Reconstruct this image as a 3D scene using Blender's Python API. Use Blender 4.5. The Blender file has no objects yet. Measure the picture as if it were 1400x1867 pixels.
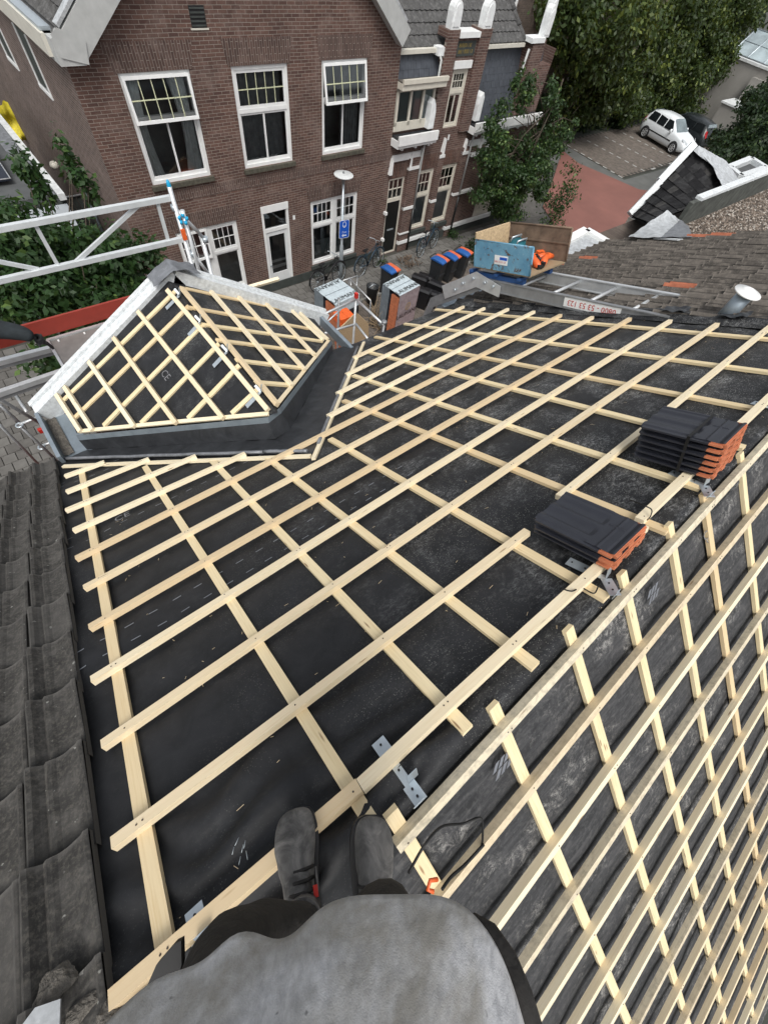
import bpy, math, random
import numpy as np
from mathutils import Vector, Matrix, noise
random.seed(7); RNG = np.random.default_rng(7)
rad = math.radians
# ---------------------------------------------------------------- camera, sky, sun, exposure
# world: X along the ridge of the roof, Y towards the street, Z up, ridge of the roof at z = 0, street at z = G
G = -7.55
FPX = 716.254
ROT = np.array([[0.778633, -0.615007, 0.12449], [-0.492354, -0.721805, -0.486401], [0.388997, 0.317435, -0.864822]])
EYE = np.array([0.590605, 0.30362, 1.439519])
scene = bpy.context.scene
cd = bpy.data.cameras.new('camera'); cam = bpy.data.objects.new('camera', cd); scene.collection.objects.link(cam)
cd.sensor_fit = 'HORIZONTAL'; cd.sensor_width = 36.0; cd.lens = FPX / 1400 * 36.0; cd.clip_start = 0.02; cd.clip_end = 600
m = Matrix.Identity(4)
for i in range(3):
    m[i][0] = ROT[0][i]; m[i][1] = -ROT[1][i]; m[i][2] = -ROT[2][i]; m[i][3] = EYE[i]
cam.matrix_world = m
scene.camera = cam
w = bpy.data.worlds.new('World'); scene.world = w; w.use_nodes = True
nt = w.node_tree; nt.nodes.clear()
SUN_EL, SUN_AZ = 58, 215            # azimuth measured from +Y clockwise
sky = nt.nodes.new('ShaderNodeTexSky'); sky.sky_type = 'NISHITA'; sky.sun_disc = False
sky.sun_elevation = rad(SUN_EL); sky.sun_rotation = rad(SUN_AZ); sky.dust_density = 4; sky.air_density = 1.0
hs = nt.nodes.new('ShaderNodeHueSaturation'); hs.inputs['Saturation'].default_value = 0.22
bg = nt.nodes.new('ShaderNodeBackground'); bg.inputs['Strength'].default_value = 0.115
wo = nt.nodes.new('ShaderNodeOutputWorld')
nt.links.new(sky.outputs[0], hs.inputs['Color']); nt.links.new(hs.outputs[0], bg.inputs[0]); nt.links.new(bg.outputs[0], wo.inputs[0])
sl = bpy.data.lights.new('sun', 'SUN'); sl.energy = 1.0; sl.angle = rad(25); sl.color = (1.0, 0.96, 0.9)
so = bpy.data.objects.new('sun', sl); scene.collection.objects.link(so)
sd = Vector((math.sin(rad(SUN_AZ)) * math.cos(rad(SUN_EL)), math.cos(rad(SUN_AZ)) * math.cos(rad(SUN_EL)), math.sin(rad(SUN_EL))))
so.rotation_euler = sd.to_track_quat('Z', 'Y').to_euler(); so.location = (0, -5, 12)
scene.view_settings.view_transform = 'Standard'; scene.view_settings.look = 'None'
scene.view_settings.exposure = 0.72; scene.view_settings.gamma = 1.0
scene.view_settings.use_curve_mapping = False
scene.render.resolution_x = 767; scene.render.resolution_y = 1024
scene.render.engine = 'CYCLES'
scene.cycles.max_bounces = 6; scene.cycles.transparent_max_bounces = 12

# ---------------------------------------------------------------- surveying: points of the photograph on real planes
def sight(p):
    v = ROT.T @ np.array([(p[0] - 700) / FPX, (p[1] - 933.5) / FPX, 1.0]); return v / np.linalg.norm(v)
def on(p, P, n):
    v = sight(p); n = np.array(n, float); return Vector(EYE + v * ((np.array(P, float) - EYE) @ n) / (v @ n))
def onX(p, x): return on(p, (x, 0, 0), (1, 0, 0))
def onY(p, y): return on(p, (0, y, 0), (0, 1, 0))
def onZ(p, z): return on(p, (0, 0, z), (0, 0, 1))
def ontop(p, base):
    v = sight(p); b = np.array(base[:2]) - EYE[:2]; k = (b @ v[:2]) / (v[:2] @ v[:2]); return Vector((base[0], base[1], EYE[2] + k * v[2]))
AF, AB = 0.482619, 0.709448
NF = Vector((0, math.sin(AF), math.cos(AF))); NB = Vector((0, -math.sin(AB), math.cos(AB)))
def fr(p, off=0.0): return on(p, NF * off, NF)
def bk(p, off=0.0): return on(p, NB * off, NB)

# ---------------------------------------------------------------- object helpers
COL = scene.collection
def thing(name, label, cat, loc=(0, 0, 0), rz=0.0, group=None):
    o = bpy.data.objects.new(name, None); COL.objects.link(o); o.location = loc; o.rotation_euler = (0, 0, rz)
    o.empty_display_size = 0.2
    o['label'] = label; o['category'] = cat
    if group: o['group'] = group
    return o
def tag(o, label, cat, group=None):
    o['label'] = label; o['category'] = cat
    if group: o['group'] = group
    return o
def kind(o, k): o['kind'] = k; return o
def frame_of(o):
    mw = Matrix.Identity(4); chain = []
    while o is not None: chain.append(o); o = o.parent
    for q in reversed(chain): mw = mw @ (Matrix.Translation(q.location) @ q.rotation_euler.to_matrix().to_4x4())
    return mw
def copy_tree(o, parent=None):
    c = o.copy(); COL.objects.link(c)
    if parent: c.parent = parent
    for ch in list(o.children): copy_tree(ch, c)
    return c

class MB:
    """collects geometry in world (or local) coordinates, with uv and material slots"""
    def __init__(s): s.v = []; s.f = []; s.uv = []; s.mi = []; s.sm = []
    def face(s, idx, uv=None, mi=0, sm=False):
        s.f.append(tuple(idx)); s.uv.extend(uv if uv else [(0, 0)] * len(idx)); s.mi.append(mi); s.sm.append(sm)
    def poly(s, pts, mi=0, uv=None):
        b = len(s.v); s.v += [tuple(p) for p in pts]; s.face(range(b, b + len(pts)), uv, mi)
    def hexa(s, P, mi=0, uvs=None):
        b = len(s.v); s.v += [tuple(p) for p in P]
        for k, q in enumerate(((0, 3, 2, 1), (4, 5, 6, 7), (0, 1, 5, 4), (2, 3, 7, 6), (1, 2, 6, 5), (3, 0, 4, 7))):
            s.face([b + i for i in q], uvs[k] if uvs else None, mi)
    def box(s, a, b, mi=0):
        x0, y0, z0 = a; x1, y1, z1 = b
        P = [(x0, y0, z0), (x1, y0, z0), (x1, y1, z0), (x0, y1, z0), (x0, y0, z1), (x1, y0, z1), (x1, y1, z1), (x0, y1, z1)]
        dx, dy, dz = x1 - x0, y1 - y0, z1 - z0
        s.hexa(P, mi, [[(x0, y0), (x0, y1), (x1, y1), (x1, y0)], [(x0, y0), (x1, y0), (x1, y1), (x0, y1)], [(x0, z0), (x1, z0), (x1, z1), (x0, z1)],
                       [(x1, z0), (x0, z0), (x0, z1), (x1, z1)], [(y0, z0), (y1, z0), (y1, z1), (y0, z1)], [(y1, z0), (y0, z0), (y0, z1), (y1, z1)]])
    def bar(s, p0, p1, wd, h, n, mi=0, seed=None, taper=0):
        """timber from p0 to p1 (centre line of its top face), n = outward normal"""
        p0 = Vector(p0); p1 = Vector(p1); d = (p1 - p0); L = d.length; d.normalize(); n = Vector(n); n = (n - d * n.dot(d)).normalized(); t = n.cross(d)
        o = random.random() * 50 if seed is None else seed
        if L > 1.3 and h < .04 and wd < .06:          # a long stick is never dead straight: give it a slight bow and twist
            K = max(4, int(L / .35)); b = len(s.v); ph = random.random() * 9; am = .0016 + .0022 * random.random()
            for i in range(K + 1):
                u = i / K; c = p0 + d * (L * u) + t * am * (math.sin(u * 3.1 + ph) + .5 * math.sin(u * L * 2.3 + ph * 2)) + n * .0008 * math.sin(u * 7 + ph); a = t * wd / 2
                s.v += [tuple(c - a - n * h), tuple(c + a - n * h), tuple(c + a), tuple(c - a)]
            for i in range(K):
                q0 = b + 4 * i; x0, x1 = o + L * i / K, o + L * (i + 1) / K
                for k, (v0, v1) in enumerate(((0, wd), (wd, wd + h), (wd + h, 2 * wd + h), (-h, 0))):
                    k2 = (k + 1) % 4; s.face([q0 + k2, q0 + k, q0 + 4 + k, q0 + 4 + k2][::-1] if False else [q0 + k, q0 + k2, q0 + 4 + k2, q0 + 4 + k][::-1], [(x0, o + v0), (x0, o + v1), (x1, o + v1), (x1, o + v0)][::-1], mi)
            s.face([b, b + 1, b + 2, b + 3], [(o, 0)] * 4, mi); s.face([b + 4 * K + 3, b + 4 * K + 2, b + 4 * K + 1, b + 4 * K], [(o, 0)] * 4, mi); return
        a = t * wd / 2
        P = [p0 - a - n * h, p0 + a - n * h, p1 + a - n * h, p1 - a - n * h, p0 - a, p0 + a, p1 + a, p1 - a]
        def q(u0, u1, v0, v1): return [(u0 + o, v0 + o), (u1 + o, v0 + o), (u1 + o, v1 + o), (u0 + o, v1 + o)]
        b = len(s.v); s.v += [tuple(x) for x in P]
        s.face([b, b + 3, b + 2, b + 1], q(0, L, 0, wd), mi)
        s.face([b + 5, b + 6, b + 7, b + 4], q(0, L, 0, wd), mi)
        s.face([b + 1, b + 2, b + 6, b + 5], q(0, L, wd, wd + h), mi)
        s.face([b + 3, b, b + 4, b + 7], q(L, 0, -h, 0), mi)
        s.face([b, b + 1, b + 5, b + 4], q(0, .003, 0, h), mi); s.face([b + 2, b + 3, b + 7, b + 6], q(0, .003, 0, h), mi)
    def tube(s, pts, r, n=8, mi=0, cap=True, closed=False):
        pts = [Vector(p) for p in pts]; R = r if hasattr(r, '__len__') else [r] * len(pts); b = len(s.v); prev = None; N = len(pts)
        for i, p in enumerate(pts):
            if closed: d = pts[(i + 1) % N] - pts[i - 1]
            else: d = pts[min(i + 1, N - 1)] - pts[max(i - 1, 0)]
            d.normalize()
            if prev is None: prev = d.orthogonal().normalized()
            prev = (prev - d * prev.dot(d)).normalized(); c = d.cross(prev)
            for k in range(n):
                a = 2 * math.pi * k / n; s.v.append(tuple(p + (prev * math.cos(a) + c * math.sin(a)) * R[i]))
        for i in range(N if closed else N - 1):
            j = (i + 1) % N
            for k in range(n):
                k2 = (k + 1) % n; s.face([b + i * n + k, b + i * n + k2, b + j * n + k2, b + j * n + k], None, mi, True)
        if cap and not closed:
            s.face([b + k for k in reversed(range(n))], None, mi); s.face([b + (N - 1) * n + k for k in range(n)], None, mi)
    def lathe(s, c, prof, n=16, mi=0, axis=None, sm=True):
        c = Vector(c); z = Vector(axis or (0, 0, 1)).normalized(); x = z.orthogonal().normalized(); y = z.cross(x); b = len(s.v)
        for r, h in prof:
            for k in range(n):
                a = 2 * math.pi * k / n; s.v.append(tuple(c + z * h + (x * math.cos(a) + y * math.sin(a)) * r))
        for i in range(len(prof) - 1):
            for k in range(n):
                k2 = (k + 1) % n; s.face([b + i * n + k, b + i * n + k2, b + (i + 1) * n + k2, b + (i + 1) * n + k], None, mi, sm)
        s.face([b + k for k in reversed(range(n))], None, mi); s.face([b + (len(prof) - 1) * n + k for k in range(n)], None, mi)
    def grid(s, fn, nu, nv, mi=0, sm=True, uvf=None):
        b = len(s.v)
        for j in range(nv + 1):
            for i in range(nu + 1): s.v.append(tuple(fn(i / nu, j / nv)))
        for j in range(nv):
            for i in range(nu):
                a = b + j * (nu + 1) + i
                uv = [(i / nu, j / nv), ((i + 1) / nu, j / nv), ((i + 1) / nu, (j + 1) / nv), (i / nu, (j + 1) / nv)]
                if uvf: uv = [uvf(*q) for q in uv]
                s.face([a, a + 1, a + nu + 2, a + nu + 1], uv, mi, sm)
    def prism(s, pts, off, mi=0, cap0=True):
        """closed polygon pts extruded by the vector off"""
        off = Vector(off); n = len(pts); b = len(s.v); s.v += [tuple(p) for p in pts] + [tuple(Vector(p) + off) for p in pts]
        if cap0: s.face(list(reversed(range(b, b + n))), None, mi)
        s.face(range(b + n, b + 2 * n), None, mi)
        for i in range(n): j = (i + 1) % n; s.face([b + i, b + j, b + n + j, b + n + i], None, mi)
    def build(s, name, mats, parent=None, local=False, kd=None, fixn=False):
        me = bpy.data.meshes.new(name); V = np.array(s.v, dtype=np.float64).reshape(-1, 3)
        if parent is not None and not local:
            iv = np.array(frame_of(parent).inverted()); V = V @ iv[:3, :3].T + iv[:3, 3]
        me.from_pydata(V.tolist(), [], s.f)
        if not isinstance(mats, (list, tuple)): mats = [mats]
        for q in mats: me.materials.append(q)
        if len(mats) > 1: me.polygons.foreach_set('material_index', s.mi)
        if any(s.sm): me.polygons.foreach_set('use_smooth', s.sm)
        ul = me.uv_layers.new(name='UVMap'); ul.data.foreach_set('uv', np.array(s.uv, dtype=np.float32).ravel())
        if fixn:
            import bmesh
            bm = bmesh.new(); bm.from_mesh(me); bmesh.ops.recalc_face_normals(bm, faces=bm.faces); bm.to_mesh(me); bm.free()
        me.update()
        o = bpy.data.objects.new(name, me); COL.objects.link(o)
        if parent is not None: o.parent = parent
        if kd: o['kind'] = kd
        return o
def put(name, me, parent, loc=(0, 0, 0), rot=(0, 0, 0)):
    o = bpy.data.objects.new(name, me); COL.objects.link(o); o.parent = parent; o.location = loc; o.rotation_euler = rot; return o

# ---------------------------------------------------------------- materials
class NT:
    def __init__(s, name):
        s.m = bpy.data.materials.new(name); s.m.use_nodes = True; s.t = s.m.node_tree; s.b = s.t.nodes['Principled BSDF']
    def n(s, typ, **kw):
        x = s.t.nodes.new(typ)
        for k, v in kw.items():
            if k.startswith('_'): setattr(x, k[1:], v)
            else: x.inputs[k.replace('__', ' ')].default_value = v
        return x
    def l(s, a, b): s.t.links.new(a, b)
    def mix(s, fac, a, b, blend='MIX'):
        x = s.t.nodes.new('ShaderNodeMix'); x.data_type = 'RGBA'; x.blend_type = blend
        for i, v in ((0, fac), (6, a), (7, b)):
            if hasattr(v, 'links') or hasattr(v, 'is_linked'): s.l(v, x.inputs[i])
            elif i == 0: x.inputs[0].default_value = v
            else: x.inputs[i].default_value = (*v, 1)
        return x.outputs[2]
    def ramp(s, src, stops):
        x = s.t.nodes.new('ShaderNodeValToRGB'); e = x.color_ramp.elements
        while len(e) < len(stops): e.new(0.5)
        for q, (p, c) in zip(e, stops):
            q.position = p; q.color = (*c, 1) if hasattr(c, '__len__') else (c, c, c, 1)
        s.l(src, x.inputs[0]); return x.outputs[0]
    def coord(s, which='Object', scale=(1, 1, 1), loc=(0, 0, 0), rot=(0, 0, 0)):
        c = s.n('ShaderNodeTexCoord'); mp = s.n('ShaderNodeMapping'); mp.inputs['Scale'].default_value = scale; mp.inputs['Location'].default_value = loc
        mp.inputs['Rotation'].default_value = rot
        s.l(c.outputs[which], mp.inputs[0]); return mp.outputs[0]
    def pos(s, scale=(1, 1, 1)):
        g = s.n('ShaderNodeNewGeometry'); mp = s.n('ShaderNodeMapping'); mp.inputs['Scale'].default_value = scale
        s.l(g.outputs['Position'], mp.inputs[0]); return mp.outputs[0]
    def noise(s, vec, scale, detail=4, rough=0.55, dist=0.0):
        x = s.n('ShaderNodeTexNoise', Scale=scale, Detail=detail, Roughness=rough, Distortion=dist); s.l(vec, x.inputs['Vector']); return x.outputs['Fac']
    def bump(s, h, strength=0.3, dist=0.01):
        x = s.n('ShaderNodeBump', Strength=strength, Distance=dist); s.l(h, x.inputs['Height']); s.l(x.outputs[0], s.b.inputs['Normal'])
    def col(s, c):
        if hasattr(c, 'links') or hasattr(c, 'is_linked'): s.l(c, s.b.inputs['Base Color'])
        else: s.b.inputs['Base Color'].default_value = (*c, 1)
def plain(name, c, rough=0.6, metal=0.0, var=0.25, sc=8, bump=0.15, bsc=60, spec=0.5, bd=0.003):
    """one colour broken up by two scales of noise, in world scale"""
    q = NT(name); q.b.inputs['Roughness'].default_value = rough; q.b.inputs['Metallic'].default_value = metal; q.b.inputs['Specular IOR Level'].default_value = spec
    p = q.pos(); a = q.noise(p, sc, 6, 0.6); lo = tuple(x * (1 - var) for x in c); hi = tuple(min(1, x * (1 + var)) for x in c)
    q.col(q.ramp(a, [(0.3, lo), (0.7, hi)]))
    if bump: q.bump(q.noise(p, bsc, 4, 0.6), bump, bd)
    return q.m
M = {}
def wood(name, c1, c2, knots=True, dirt=0.0, rough=0.62):
    q = NT(name); q.b.inputs['Roughness'].default_value = rough
    u = q.coord('UV', (1, 1, 1)); mp = q.n('ShaderNodeMapping'); mp.inputs['Scale'].default_value = (1.6, 46, 1); q.l(u, mp.inputs[0])
    g = q.noise(mp.outputs[0], 3.0, 6, 0.62, 0.9)
    mp2 = q.n('ShaderNodeMapping'); mp2.inputs['Scale'].default_value = (1.0, 10, 1); q.l(u, mp2.inputs[0])
    g2 = q.noise(mp2.outputs[0], 1.6, 3, 0.5, 0.3)
    c = q.ramp(g, [(0.28, c2), (0.5, c1), (0.8, tuple(min(1, x * 1.08) for x in c1))])
    c = q.mix(q.ramp(g2, [(0.35, 0.0), (0.75, 0.55)]), c, c2)
    if knots:
        v = q.n('ShaderNodeTexVoronoi', Scale=1.0); mp3 = q.n('ShaderNodeMapping'); mp3.inputs['Scale'].default_value = (3.4, 22, 1); q.l(u, mp3.inputs[0]); q.l(mp3.outputs[0], v.inputs['Vector'])
        c = q.mix(q.ramp(v.outputs['Distance'], [(0.045, 0.9), (0.11, 0.0)]), c, (0.20, 0.10, 0.04))
    if dirt:
        c = q.mix(q.ramp(q.noise(q.pos(), 30, 5, 0.7), [(0.45, 0.0), (0.75, dirt)]), c, (0.12, 0.11, 0.09))
    # every stick has its own tint
    oi = q.n('ShaderNodeObjectInfo'); c = q.mix(q.ramp(oi.outputs['Random'], [(0.0, 0.0), (0.5, 0.10), (0.8, 0.45), (1.0, 0.75)]), c, (0.60, 0.44, 0.25))
    q.col(c); q.bump(g, 0.25, 0.002)
    return q.m
M['batten'] = wood('pine_batten', (0.84, 0.755, 0.56), (0.76, 0.63, 0.41))
M['counter'] = wood('pine_counter_batten', (0.78, 0.665, 0.43), (0.66, 0.52, 0.29))
M['weathered'] = wood('soiled_pine_batten', (0.70, 0.63, 0.48), (0.56, 0.48, 0.33), dirt=0.55)
M['board'] = wood('rough_board', (0.33, 0.25, 0.16), (0.20, 0.14, 0.08))
M['chip'] = plain('chipboard', (0.44, 0.33, 0.20), 0.85, var=0.3, sc=40, bsc=120)

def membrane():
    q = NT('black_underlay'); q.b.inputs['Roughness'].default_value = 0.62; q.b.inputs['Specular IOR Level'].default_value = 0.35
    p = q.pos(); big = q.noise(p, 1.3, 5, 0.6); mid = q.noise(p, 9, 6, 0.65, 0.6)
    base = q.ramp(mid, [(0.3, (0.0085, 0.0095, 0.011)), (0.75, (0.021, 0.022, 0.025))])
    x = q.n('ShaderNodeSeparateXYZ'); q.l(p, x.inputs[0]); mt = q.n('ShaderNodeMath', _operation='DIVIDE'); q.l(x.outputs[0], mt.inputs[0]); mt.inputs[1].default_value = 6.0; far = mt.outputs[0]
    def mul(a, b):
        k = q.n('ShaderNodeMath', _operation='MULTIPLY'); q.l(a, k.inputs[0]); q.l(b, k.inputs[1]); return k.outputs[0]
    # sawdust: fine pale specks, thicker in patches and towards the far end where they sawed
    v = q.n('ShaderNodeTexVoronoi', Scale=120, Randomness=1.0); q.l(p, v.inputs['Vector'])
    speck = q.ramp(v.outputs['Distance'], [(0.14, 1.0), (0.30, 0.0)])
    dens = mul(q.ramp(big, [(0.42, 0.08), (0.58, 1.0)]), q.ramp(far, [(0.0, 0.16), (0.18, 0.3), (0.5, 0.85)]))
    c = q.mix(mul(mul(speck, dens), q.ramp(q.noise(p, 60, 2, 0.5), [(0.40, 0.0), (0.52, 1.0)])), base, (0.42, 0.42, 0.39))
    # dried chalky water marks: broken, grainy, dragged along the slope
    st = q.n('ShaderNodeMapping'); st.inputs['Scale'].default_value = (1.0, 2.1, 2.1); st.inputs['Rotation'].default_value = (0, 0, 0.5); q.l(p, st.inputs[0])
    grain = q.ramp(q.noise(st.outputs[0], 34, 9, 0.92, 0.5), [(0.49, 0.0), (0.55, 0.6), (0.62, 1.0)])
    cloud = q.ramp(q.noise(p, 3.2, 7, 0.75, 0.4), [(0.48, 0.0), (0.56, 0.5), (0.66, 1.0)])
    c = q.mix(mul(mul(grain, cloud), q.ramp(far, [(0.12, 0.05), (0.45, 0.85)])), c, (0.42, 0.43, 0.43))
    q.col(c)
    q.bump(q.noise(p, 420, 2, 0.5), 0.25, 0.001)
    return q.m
M['membrane'] = membrane()
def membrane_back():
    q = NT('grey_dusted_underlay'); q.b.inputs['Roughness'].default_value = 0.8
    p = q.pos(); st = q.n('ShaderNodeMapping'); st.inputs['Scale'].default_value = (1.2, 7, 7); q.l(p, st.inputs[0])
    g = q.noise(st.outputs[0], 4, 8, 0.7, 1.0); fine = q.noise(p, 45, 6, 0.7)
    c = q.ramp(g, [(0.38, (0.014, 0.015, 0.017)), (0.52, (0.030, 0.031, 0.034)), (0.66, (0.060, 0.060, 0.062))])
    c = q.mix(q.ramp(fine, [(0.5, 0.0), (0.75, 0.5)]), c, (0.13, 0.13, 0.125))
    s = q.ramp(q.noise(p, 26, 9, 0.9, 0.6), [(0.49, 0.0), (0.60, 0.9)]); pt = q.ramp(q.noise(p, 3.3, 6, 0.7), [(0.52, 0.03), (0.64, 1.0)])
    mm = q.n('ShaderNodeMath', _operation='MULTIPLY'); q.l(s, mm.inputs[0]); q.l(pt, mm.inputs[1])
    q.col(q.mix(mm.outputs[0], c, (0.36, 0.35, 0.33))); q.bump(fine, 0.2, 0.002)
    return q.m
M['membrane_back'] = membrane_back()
def lead(name, c, sc=7, var=0.35, rough=0.5, streak=0.5, hi=(0.55, 0.57, 0.58)):
    q = NT(name); q.b.inputs['Roughness'].default_value = rough; q.b.inputs['Metallic'].default_value = 0.35
    p = q.pos(); g = q.noise(p, sc, 7, 0.65, 1.2); g2 = q.noise(p, sc * 4, 6, 0.7, 1.5)
    cc = q.ramp(g, [(0.3, tuple(x * (1 - var) for x in c)), (0.7, tuple(x * (1 + var) for x in c))])
    cc = q.mix(q.ramp(g2, [(0.58, 0.0), (0.76, streak)]), cc, hi); q.col(cc); q.bump(g2, 0.25, 0.004); return q.m
M['lead_dark'] = lead('dark_lead', (0.045, 0.048, 0.053), streak=0.25, rough=0.42, hi=(0.2, 0.21, 0.22))
M['lead'] = lead('grey_lead', (0.20, 0.21, 0.225), streak=0.4)
M['lead_pale'] = lead('pale_aluminium_flashing', (0.50, 0.52, 0.53), streak=0.6, hi=(0.75, 0.76, 0.76), rough=0.4)
M['zinc'] = plain('zinc', (0.27, 0.32, 0.36), 0.42, 0.5, 0.2, 6, 0.1, 30)
M['white_board'] = plain('white_painted_board', (0.63, 0.66, 0.67), 0.55, 0, 0.22, 26, 0.25, 50)
M['white'] = plain('white_gloss_paint', (0.76, 0.77, 0.76), 0.4, 0, 0.06, 5, 0.05, 40)
M['white_stucco'] = plain('whitewashed_stone', (0.72, 0.74, 0.74), 0.7, 0, 0.12, 8, 0.2, 50)
M['cream'] = plain('cream_paint', (0.58, 0.56, 0.49), 0.6, 0, 0.08, 5, 0.1, 40)
M['grey_fascia'] = plain('pale_grey_render', (0.42, 0.43, 0.42), 0.8, 0, 0.10, 5, 0.15, 60)
def oldtile(name, c, moss=0.35, joints=True):
    q = NT(name); q.b.inputs['Roughness'].default_value = 0.85
    p = q.pos(); g = q.noise(p, 11, 8, 0.7, 0.6); g2 = q.noise(p, 70, 6, 0.75)
    cc = q.ramp(g, [(0.34, tuple(x * 0.35 for x in c)), (0.5, c), (0.64, tuple(x * 2.2 for x in c))])
    cc = q.mix(q.ramp(g2, [(0.48, 0.0), (0.64, moss)]), cc, (0.19, 0.175, 0.145))
    lich = q.ramp(q.noise(p, 38, 3, 0.5), [(0.70, 0.0), (0.74, 0.75)]); cc = q.mix(lich, cc, (0.34, 0.34, 0.31))
    oi = q.n('ShaderNodeObjectInfo'); cc = q.mix(q.ramp(oi.outputs['Random'], [(0, 0.0), (.5, .12), (1, 0.60)]), cc, tuple(min(.3, x * 2.1 + .01) for x in c))
    if not joints: q.col(cc); q.bump(g2, 0.5, 0.004); return q.m
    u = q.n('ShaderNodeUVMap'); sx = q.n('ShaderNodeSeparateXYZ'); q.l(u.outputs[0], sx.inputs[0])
    cc = q.mix(q.ramp(sx.outputs[1], [(0.70, 0.0), (0.80, 0.55), (0.87, 0.92)]), cc, (0.010, 0.010, 0.009))      # shadow line under the overlap, painted in as a dark dirty band
    cc = q.mix(q.ramp(sx.outputs[0], [(0.0, 0.85), (0.035, 0.0), (0.965, 0.0), (1.0, 0.85)]), cc, (0.012, 0.011, 0.010))    # dark side joints
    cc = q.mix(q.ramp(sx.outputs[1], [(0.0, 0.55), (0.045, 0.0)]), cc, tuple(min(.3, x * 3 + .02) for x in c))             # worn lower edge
    q.col(cc); q.bump(g2, 0.5, 0.004); return q.m
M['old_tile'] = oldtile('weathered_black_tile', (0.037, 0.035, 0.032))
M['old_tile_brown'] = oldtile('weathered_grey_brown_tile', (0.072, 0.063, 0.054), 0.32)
M['far_tile'] = oldtile('dark_far_tile', (0.05, 0.05, 0.05), 0.25, False)
M['clay'] = plain('red_clay', (0.48, 0.16, 0.075), 0.85, 0, 0.2, 10, 0.2, 60)
M['clay_old'] = plain('old_orange_clay', (0.36, 0.12, 0.065), 0.85, 0, 0.3, 14, 0.3, 60)
M['glaze'] = plain('matt_black_engobe', (0.022, 0.024, 0.032), 0.42, 0, 0.15, 8, 0.06, 200)
M['slate'] = plain('slate', (0.055, 0.062, 0.075), 0.5, 0, 0.25, 5, 0.15, 30)
M['black_shingle'] = plain('black_shingle', (0.011, 0.011, 0.012), 0.9, 0, 0.6, 5, 0.4, 60, spec=.2)
M['concrete'] = plain('weathered_render', (0.065, 0.07, 0.062), 0.9, 0, 0.5, 7, 0.3, 40)
M['grey_wall'] = plain('grey_rendered_wall', (0.25, 0.24, 0.22), 0.9, 0, 0.12, 1.2, 0.15, 20)
M['mortar'] = plain('old_mortar', (0.12, 0.11, 0.095), 0.95, 0, 0.5, 30, 1.0, 90, bd=0.01)
M['steel'] = plain('galvanised_steel', (0.52, 0.58, 0.62), 0.38, 0.6, 0.1, 20, 0.05, 60)
M['alu'] = plain('bare_aluminium', (0.62, 0.64, 0.65), 0.4, 0.55, 0.10, 10, 0.05, 60)
M['alu_dark'] = plain('dull_aluminium', (0.28, 0.29, 0.30), 0.5, 0.5, 0.15, 10, 0.05, 60)
M['cyan'] = plain('cyan_plastic', (0.01, 0.33, 0.58), 0.45, 0, 0.1, 10, 0)
M['red_board'] = plain('dark_red_toe_board', (0.27, 0.035, 0.022), 0.6, 0, 0.12, 8, 0.1, 60)
M['red'] = plain('red_plastic', (0.55, 0.03, 0.02), 0.5, 0, 0.1, 10, 0)
M['orange'] = plain('orange_plastic', (0.75, 0.13, 0.03), 0.45, 0, 0.12, 20, 0)
M['black'] = plain('black_plastic', (0.012, 0.012, 0.013), 0.45, 0, 0.2, 10, 0.05, 60)
M['bin_grey'] = plain('charcoal_bin_plastic', (0.022, 0.024, 0.026), 0.5, 0, 0.2, 6, 0.05, 60)
M['bin_blue'] = plain('blue_lid_plastic', (0.02, 0.10, 0.33), 0.5, 0, 0.12, 8, 0)
M['bin_orange'] = plain('orange_lid_plastic', (0.65, 0.14, 0.06), 0.55, 0, 0.12, 8, 0)
M['blue_paint'] = None
def chipped():
    q = NT('chipped_light_blue_paint'); q.b.inputs['Roughness'].default_value = 0.6; p = q.pos()
    a = q.noise(p, 9, 8, 0.7, 0.8); c = q.ramp(q.noise(p, 4, 4, 0.6), [(0.3, (0.08, 0.22, 0.34)), (0.7, (0.17, 0.36, 0.48))])
    c = q.mix(q.ramp(a, [(0.56, 0.0), (0.60, 1.0)]), c, (0.10, 0.055, 0.035)); c = q.mix(q.ramp(q.noise(p, 30, 5, 0.7), [(0.6, 0), (0.72, 0.5)]), c, (0.55, 0.6, 0.6)); q.col(c); return q.m
M['blue_paint'] = chipped()
M['rust'] = plain('rusty_brown_steel', (0.17, 0.12, 0.085), 0.85, 0.1, 0.4, 7, 0.3, 60)
M['teal'] = plain('teal_metal', (0.015, 0.12, 0.15), 0.4, 0.2, 0.3, 9, 0.05)
M['deep_blue'] = plain('blue_steel', (0.03, 0.09, 0.25), 0.45, 0.2, 0.2, 9, 0.05)
M['rope_black'] = plain('black_strap', (0.006, 0.006, 0.006), 0.6, 0, 0.2, 10, 0)
M['red_asphalt'] = plain('red_asphalt', (0.21, 0.092, 0.075), 0.9, 0, 0.12, 0.7, 0.25, 90)
M['asphalt'] = plain('grey_asphalt', (0.115, 0.118, 0.112), 0.9, 0, 0.18, 1.2, 0.3, 60)
M['ground'] = plain('dark_ground', (0.05, 0.055, 0.045), 0.95, 0, 0.3, 1.2, 0.3, 30)
M['kerb'] = plain('kerb_stone', (0.20, 0.20, 0.19), 0.9, 0, 0.2, 3, 0.2, 40)
M['slab'] = plain('grey_paving_slab', (0.135, 0.13, 0.12), 0.92, 0, 0.22, 2.6, 0.3, 60)
M['slab2'] = plain('darker_paving_slab', (0.105, 0.10, 0.092), 0.92, 0, 0.22, 2.6, 0.3, 60)
M['shingle_b'] = plain('worn_black_shingle', (0.024, 0.024, 0.025), 0.9, 0, 0.6, 9, 0.4, 60, spec=.2)
M['shingle_c'] = plain('dull_grey_shingle', (0.042, 0.041, 0.040), 0.9, 0, 0.6, 9, 0.4, 60, spec=.2)
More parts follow.
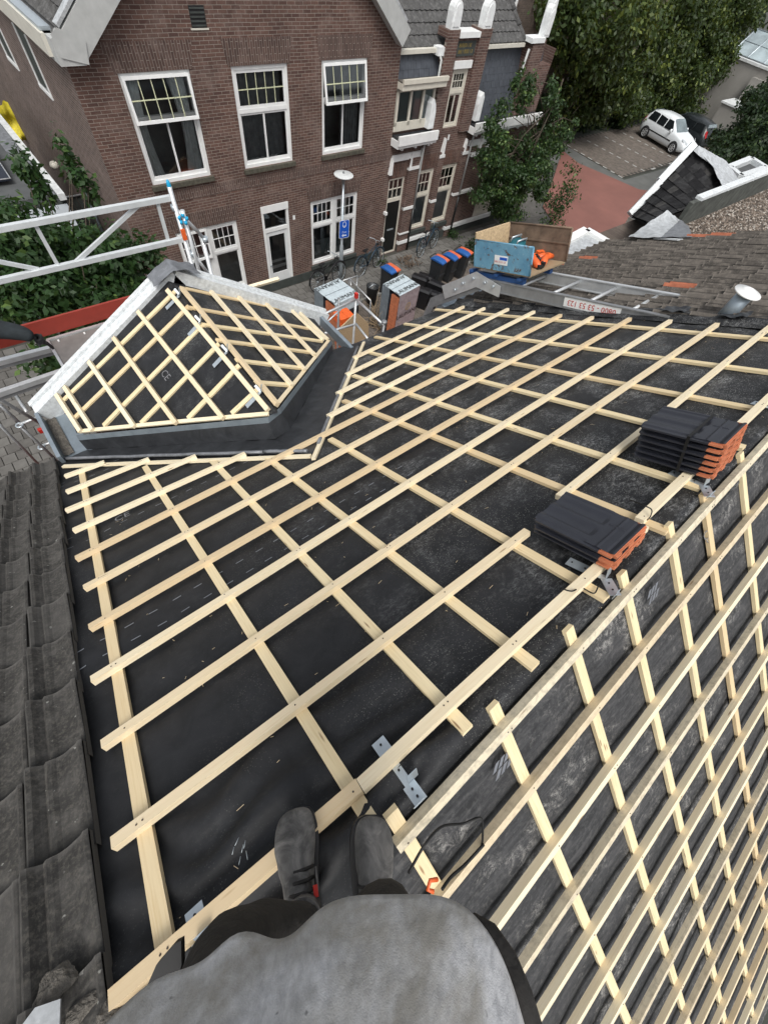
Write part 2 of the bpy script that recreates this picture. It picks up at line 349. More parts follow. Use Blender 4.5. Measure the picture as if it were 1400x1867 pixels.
M['clinker'] = plain('brown_clinker', (0.135, 0.115, 0.098), 0.92, 0, 0.3, 4, 0.3, 60)
M['sand'] = plain('joint_sand', (0.05, 0.047, 0.04), 0.95, 0, 0.3, 6, 0.3, 60)
M['paint_white'] = plain('road_marking', (0.36, 0.36, 0.34), 0.8, 0, 0.2, 12, 0.1, 60)
M['car_white'] = plain('white_car_paint', (0.72, 0.76, 0.78), 0.22, 0, 0.03, 3, 0)
M['car_black'] = plain('black_car_paint', (0.015, 0.019, 0.021), 0.25, 0, 0.05, 3, 0)
M['tyre'] = plain('tyre_rubber', (0.015, 0.015, 0.016), 0.8, 0, 0.2, 20, 0.1)
M['glass_car'] = plain('dark_car_glass', (0.02, 0.025, 0.028), 0.08, 0, 0.1, 3, 0)
M['lamp_red'] = plain('red_lamp_glass', (0.40, 0.01, 0.015), 0.2, 0, 0.1, 5, 0)
M['lamp_clear'] = plain('clear_lamp_glass', (0.45, 0.48, 0.5), 0.12, 0, 0.2, 30, 0)
M['sign_blue'] = plain('sign_blue', (0.01, 0.09, 0.48), 0.35, 0, 0.05, 5, 0)
M['curtain'] = plain('pale_curtain', (0.55, 0.57, 0.57), 0.9, 0, 0.2, 6, 0.2)
M['curtain_grey'] = plain('grey_blind', (0.25, 0.27, 0.28), 0.8, 0, 0.06, 1, 0)
M['room'] = plain('dark_room', (0.13, 0.14, 0.14), 0.9, 0, 0.4, 1.5, 0)
M['green_glazing'] = plain('yellow_green_glazing_bar', (0.52, 0.54, 0.36), 0.5, 0, 0.1, 5, 0)
M['door_white'] = plain('door_white', (0.66, 0.68, 0.68), 0.4, 0, 0.05, 5, 0)
M['door_black'] = plain('black_door', (0.008, 0.009, 0.009), 0.3, 0, 0.2, 5, 0)
M['ochre'] = plain('cream_window_paint', (0.60, 0.57, 0.49), 0.5, 0, 0.08, 5, 0)
M['plinth'] = plain('dark_plinth', (0.045, 0.052, 0.048), 0.8, 0, 0.3, 4, 0.2, 30)
M['sill'] = plain('mossy_brick_sill', (0.075, 0.07, 0.052), 0.9, 0, 0.4, 15, 0.5, 40)
M['shrink'] = None
M['bark'] = plain('bark', (0.07, 0.055, 0.04), 0.95, 0, 0.3, 12, 0.8, 30, bd=0.01)
M['solar'] = plain('solar_panel', (0.012, 0.016, 0.026), 0.2, 0, 0.2, 3, 0)
M['felt'] = plain('grey_roofing_felt', (0.075, 0.08, 0.082), 0.9, 0, 0.25, 2, 0.3, 40)
M['clapboard'] = plain('pale_clapboard', (0.42, 0.46, 0.49), 0.6, 0, 0.08, 3, 0.05)
M['boot'] = None
def glass():
    q = NT('window_glass'); t = q.t; t.nodes.remove(q.b); o = t.nodes['Material Output']
    g = q.n('ShaderNodeBsdfGlossy', Roughness=0.04); g.inputs['Color'].default_value = (0.9, 0.95, 1, 1)
    tr = q.n('ShaderNodeBsdfTransparent'); tr.inputs['Color'].default_value = (0.84, 0.87, 0.87, 1)
    f = q.n('ShaderNodeFresnel', IOR=1.5); mx = q.n('ShaderNodeMixShader'); ad = q.n('ShaderNodeMath', _operation='ADD'); ad.inputs[1].default_value = 0.075
    q.l(f.outputs[0], ad.inputs[0]); q.l(ad.outputs[0], mx.inputs[0]); q.l(tr.outputs[0], mx.inputs[1]); q.l(g.outputs[0], mx.inputs[2]); q.l(mx.outputs[0], o.inputs[0]); return q.m
M['glass'] = glass()
def brick(name, c1, c2, mortar, bw=0.22, rh=0.0625, ms=0.011, rot=False, plane='xz', dark=0.35):
    q = NT(name); q.b.inputs['Roughness'].default_value = 0.88
    tc = q.n('ShaderNodeTexCoord'); sx = q.n('ShaderNodeSeparateXYZ'); q.l(tc.outputs['Object'], sx.inputs[0]); cb = q.n('ShaderNodeCombineXYZ')
    ia, ib = {'xz': (0, 2), 'yz': (1, 2), 'xy': (0, 1), 'zx': (2, 0)}[plane]
    # never perfectly straight: bend the courses by a few millimetres
    wn = q.n('ShaderNodeTexNoise', Scale=0.9, Detail=2); q.l(tc.outputs['Object'], wn.inputs['Vector'])
    wm = q.n('ShaderNodeMath', _operation='MULTIPLY'); wm.inputs[1].default_value = 0.03; q.l(wn.outputs['Fac'], wm.inputs[0]); ad = q.n('ShaderNodeMath', _operation='ADD'); q.l(sx.outputs[ib], ad.inputs[0]); q.l(wm.outputs[0], ad.inputs[1])
    q.l(sx.outputs[ia], cb.inputs[0]); q.l(ad.outputs[0], cb.inputs[1])
    b = q.n('ShaderNodeTexBrick', Scale=1.0); b.inputs['Brick Width'].default_value = bw; b.inputs['Row Height'].default_value = rh; b.inputs['Mortar Size'].default_value = ms / 2
    b.inputs['Mortar Smooth'].default_value = 0.25; b.inputs['Bias'].default_value = 0.0
    b.inputs['Color1'].default_value = (*c1, 1); b.inputs['Color2'].default_value = (*c2, 1); b.inputs['Mortar'].default_value = (*mortar, 1)
    q.l(cb.outputs[0], b.inputs['Vector'])
    p = tc.outputs['Object']; st = q.noise(p, 0.8, 6, 0.65, 0.5); fine = q.noise(p, 25, 5, 0.7)
    c = q.mix(q.ramp(st, [(0.42, 0.0), (0.72, dark)]), b.outputs['Color'], (0.028, 0.022, 0.02))
    c = q.mix(q.ramp(fine, [(0.35, 0.25), (0.6, 0.0)]), c, (0.02, 0.015, 0.013))
    c = q.mix(q.ramp(q.noise(p, 1.7, 7, 0.72, 0.3), [(0.50, 0.0), (0.66, 0.40)]), c, (0.25, 0.19, 0.165))       # lime bloom
    q.col(c)
    inv = q.n('ShaderNodeMath', _operation='SUBTRACT'); inv.inputs[0].default_value = 1.0; q.l(b.outputs['Fac'], inv.inputs[1]); q.bump(inv.outputs[0], 0.6, 0.012)
    return q.m
BR = ((0.086, 0.044, 0.035), (0.150, 0.082, 0.063))
M['brick'] = brick('red_brown_brick', *BR, (0.29, 0.25, 0.215))
M['brick_side'] = brick('weathered_side_brick', (0.095, 0.064, 0.053), (0.15, 0.105, 0.088), (0.30, 0.26, 0.225), plane='yz', dark=0.25)
M['brick_soldier'] = brick('soldier_course', (0.072, 0.04, 0.033), (0.12, 0.07, 0.056), (0.27, 0.23, 0.2), bw=0.22, rh=0.0625, plane='zx')
M['brick2'] = brick('brown_brick', (0.085, 0.044, 0.036), (0.15, 0.082, 0.065), (0.26, 0.22, 0.19))
M['brick2_soldier'] = brick('brown_soldier_course', (0.08, 0.036, 0.026), (0.14, 0.065, 0.045), (0.20, 0.165, 0.14), plane='zx')
M['brick_far'] = brick('grey_brown_brick', (0.085, 0.065, 0.053), (0.12, 0.095, 0.075), (0.15, 0.13, 0.11))
def gravel():
    q = NT('roof_gravel'); q.b.inputs['Roughness'].default_value = 0.9; p = q.pos()
    v = q.n('ShaderNodeTexVoronoi', Scale=28); q.l(p, v.inputs['Vector']); s = q.n('ShaderNodeSeparateColor'); q.l(v.outputs['Color'], s.inputs[0])
    c = q.ramp(s.outputs[0], [(0.0, (0.035, 0.028, 0.022)), (0.45, (0.13, 0.105, 0.085)), (0.8, (0.24, 0.19, 0.15)), (1.0, (0.55, 0.52, 0.47))]); q.col(c); q.bump(v.outputs['Distance'], 1.0, 0.02); return q.m
M['gravel'] = gravel()
def leafm(name, c, hi, sss=0.25):
    q = NT(name); q.b.inputs['Roughness'].default_value = 0.5; q.b.inputs['Specular IOR Level'].default_value = 0.35
    u = q.n('ShaderNodeUVMap'); s = q.n('ShaderNodeSeparateXYZ'); q.l(u.outputs[0], s.inputs[0])
    q.col(q.ramp(s.outputs[0], [(0.0, tuple(x * 0.6 for x in c)), (0.6, c), (0.92, hi), (1.0, tuple(x * 1.5 for x in hi))]))
    q.b.inputs['Transmission Weight'].default_value = 0.0
    o = q.t.nodes['Material Output']; tl = q.n('ShaderNodeBsdfTranslucent'); tl.inputs['Color'].default_value = (hi[0] * 1.3, hi[1] * 1.3, hi[2], 1)
    mx = q.n('ShaderNodeMixShader'); mx.inputs[0].default_value = sss; q.l(q.b.outputs[0], mx.inputs[1]); q.l(tl.outputs[0], mx.inputs[2]); q.l(mx.outputs[0], o.inputs[0])
    return q.m
M['leaf_a'] = leafm('cherry_leaf', (0.027, 0.066, 0.018), (0.085, 0.14, 0.034), .18)
M['leaf_b'] = leafm('street_tree_leaf', (0.027, 0.062, 0.018), (0.105, 0.16, 0.045), .18)
M['leaf_c'] = leafm('large_tree_leaf', (0.030, 0.054, 0.012), (0.12, 0.15, 0.032), .18)
M['leaf_d'] = leafm('hedge_leaf', (0.016, 0.036, 0.011), (0.05, 0.08, 0.024), .15)
def shirt():
    q = NT('faded_grey_jersey'); q.b.inputs['Roughness'].default_value = 0.95; q.b.inputs['Specular IOR Level'].default_value = 0.1
    q.b.inputs['Sheen Weight'].default_value = 0.2
    p = q.pos(); dm = q.n('ShaderNodeMapping'); dm.inputs['Scale'].default_value = (1.0, 1.9, 1.0); dm.inputs['Rotation'].default_value = (0, 0, -0.5); q.l(p, dm.inputs[0]); a = q.noise(dm.outputs[0], 4.6, 7, 0.6, 0.2); s = q.n('ShaderNodeMapping'); s.inputs['Scale'].default_value = (1, 1, 0.35); s.inputs['Rotation'].default_value = (0.4, 0.2, 0.8); q.l(p, s.inputs[0])
    f = q.noise(s.outputs[0], 95, 5, 0.7); c = q.ramp(f, [(0.36, (0.43, 0.435, 0.45)), (0.62, (0.62, 0.625, 0.635))])
    c = q.mix(q.ramp(a, [(0.44, 0.0), (0.60, 0.85)]), c, (0.25, 0.235, 0.20))
    c = q.mix(q.ramp(q.noise(p, 60, 2, 0.5), [(0.72, 0.0), (0.76, 0.6)]), c, (0.05, 0.05, 0.05)); q.col(c)
    wr = q.noise(dm.outputs[0], 13, 3, 0.5, 0.0); x = q.noise(p, 600, 2, 0.5); ad = q.n('ShaderNodeMath', _operation='MULTIPLY_ADD'); ad.inputs[1].default_value = 0.0755; q.l(x, ad.inputs[0]); q.l(wr, ad.inputs[2]); q.bump(ad.outputs[0], 0.45, 0.02); return q.m
M['shirt'] = shirt()
M['trouser'] = plain('black_work_trousers', (0.024, 0.022, 0.020), 0.85, 0, 0.45, 14, 0.7, 22, bd=.012)
def boot():
    q = NT('worn_suede_boot'); q.b.inputs['Roughness'].default_value = 0.9; p = q.pos(); a = q.noise(p, 16, 7, 0.65, 0.8)
    c = q.ramp(a, [(0.36, (0.06, 0.058, 0.055)), (0.52, (0.13, 0.125, 0.118)), (0.68, (0.22, 0.21, 0.195))])
    c = q.mix(q.ramp(q.noise(p, 34, 3, 0.5), [(0.69, 0.0), (0.73, 0.7)]), c, (0.22, 0.21, 0.19)); q.col(c); q.bump(q.noise(p, 160, 4, 0.6), 0.35, 0.002); return q.m
M['boot'] = boot()
M['sleeve'] = plain('charcoal_sleeve', (0.018, 0.024, 0.028), 0.9, 0, 0.3, 14, 0.4, 60)
M['yellow'] = plain('yellow_cloth', (0.65, 0.55, 0.04), 0.7, 0, 0.25, 8, 0.1)
# ================================================================ the house whose roof is being redone
house = thing('terraced_house', 'house under the person, its black underlay roof laid with new pale battens', 'house', (2.6, 0.0, G))
X0, X1 = -0.20, 5.28
BT, CT = 0.032, 0.020             # tile battens and counter battens, thickness
UND = -(BT + CT)                  # the underlay lies this far under the top of the tile battens
def fpt(x, s, off=0.0): return Vector((x, s * math.cos(AF), -s * math.sin(AF))) + NF * off
def bpt(x, s, off=0.0): return Vector((x, -s * math.cos(AB), -s * math.sin(AB))) + NB * off
def wrinkle(x, s):
    h = 0.0
    e = max(0.0, 1 - (x - X0) / 0.55)                       # loose edge along the old tiles
    h += e * 0.028 * (noise.noise(Vector((x * 3, s * 2.6, 1.7))) + 0.4 * math.sin(s * 9 + 3 * noise.noise(Vector((x * 4, s, 0)))))
    r = max(0.0, 1 - abs(s - 0.12) / 0.55) * max(0.0, 1 - max(0, x - 0.75) / 0.5)       # folds under the boots
    h += r * 0.026 * math.sin(s * 40 + 4.5 * noise.noise(Vector((x * 3.2, s * 2, 4))) + x * 5)
    f = max(0.0, 1 - (5.28 - x) / 0.4)
    h += f * 0.03 * noise.noise(Vector((x * 5, s * 5, 9)))
    h += 0.0035 * noise.noise(Vector((x * 2.0, s * 7, 2)))
    return h - 0.004
SMAX = 4.42
mb = MB()
def und_f(u, v):
    x = X0 - 0.03 + u * (X1 - X0 + 0.03); s = -0.06 + v * (SMAX + 0.06)
    ed = 0.03 * noise.noise(Vector((s * 1.6, 3, 0))) if u > 0.99 else 0
    if s < 0.035: return bpt(x + ed, 0.0353 + (0.035 - s) * 1.6, UND + 0.003 + 0.004 * noise.noise(Vector((x * 5, s * 9, 3))))
    return fpt(x + ed, s, UND + wrinkle(x, s))
mb.grid(und_f, 170, 190, uvf=lambda a, b: (a * 5.4, b * 4.4))
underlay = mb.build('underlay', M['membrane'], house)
mb = MB()
mb.grid(lambda u, v: bpt(X0 - 0.03 + u * 8.2, 0.04 + v * 5.6, UND + 0.010 * noise.noise(Vector((u * 30, v * 16, 7))) - 0.006), 150, 100, uvf=lambda a, b: (a * 8, b * 5.6))
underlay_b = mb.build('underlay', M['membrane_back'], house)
# body of the house below the roof
mb = MB()
mb.poly([(X0, 3.8, -2.10), (X1, 3.8, -2.10), (X1, 3.8, G), (X0, 3.8, G)]); mb.build('front_wall', M['brick'], house)


# ---- counter battens of the street slope (centre line seen at both ends)
FC = [((148, 862), (304, 1730)), ((264, 849), (676, 1500)), ((386, 838), (852, 1331)), ((486, 833), (976.5, 1213.5)), ((601, 799), (1107, 1089)),
      ((626.5, 728.5), (1218, 967)), ((644, 683), (1278, 888)), ((671.8, 640.7), (1358, 814)), ((683.6, 612.9), (1400, 747.5)), ((737, 588.9), (1400, 676)), ((794, 562.5), (1400, 616))]
CBF, TBF, CBB, TBB = [], [], [], []
for i, (a, b) in enumerate(FC):
    p, q = fr(a, -BT), fr(b, -BT)
    if i >= 8:                      # runs out of the picture: carry it up to the ridge
        d = (q - p).normalized(); q = p + d * ((-0.12 + p.y) / abs(d.y))
    CBF.append((p, q)); mb = MB(); mb.bar(p, q, 0.048, CT, NF); mb.build('counter_batten', M['counter'], house)
# ---- tile battens of the street slope
def off_x(p, q, x):                # carry a batten on to a given x
    d = (q - p); return p + d * ((x - p.x) / d.x)
FT = {10: [((116.7, 866), (189, 840)), ((644, 650.4), (844.7, 557))], 9: [((119.3, 894.3), (270.4, 834.3)), ((630, 680.4), (882.9, 559.7))],
      8: [((118.2, 928.6), (356, 829)), ((613.3, 715.3), (926, 561.2))], 7: [((131.7, 965), (446, 824.6)), ((597, 756.6), (972.9, 565.9))],
      6: [((136.4, 1016.4), (1022, 572))], 5: [((151.4, 1070.4), (1080, 576))], 4: [((161, 1142.9), (1148.6, 578.6))], 3: [((164.3, 1237.1), (1223, 582))],
      2: [((183.6, 1357), (1307.9, 588.2))], 1: [((201.4, 1537), (962, 966)), ((1018, 903), (1400, 597))], 0: [((197, 1826), (655, 1430)), ((655, 1430), (1176, 957)), ((1166, 946), (1400, 724))]}
for k, segs in FT.items():
    for j, (a, b) in enumerate(segs):
        p, q = fr(a), fr(b)
        if k == 1 and j == 1: q = off_x(p, q, 5.30)
        if k == 0 and j == 2: q = off_x(p, q, 5.30)
        if k == 0 and j == 0: q = q - (q - p).normalized() * 0.002
        TBF.append((p, q)); o = MB(); o.bar(p, q, 0.038 if k else 0.042, BT, NF); o.build('tile_batten', M['batten'], house)
for a, b in (((114, 848.8), (566, 829.5)), ((663, 622.5), (571, 835))):
    o = MB(); o.bar(fr(a, -BT + 0.003), fr(b, -BT + 0.003), 0.034, CT, NF); o.build('valley_batten', M['batten'], house)
# ---- back slope
for k in range(15):
    s = 0.085 + 0.352 * k; s = 0.074 + (0.428 - 0.085) * k if k < 1 else 0.0878 + 0.3535 * k
    if k == 0: p, q = bk((727, 1552)), bk((1400, 811))
    elif k == 1: p, q = off_x(bk((816, 1632)), bk((1366, 954)), 0.45), bk((1366, 954))
    elif k == 2: p, q = off_x(bk((904, 1699)), bk((1376.4, 1049.6)), 0.2), bk((1376.4, 1049.6))
    else: p, q = bpt(X0 + 0.1, s), bpt(7.6, s)
    if k in (1, 2): q = off_x(p, q, 7.6)
    if k == 0: q = off_x(p, q, 5.9)
    if k > 9: q = off_x(p, q, 3.45 - 0.07 * (k - 10))
    TBB.append((p, q)); o = MB(); o.bar(p, q, 0.036, BT, NB); o.build('tile_batten', M['weathered'] if k in (0, 1, 3, 7, 9) else M['batten'], house)
BC = [((719.7, 1486.4), (800, 1622)), ((900.8, 1288.6), (1132.9, 1835.6)), ((1038.6, 1147), (1204.3, 1698.4)), ((1137.5, 1044.3), (1261.4, 1594)), ((1222.6, 955.3), (1314.3, 1499.9)), ((1284.3, 899.6), (1350, 1351.4)), ((1352.9, 825.7), (1384.3, 1131.4))]
for i, (a, b) in enumerate(BC):
    p, q = bk(a, -BT), bk(b, -BT); d = (q - p).normalized(); q = p + d * 5.2
    if i == 0: p, q = bk((714, 1484), -BT), bk((808, 1640), -BT)
    CBB.append((p, q)); o = MB(); o.bar(p, q, 0.048, CT, NB); o.build('counter_batten', M['counter'], house)
for x in (3.58, 4.08, 4.58, 5.08, 5.6, 6.1, 6.6, 7.1):
    o = MB(); o.bar(bpt(x, 0.03, -BT), bpt(x + 0.03, 5.3, -BT), 0.048, CT, NB); o.build('counter_batten', M['counter'], house)

# nail heads where the tile battens cross the counter battens
M['nail'] = plain('nail_head', (0.07, 0.055, 0.045), 0.6, 0.3, 0.2, 30, 0)
def nails(tbs, cbs, n):
    mb = MB(); u = Vector((1, 0, 0)); w_ = n.cross(u)
    for p, q in tbs:
        for a, b in cbs:
            P2 = lambda v: (v.dot(u), v.dot(w_)); (x1, y1), (x2, y2), (x3, y3), (x4, y4) = map(P2, (p, q, a, b)); D = (x1 - x2) * (y3 - y4) - (y1 - y2) * (x3 - x4)
            if abs(D) < 1e-6: continue
            t = ((x1 - x3) * (y3 - y4) - (y1 - y3) * (x3 - x4)) / D; s_ = ((x1 - x3) * (y1 - y2) - (y1 - y3) * (x1 - x2)) / D
            if 0 < t < 1 and -.02 < s_ < 1.02:
                c = p.lerp(q, t) + u * random.uniform(-.008, .008) + w_ * random.uniform(-.008, .008)
                for e in ((0,) if random.random() < .6 else (-.007, .007)): mb.lathe(c + u * e * 1.4 + n * .0003, [(.0034, 0), (.0030, .0012)], 6, 0, n)
    return mb.build('nail_heads', M['nail'], house, kd='stuff')
nails(TBF, CBF, NF); nails(TBB, CBB, NB)
# sawdust and splinters that gathered along the counter battens, and a few offcuts
mb = MB()
for i, (a, b) in enumerate(CBF):
    d = (b - a); t = NF.cross(d.normalized())
    for _ in range(60 if i < 3 else 420):
        s_ = random.choice((-1, 1)) if i > 2 else 1; o_ = .026 + abs(random.gauss(0, .011)); c = a + d * random.random() + t * s_ * o_ + NF * (UND + .004)
        c = c - NF * .0; r = random.uniform(.0012, .0034); e1 = Vector((random.gauss(0, 1), random.gauss(0, 1), random.gauss(0, .4))).normalized() * r; e2 = NF.cross(e1).normalized() * r * .5
        mb.poly([c - e1 - e2, c + e1 - e2, c + e1 + e2, c - e1 + e2])
for _ in range(260):
    x = random.uniform(X0 + .3, X1); s0 = random.uniform(.05, 4.2); c = fpt(x, s0, UND + wrinkle(x, s0) + .007); a_ = random.random() * 6.3; e1 = (Vector((1, 0, 0)) * math.cos(a_) + NF.cross(Vector((1, 0, 0))) * math.sin(a_)) * random.uniform(.003, .014); e2 = NF.cross(e1).normalized() * .0009
    mb.poly([c - e1 - e2, c + e1 - e2, c + e1 + e2, c - e1 + e2])
mb.build('sawdust', M['batten'], house, kd='stuff')
mb = MB()
for (px, ln) in (((432, 1535), .022), ((442, 1548), .02), ((425, 1552), .018), ((450, 1560), .024), ((437, 1570), .02), ((446, 1540), .02)):
    c = fr(px, UND + .012); a_ = random.uniform(.6, 1.4); e1 = (Vector((1, 0, 0)) * math.cos(a_) + NF.cross(Vector((1, 0, 0))) * math.sin(a_)) * ln * .5; mb.tube([c - e1, c + e1], .0012, 4)
mb.build('loose_nails', M['steel'], house, kd='stuff')

# ---- the street-facing gabled dormer
XR, ZR, TD = 1.56, -1.00, rad(30.0); YB, YF = 2.44, 4.50
NL = Vector((-math.sin(TD), 0, math.cos(TD))); NR = Vector((math.sin(TD), 0, math.cos(TD)))
def dl(p, off=0.0): return on(p, Vector((XR, 0, ZR)) + NL * off, NL)
def dr(p, off=0.0): return on(p, Vector((XR, 0, ZR)) + NR * off, NR)
def dz(x): return ZR - math.tan(TD) * abs(x - XR)
Z8 = lambda x, y: (60 + x / 2.258, 470 + y / 2.258)
LEp = [dl(Z8(180, 722), UND), dl(Z8(968, 645), UND)]                 # lower edge of the left slope
REp = [dr(Z8(1003, 612), UND), dr(Z8(1222, 335), UND)]
rb = Vector((XR, YB, ZR)) + Vector((0, 0, UND)); rf = Vector((XR, YF, ZR)) + Vector((0, 0, UND))
le0 = Vector((0.17, YF, dz(0.17) + UND)); re0 = Vector((3.22, YF, dz(3.22) + UND))
mb = MB()
def quadgrid(A, B, C, D, n, k, amp=0.0, seed=0):
    A, B, C, D = map(Vector, (A, B, C, D))
    nn = (B - A).cross(D - A).normalized()
    def f(u, v):
        p = (A * (1 - u) + B * u) * (1 - v) + (D * (1 - u) + C * u) * v
        return p + nn * amp * noise.noise(p * 4 + Vector((seed, 0, 0))) * (4 * u * (1 - u)) ** 0.3
    mb.grid(f, n, k)
quadgrid(LEp[0], LEp[1], rb, rb + (rf - rb) * 0.02, 24, 10, 0.006)
quadgrid(le0, LEp[0], rb + (rf - rb) * 0.02, rf, 16, 16, 0.006)
quadgrid(REp[0], REp[1], re0, rf, 20, 20, 0.006, 3)
mb.poly([rb, REp[0], rf])
dormer = mb.build('dormer_roof', M['membrane'], house, fixn=True)
def dbar(name, side, a, b, top, wd, h, mt):
    fn, n = (dl, NL) if side == 'l' else (dr, NR)
    o = MB(); o.bar(fn(a, -top), fn(b, -top), wd, h, n); return o.build(name, mt, dormer)
for a, b in (((548, 130), (965, 622)), ((428, 218), (780, 658)), ((328, 326), (585, 678)), ((226, 424), (412, 692)), ((125, 528), (240, 706)), ((92, 560), (190, 712))):
    dbar('tile_batten', 'l', Z8(*a), Z8(*b), 0, 0.040, BT, M['batten'])
for a, b in (((585, 135), (118, 590)), ((640, 196), (168, 660)), ((700, 270), (288, 690)), ((765, 352), (442, 680)), ((848, 440), (636, 660)), ((925, 540), (816, 640))):
    dbar('counter_batten', 'l', Z8(*a), Z8(*b), BT, 0.045, CT, M['counter'])
dbar('edge_batten', 'l', Z8(185, 712), Z8(968, 640), BT - 0.002, 0.034, CT, M['batten'])
for a, b in (((612, 116), (1010, 598)), ((735, 132), (1070, 520)), ((850, 155), (1122, 455)), ((960, 180), (1162, 395)), ((1056, 200), (1198, 332)), ((1086, 206), (1215, 330))):
    dbar('tile_batten', 'r', Z8(*a), Z8(*b), 0, 0.040, BT, M['batten'])
for a, b in (((632, 124), (1088, 222)), ((636, 200), (1160, 292)), ((702, 272), (1190, 340)), ((758, 335), (1162, 388)), ((836, 418), (1122, 452)), ((915, 508), (1058, 520))):
    dbar('counter_batten', 'r', Z8(*a), Z8(*b), BT, 0.045, CT, M['counter'])
dbar('edge_batten', 'r', Z8(1003, 604), Z8(1218, 336), BT - 0.002, 0.034, CT, M['batten'])
# barge boards: each a deep white board with a lip
def barge(a, b, wtop=0.15, depth=0.20):
    a, b = Vector(a), Vector(b); d = (b - a).normalized(); up = Vector((0, 1, 0)).cross(d); up = up if up.z > 0 else -up
    mb = MB(); P = [a, a + Vector((0, wtop, 0)), b + Vector((0, wtop, 0)), b]
    mb.hexa([p - up * depth for p in P] + P)
    mb.build('barge_board', M['white_board'], dormer)
    mb = MB(); P2 = [a + Vector((0, wtop * .72, 0)) + up * 0.002, a + Vector((0, wtop + .012, 0)) + up * 0.002, b + Vector((0, wtop + .012, 0)) + up * 0.002, b + Vector((0, wtop * .72, 0)) + up * 0.002]
    mb.hexa(P2 + [p + up * 0.022 for p in P2]); mb.build('board_lip', M['white_board'], dormer)
peak = Vector((1.64, 4.46, -0.98))
barge((-0.12, 4.46, -1.96), peak + Vector((-0.02, 0, 0))); barge(peak + Vector((0.02, 0, 0)), (3.46, 4.46, -2.03), 0.12, 0.17)
mb = MB()
def capf(u, v):
    x = 1.64 + (u - 0.5) * 0.46; y = 4.40 + v * 0.24; r = noise.noise(Vector((u * 5, v * 5, 2))) * 0.02
    z = -0.925 - abs(x - 1.64) * 0.46 + r * 0.5 - max(0, v - 0.85) * 0.3
    return Vector((x + r * (1 if 0 < v < 1 else 2.5), y + r * 1.5, z))
mb.grid(capf, 14, 10); mb.build('lead_ridge_cap', M['lead'], dormer)
# zinc upstand and lead valley gutter round the dormer
def band(A, B, C, D, name, mt, n=30, k=6, amp=0.004, sag=0.0):
    A, B, C, D = map(Vector, (A, B, C, D)); mb = MB(); nn = (B - A).cross(D - A).normalized()
    def f(u, v):
        p = (A * (1 - u) + B * u) * (1 - v) + (D * (1 - u) + C * u) * v
        return p + Vector((0, 0, -sag * math.sin(math.pi * v))) + nn * amp * noise.noise(p * 7)
    mb.grid(f, n, k); return mb.build(name, mt, dormer)
VB = -0.012
apex = fr((572, 826), UND + 0.01)
vl = fr((108, 838), UND + 0.01); vr = fr((656, 622), UND + 0.01)
e0, e1, e2, e3 = LEp[0] + Vector((0, 0, -.005)), LEp[1] + Vector((0, 0, -.005)), REp[0] + Vector((0, 0, -.005)), REp[1] + Vector((0, 0, -.005))
dn = Vector((0, 0, -0.055)); ol = Vector((-0.012, -0.02, 0)); orr = Vector((0.012, -0.02, 0))
band(e0 + ol, e1 + ol, e1 + ol * 1.6 + dn, e0 + ol * 1.6 + dn, 'zinc_upstand', M['zinc'], 24, 2, 0.001)
band(e1 + ol, e2 + orr, e2 + orr * 1.6 + dn, e1 + ol * 1.6 + dn, 'zinc_upstand', M['zinc'], 6, 2, 0.001)
band(e2 + orr, e3 + orr, e3 + orr * 1.6 + dn, e2 + orr * 1.6 + dn, 'zinc_upstand', M['zinc'], 24, 2, 0.001)
b0, b1, b2, b3 = e0 + ol * 1.6 + dn, e1 + ol * 1.6 + dn, e2 + orr * 1.6 + dn, e3 + orr * 1.6 + dn
# foot of the upstand on the gutter floor, then the floor up to the edge strip on the main slope
def foot(p, d=0.13): return Vector((p.x, p.y - 0.02, max(p.z - d, fpt(0, p.y / math.cos(AF), UND).z + 0.012)))
f0, f1, f2, f3 = (foot(p, 0.16) for p in (b0, b1, b2, b3))
f1 = Vector((f1.x, f1.y - 0.06, fpt(0, (f1.y - 0.06) / math.cos(AF), UND).z + 0.02)); f2 = Vector((f2.x + 0.05, f2.y - 0.03, fpt(0, (f2.y - 0.03) / math.cos(AF), UND).z + 0.02))
band(b0, b1, f1, f0, 'lead_gutter', M['lead_dark'], 40, 5, 0.006); band(b1, b2, f2, f1, 'lead_gutter', M['lead_dark'], 8, 5, 0.006); band(b2, b3, f3, f2, 'lead_gutter', M['lead_dark'], 40, 5, 0.006)
band(f0, f1, apex, vl, 'lead_gutter', M['lead_dark'], 44, 8, 0.008); band(f1, f2, apex + Vector((0.01, 0, 0)), apex, 'lead_gutter', M['lead_dark'], 8, 8, 0.006)
band(f2, f3, vr, apex + Vector((0.01, 0, 0)), 'lead_gutter', M['lead_dark'], 44, 8, 0.008)
# grey welt along the outer edge of the gutter
for a, b in (((110, 836), (480, 824)), ((482, 823), (560, 822)), ((580, 808), (652, 632))):
    o = MB(); p, q = fr(a, UND + 0.03), fr(b, UND + 0.03); pts = [p + (q - p) * t + NF * 0.005 * noise.noise(Vector((t * 9, 1, 2))) for t in np.linspace(0, 1, 14)]
    o.tube(pts, 0.016, 6); o.build('lead_welt', M['lead'], dormer)
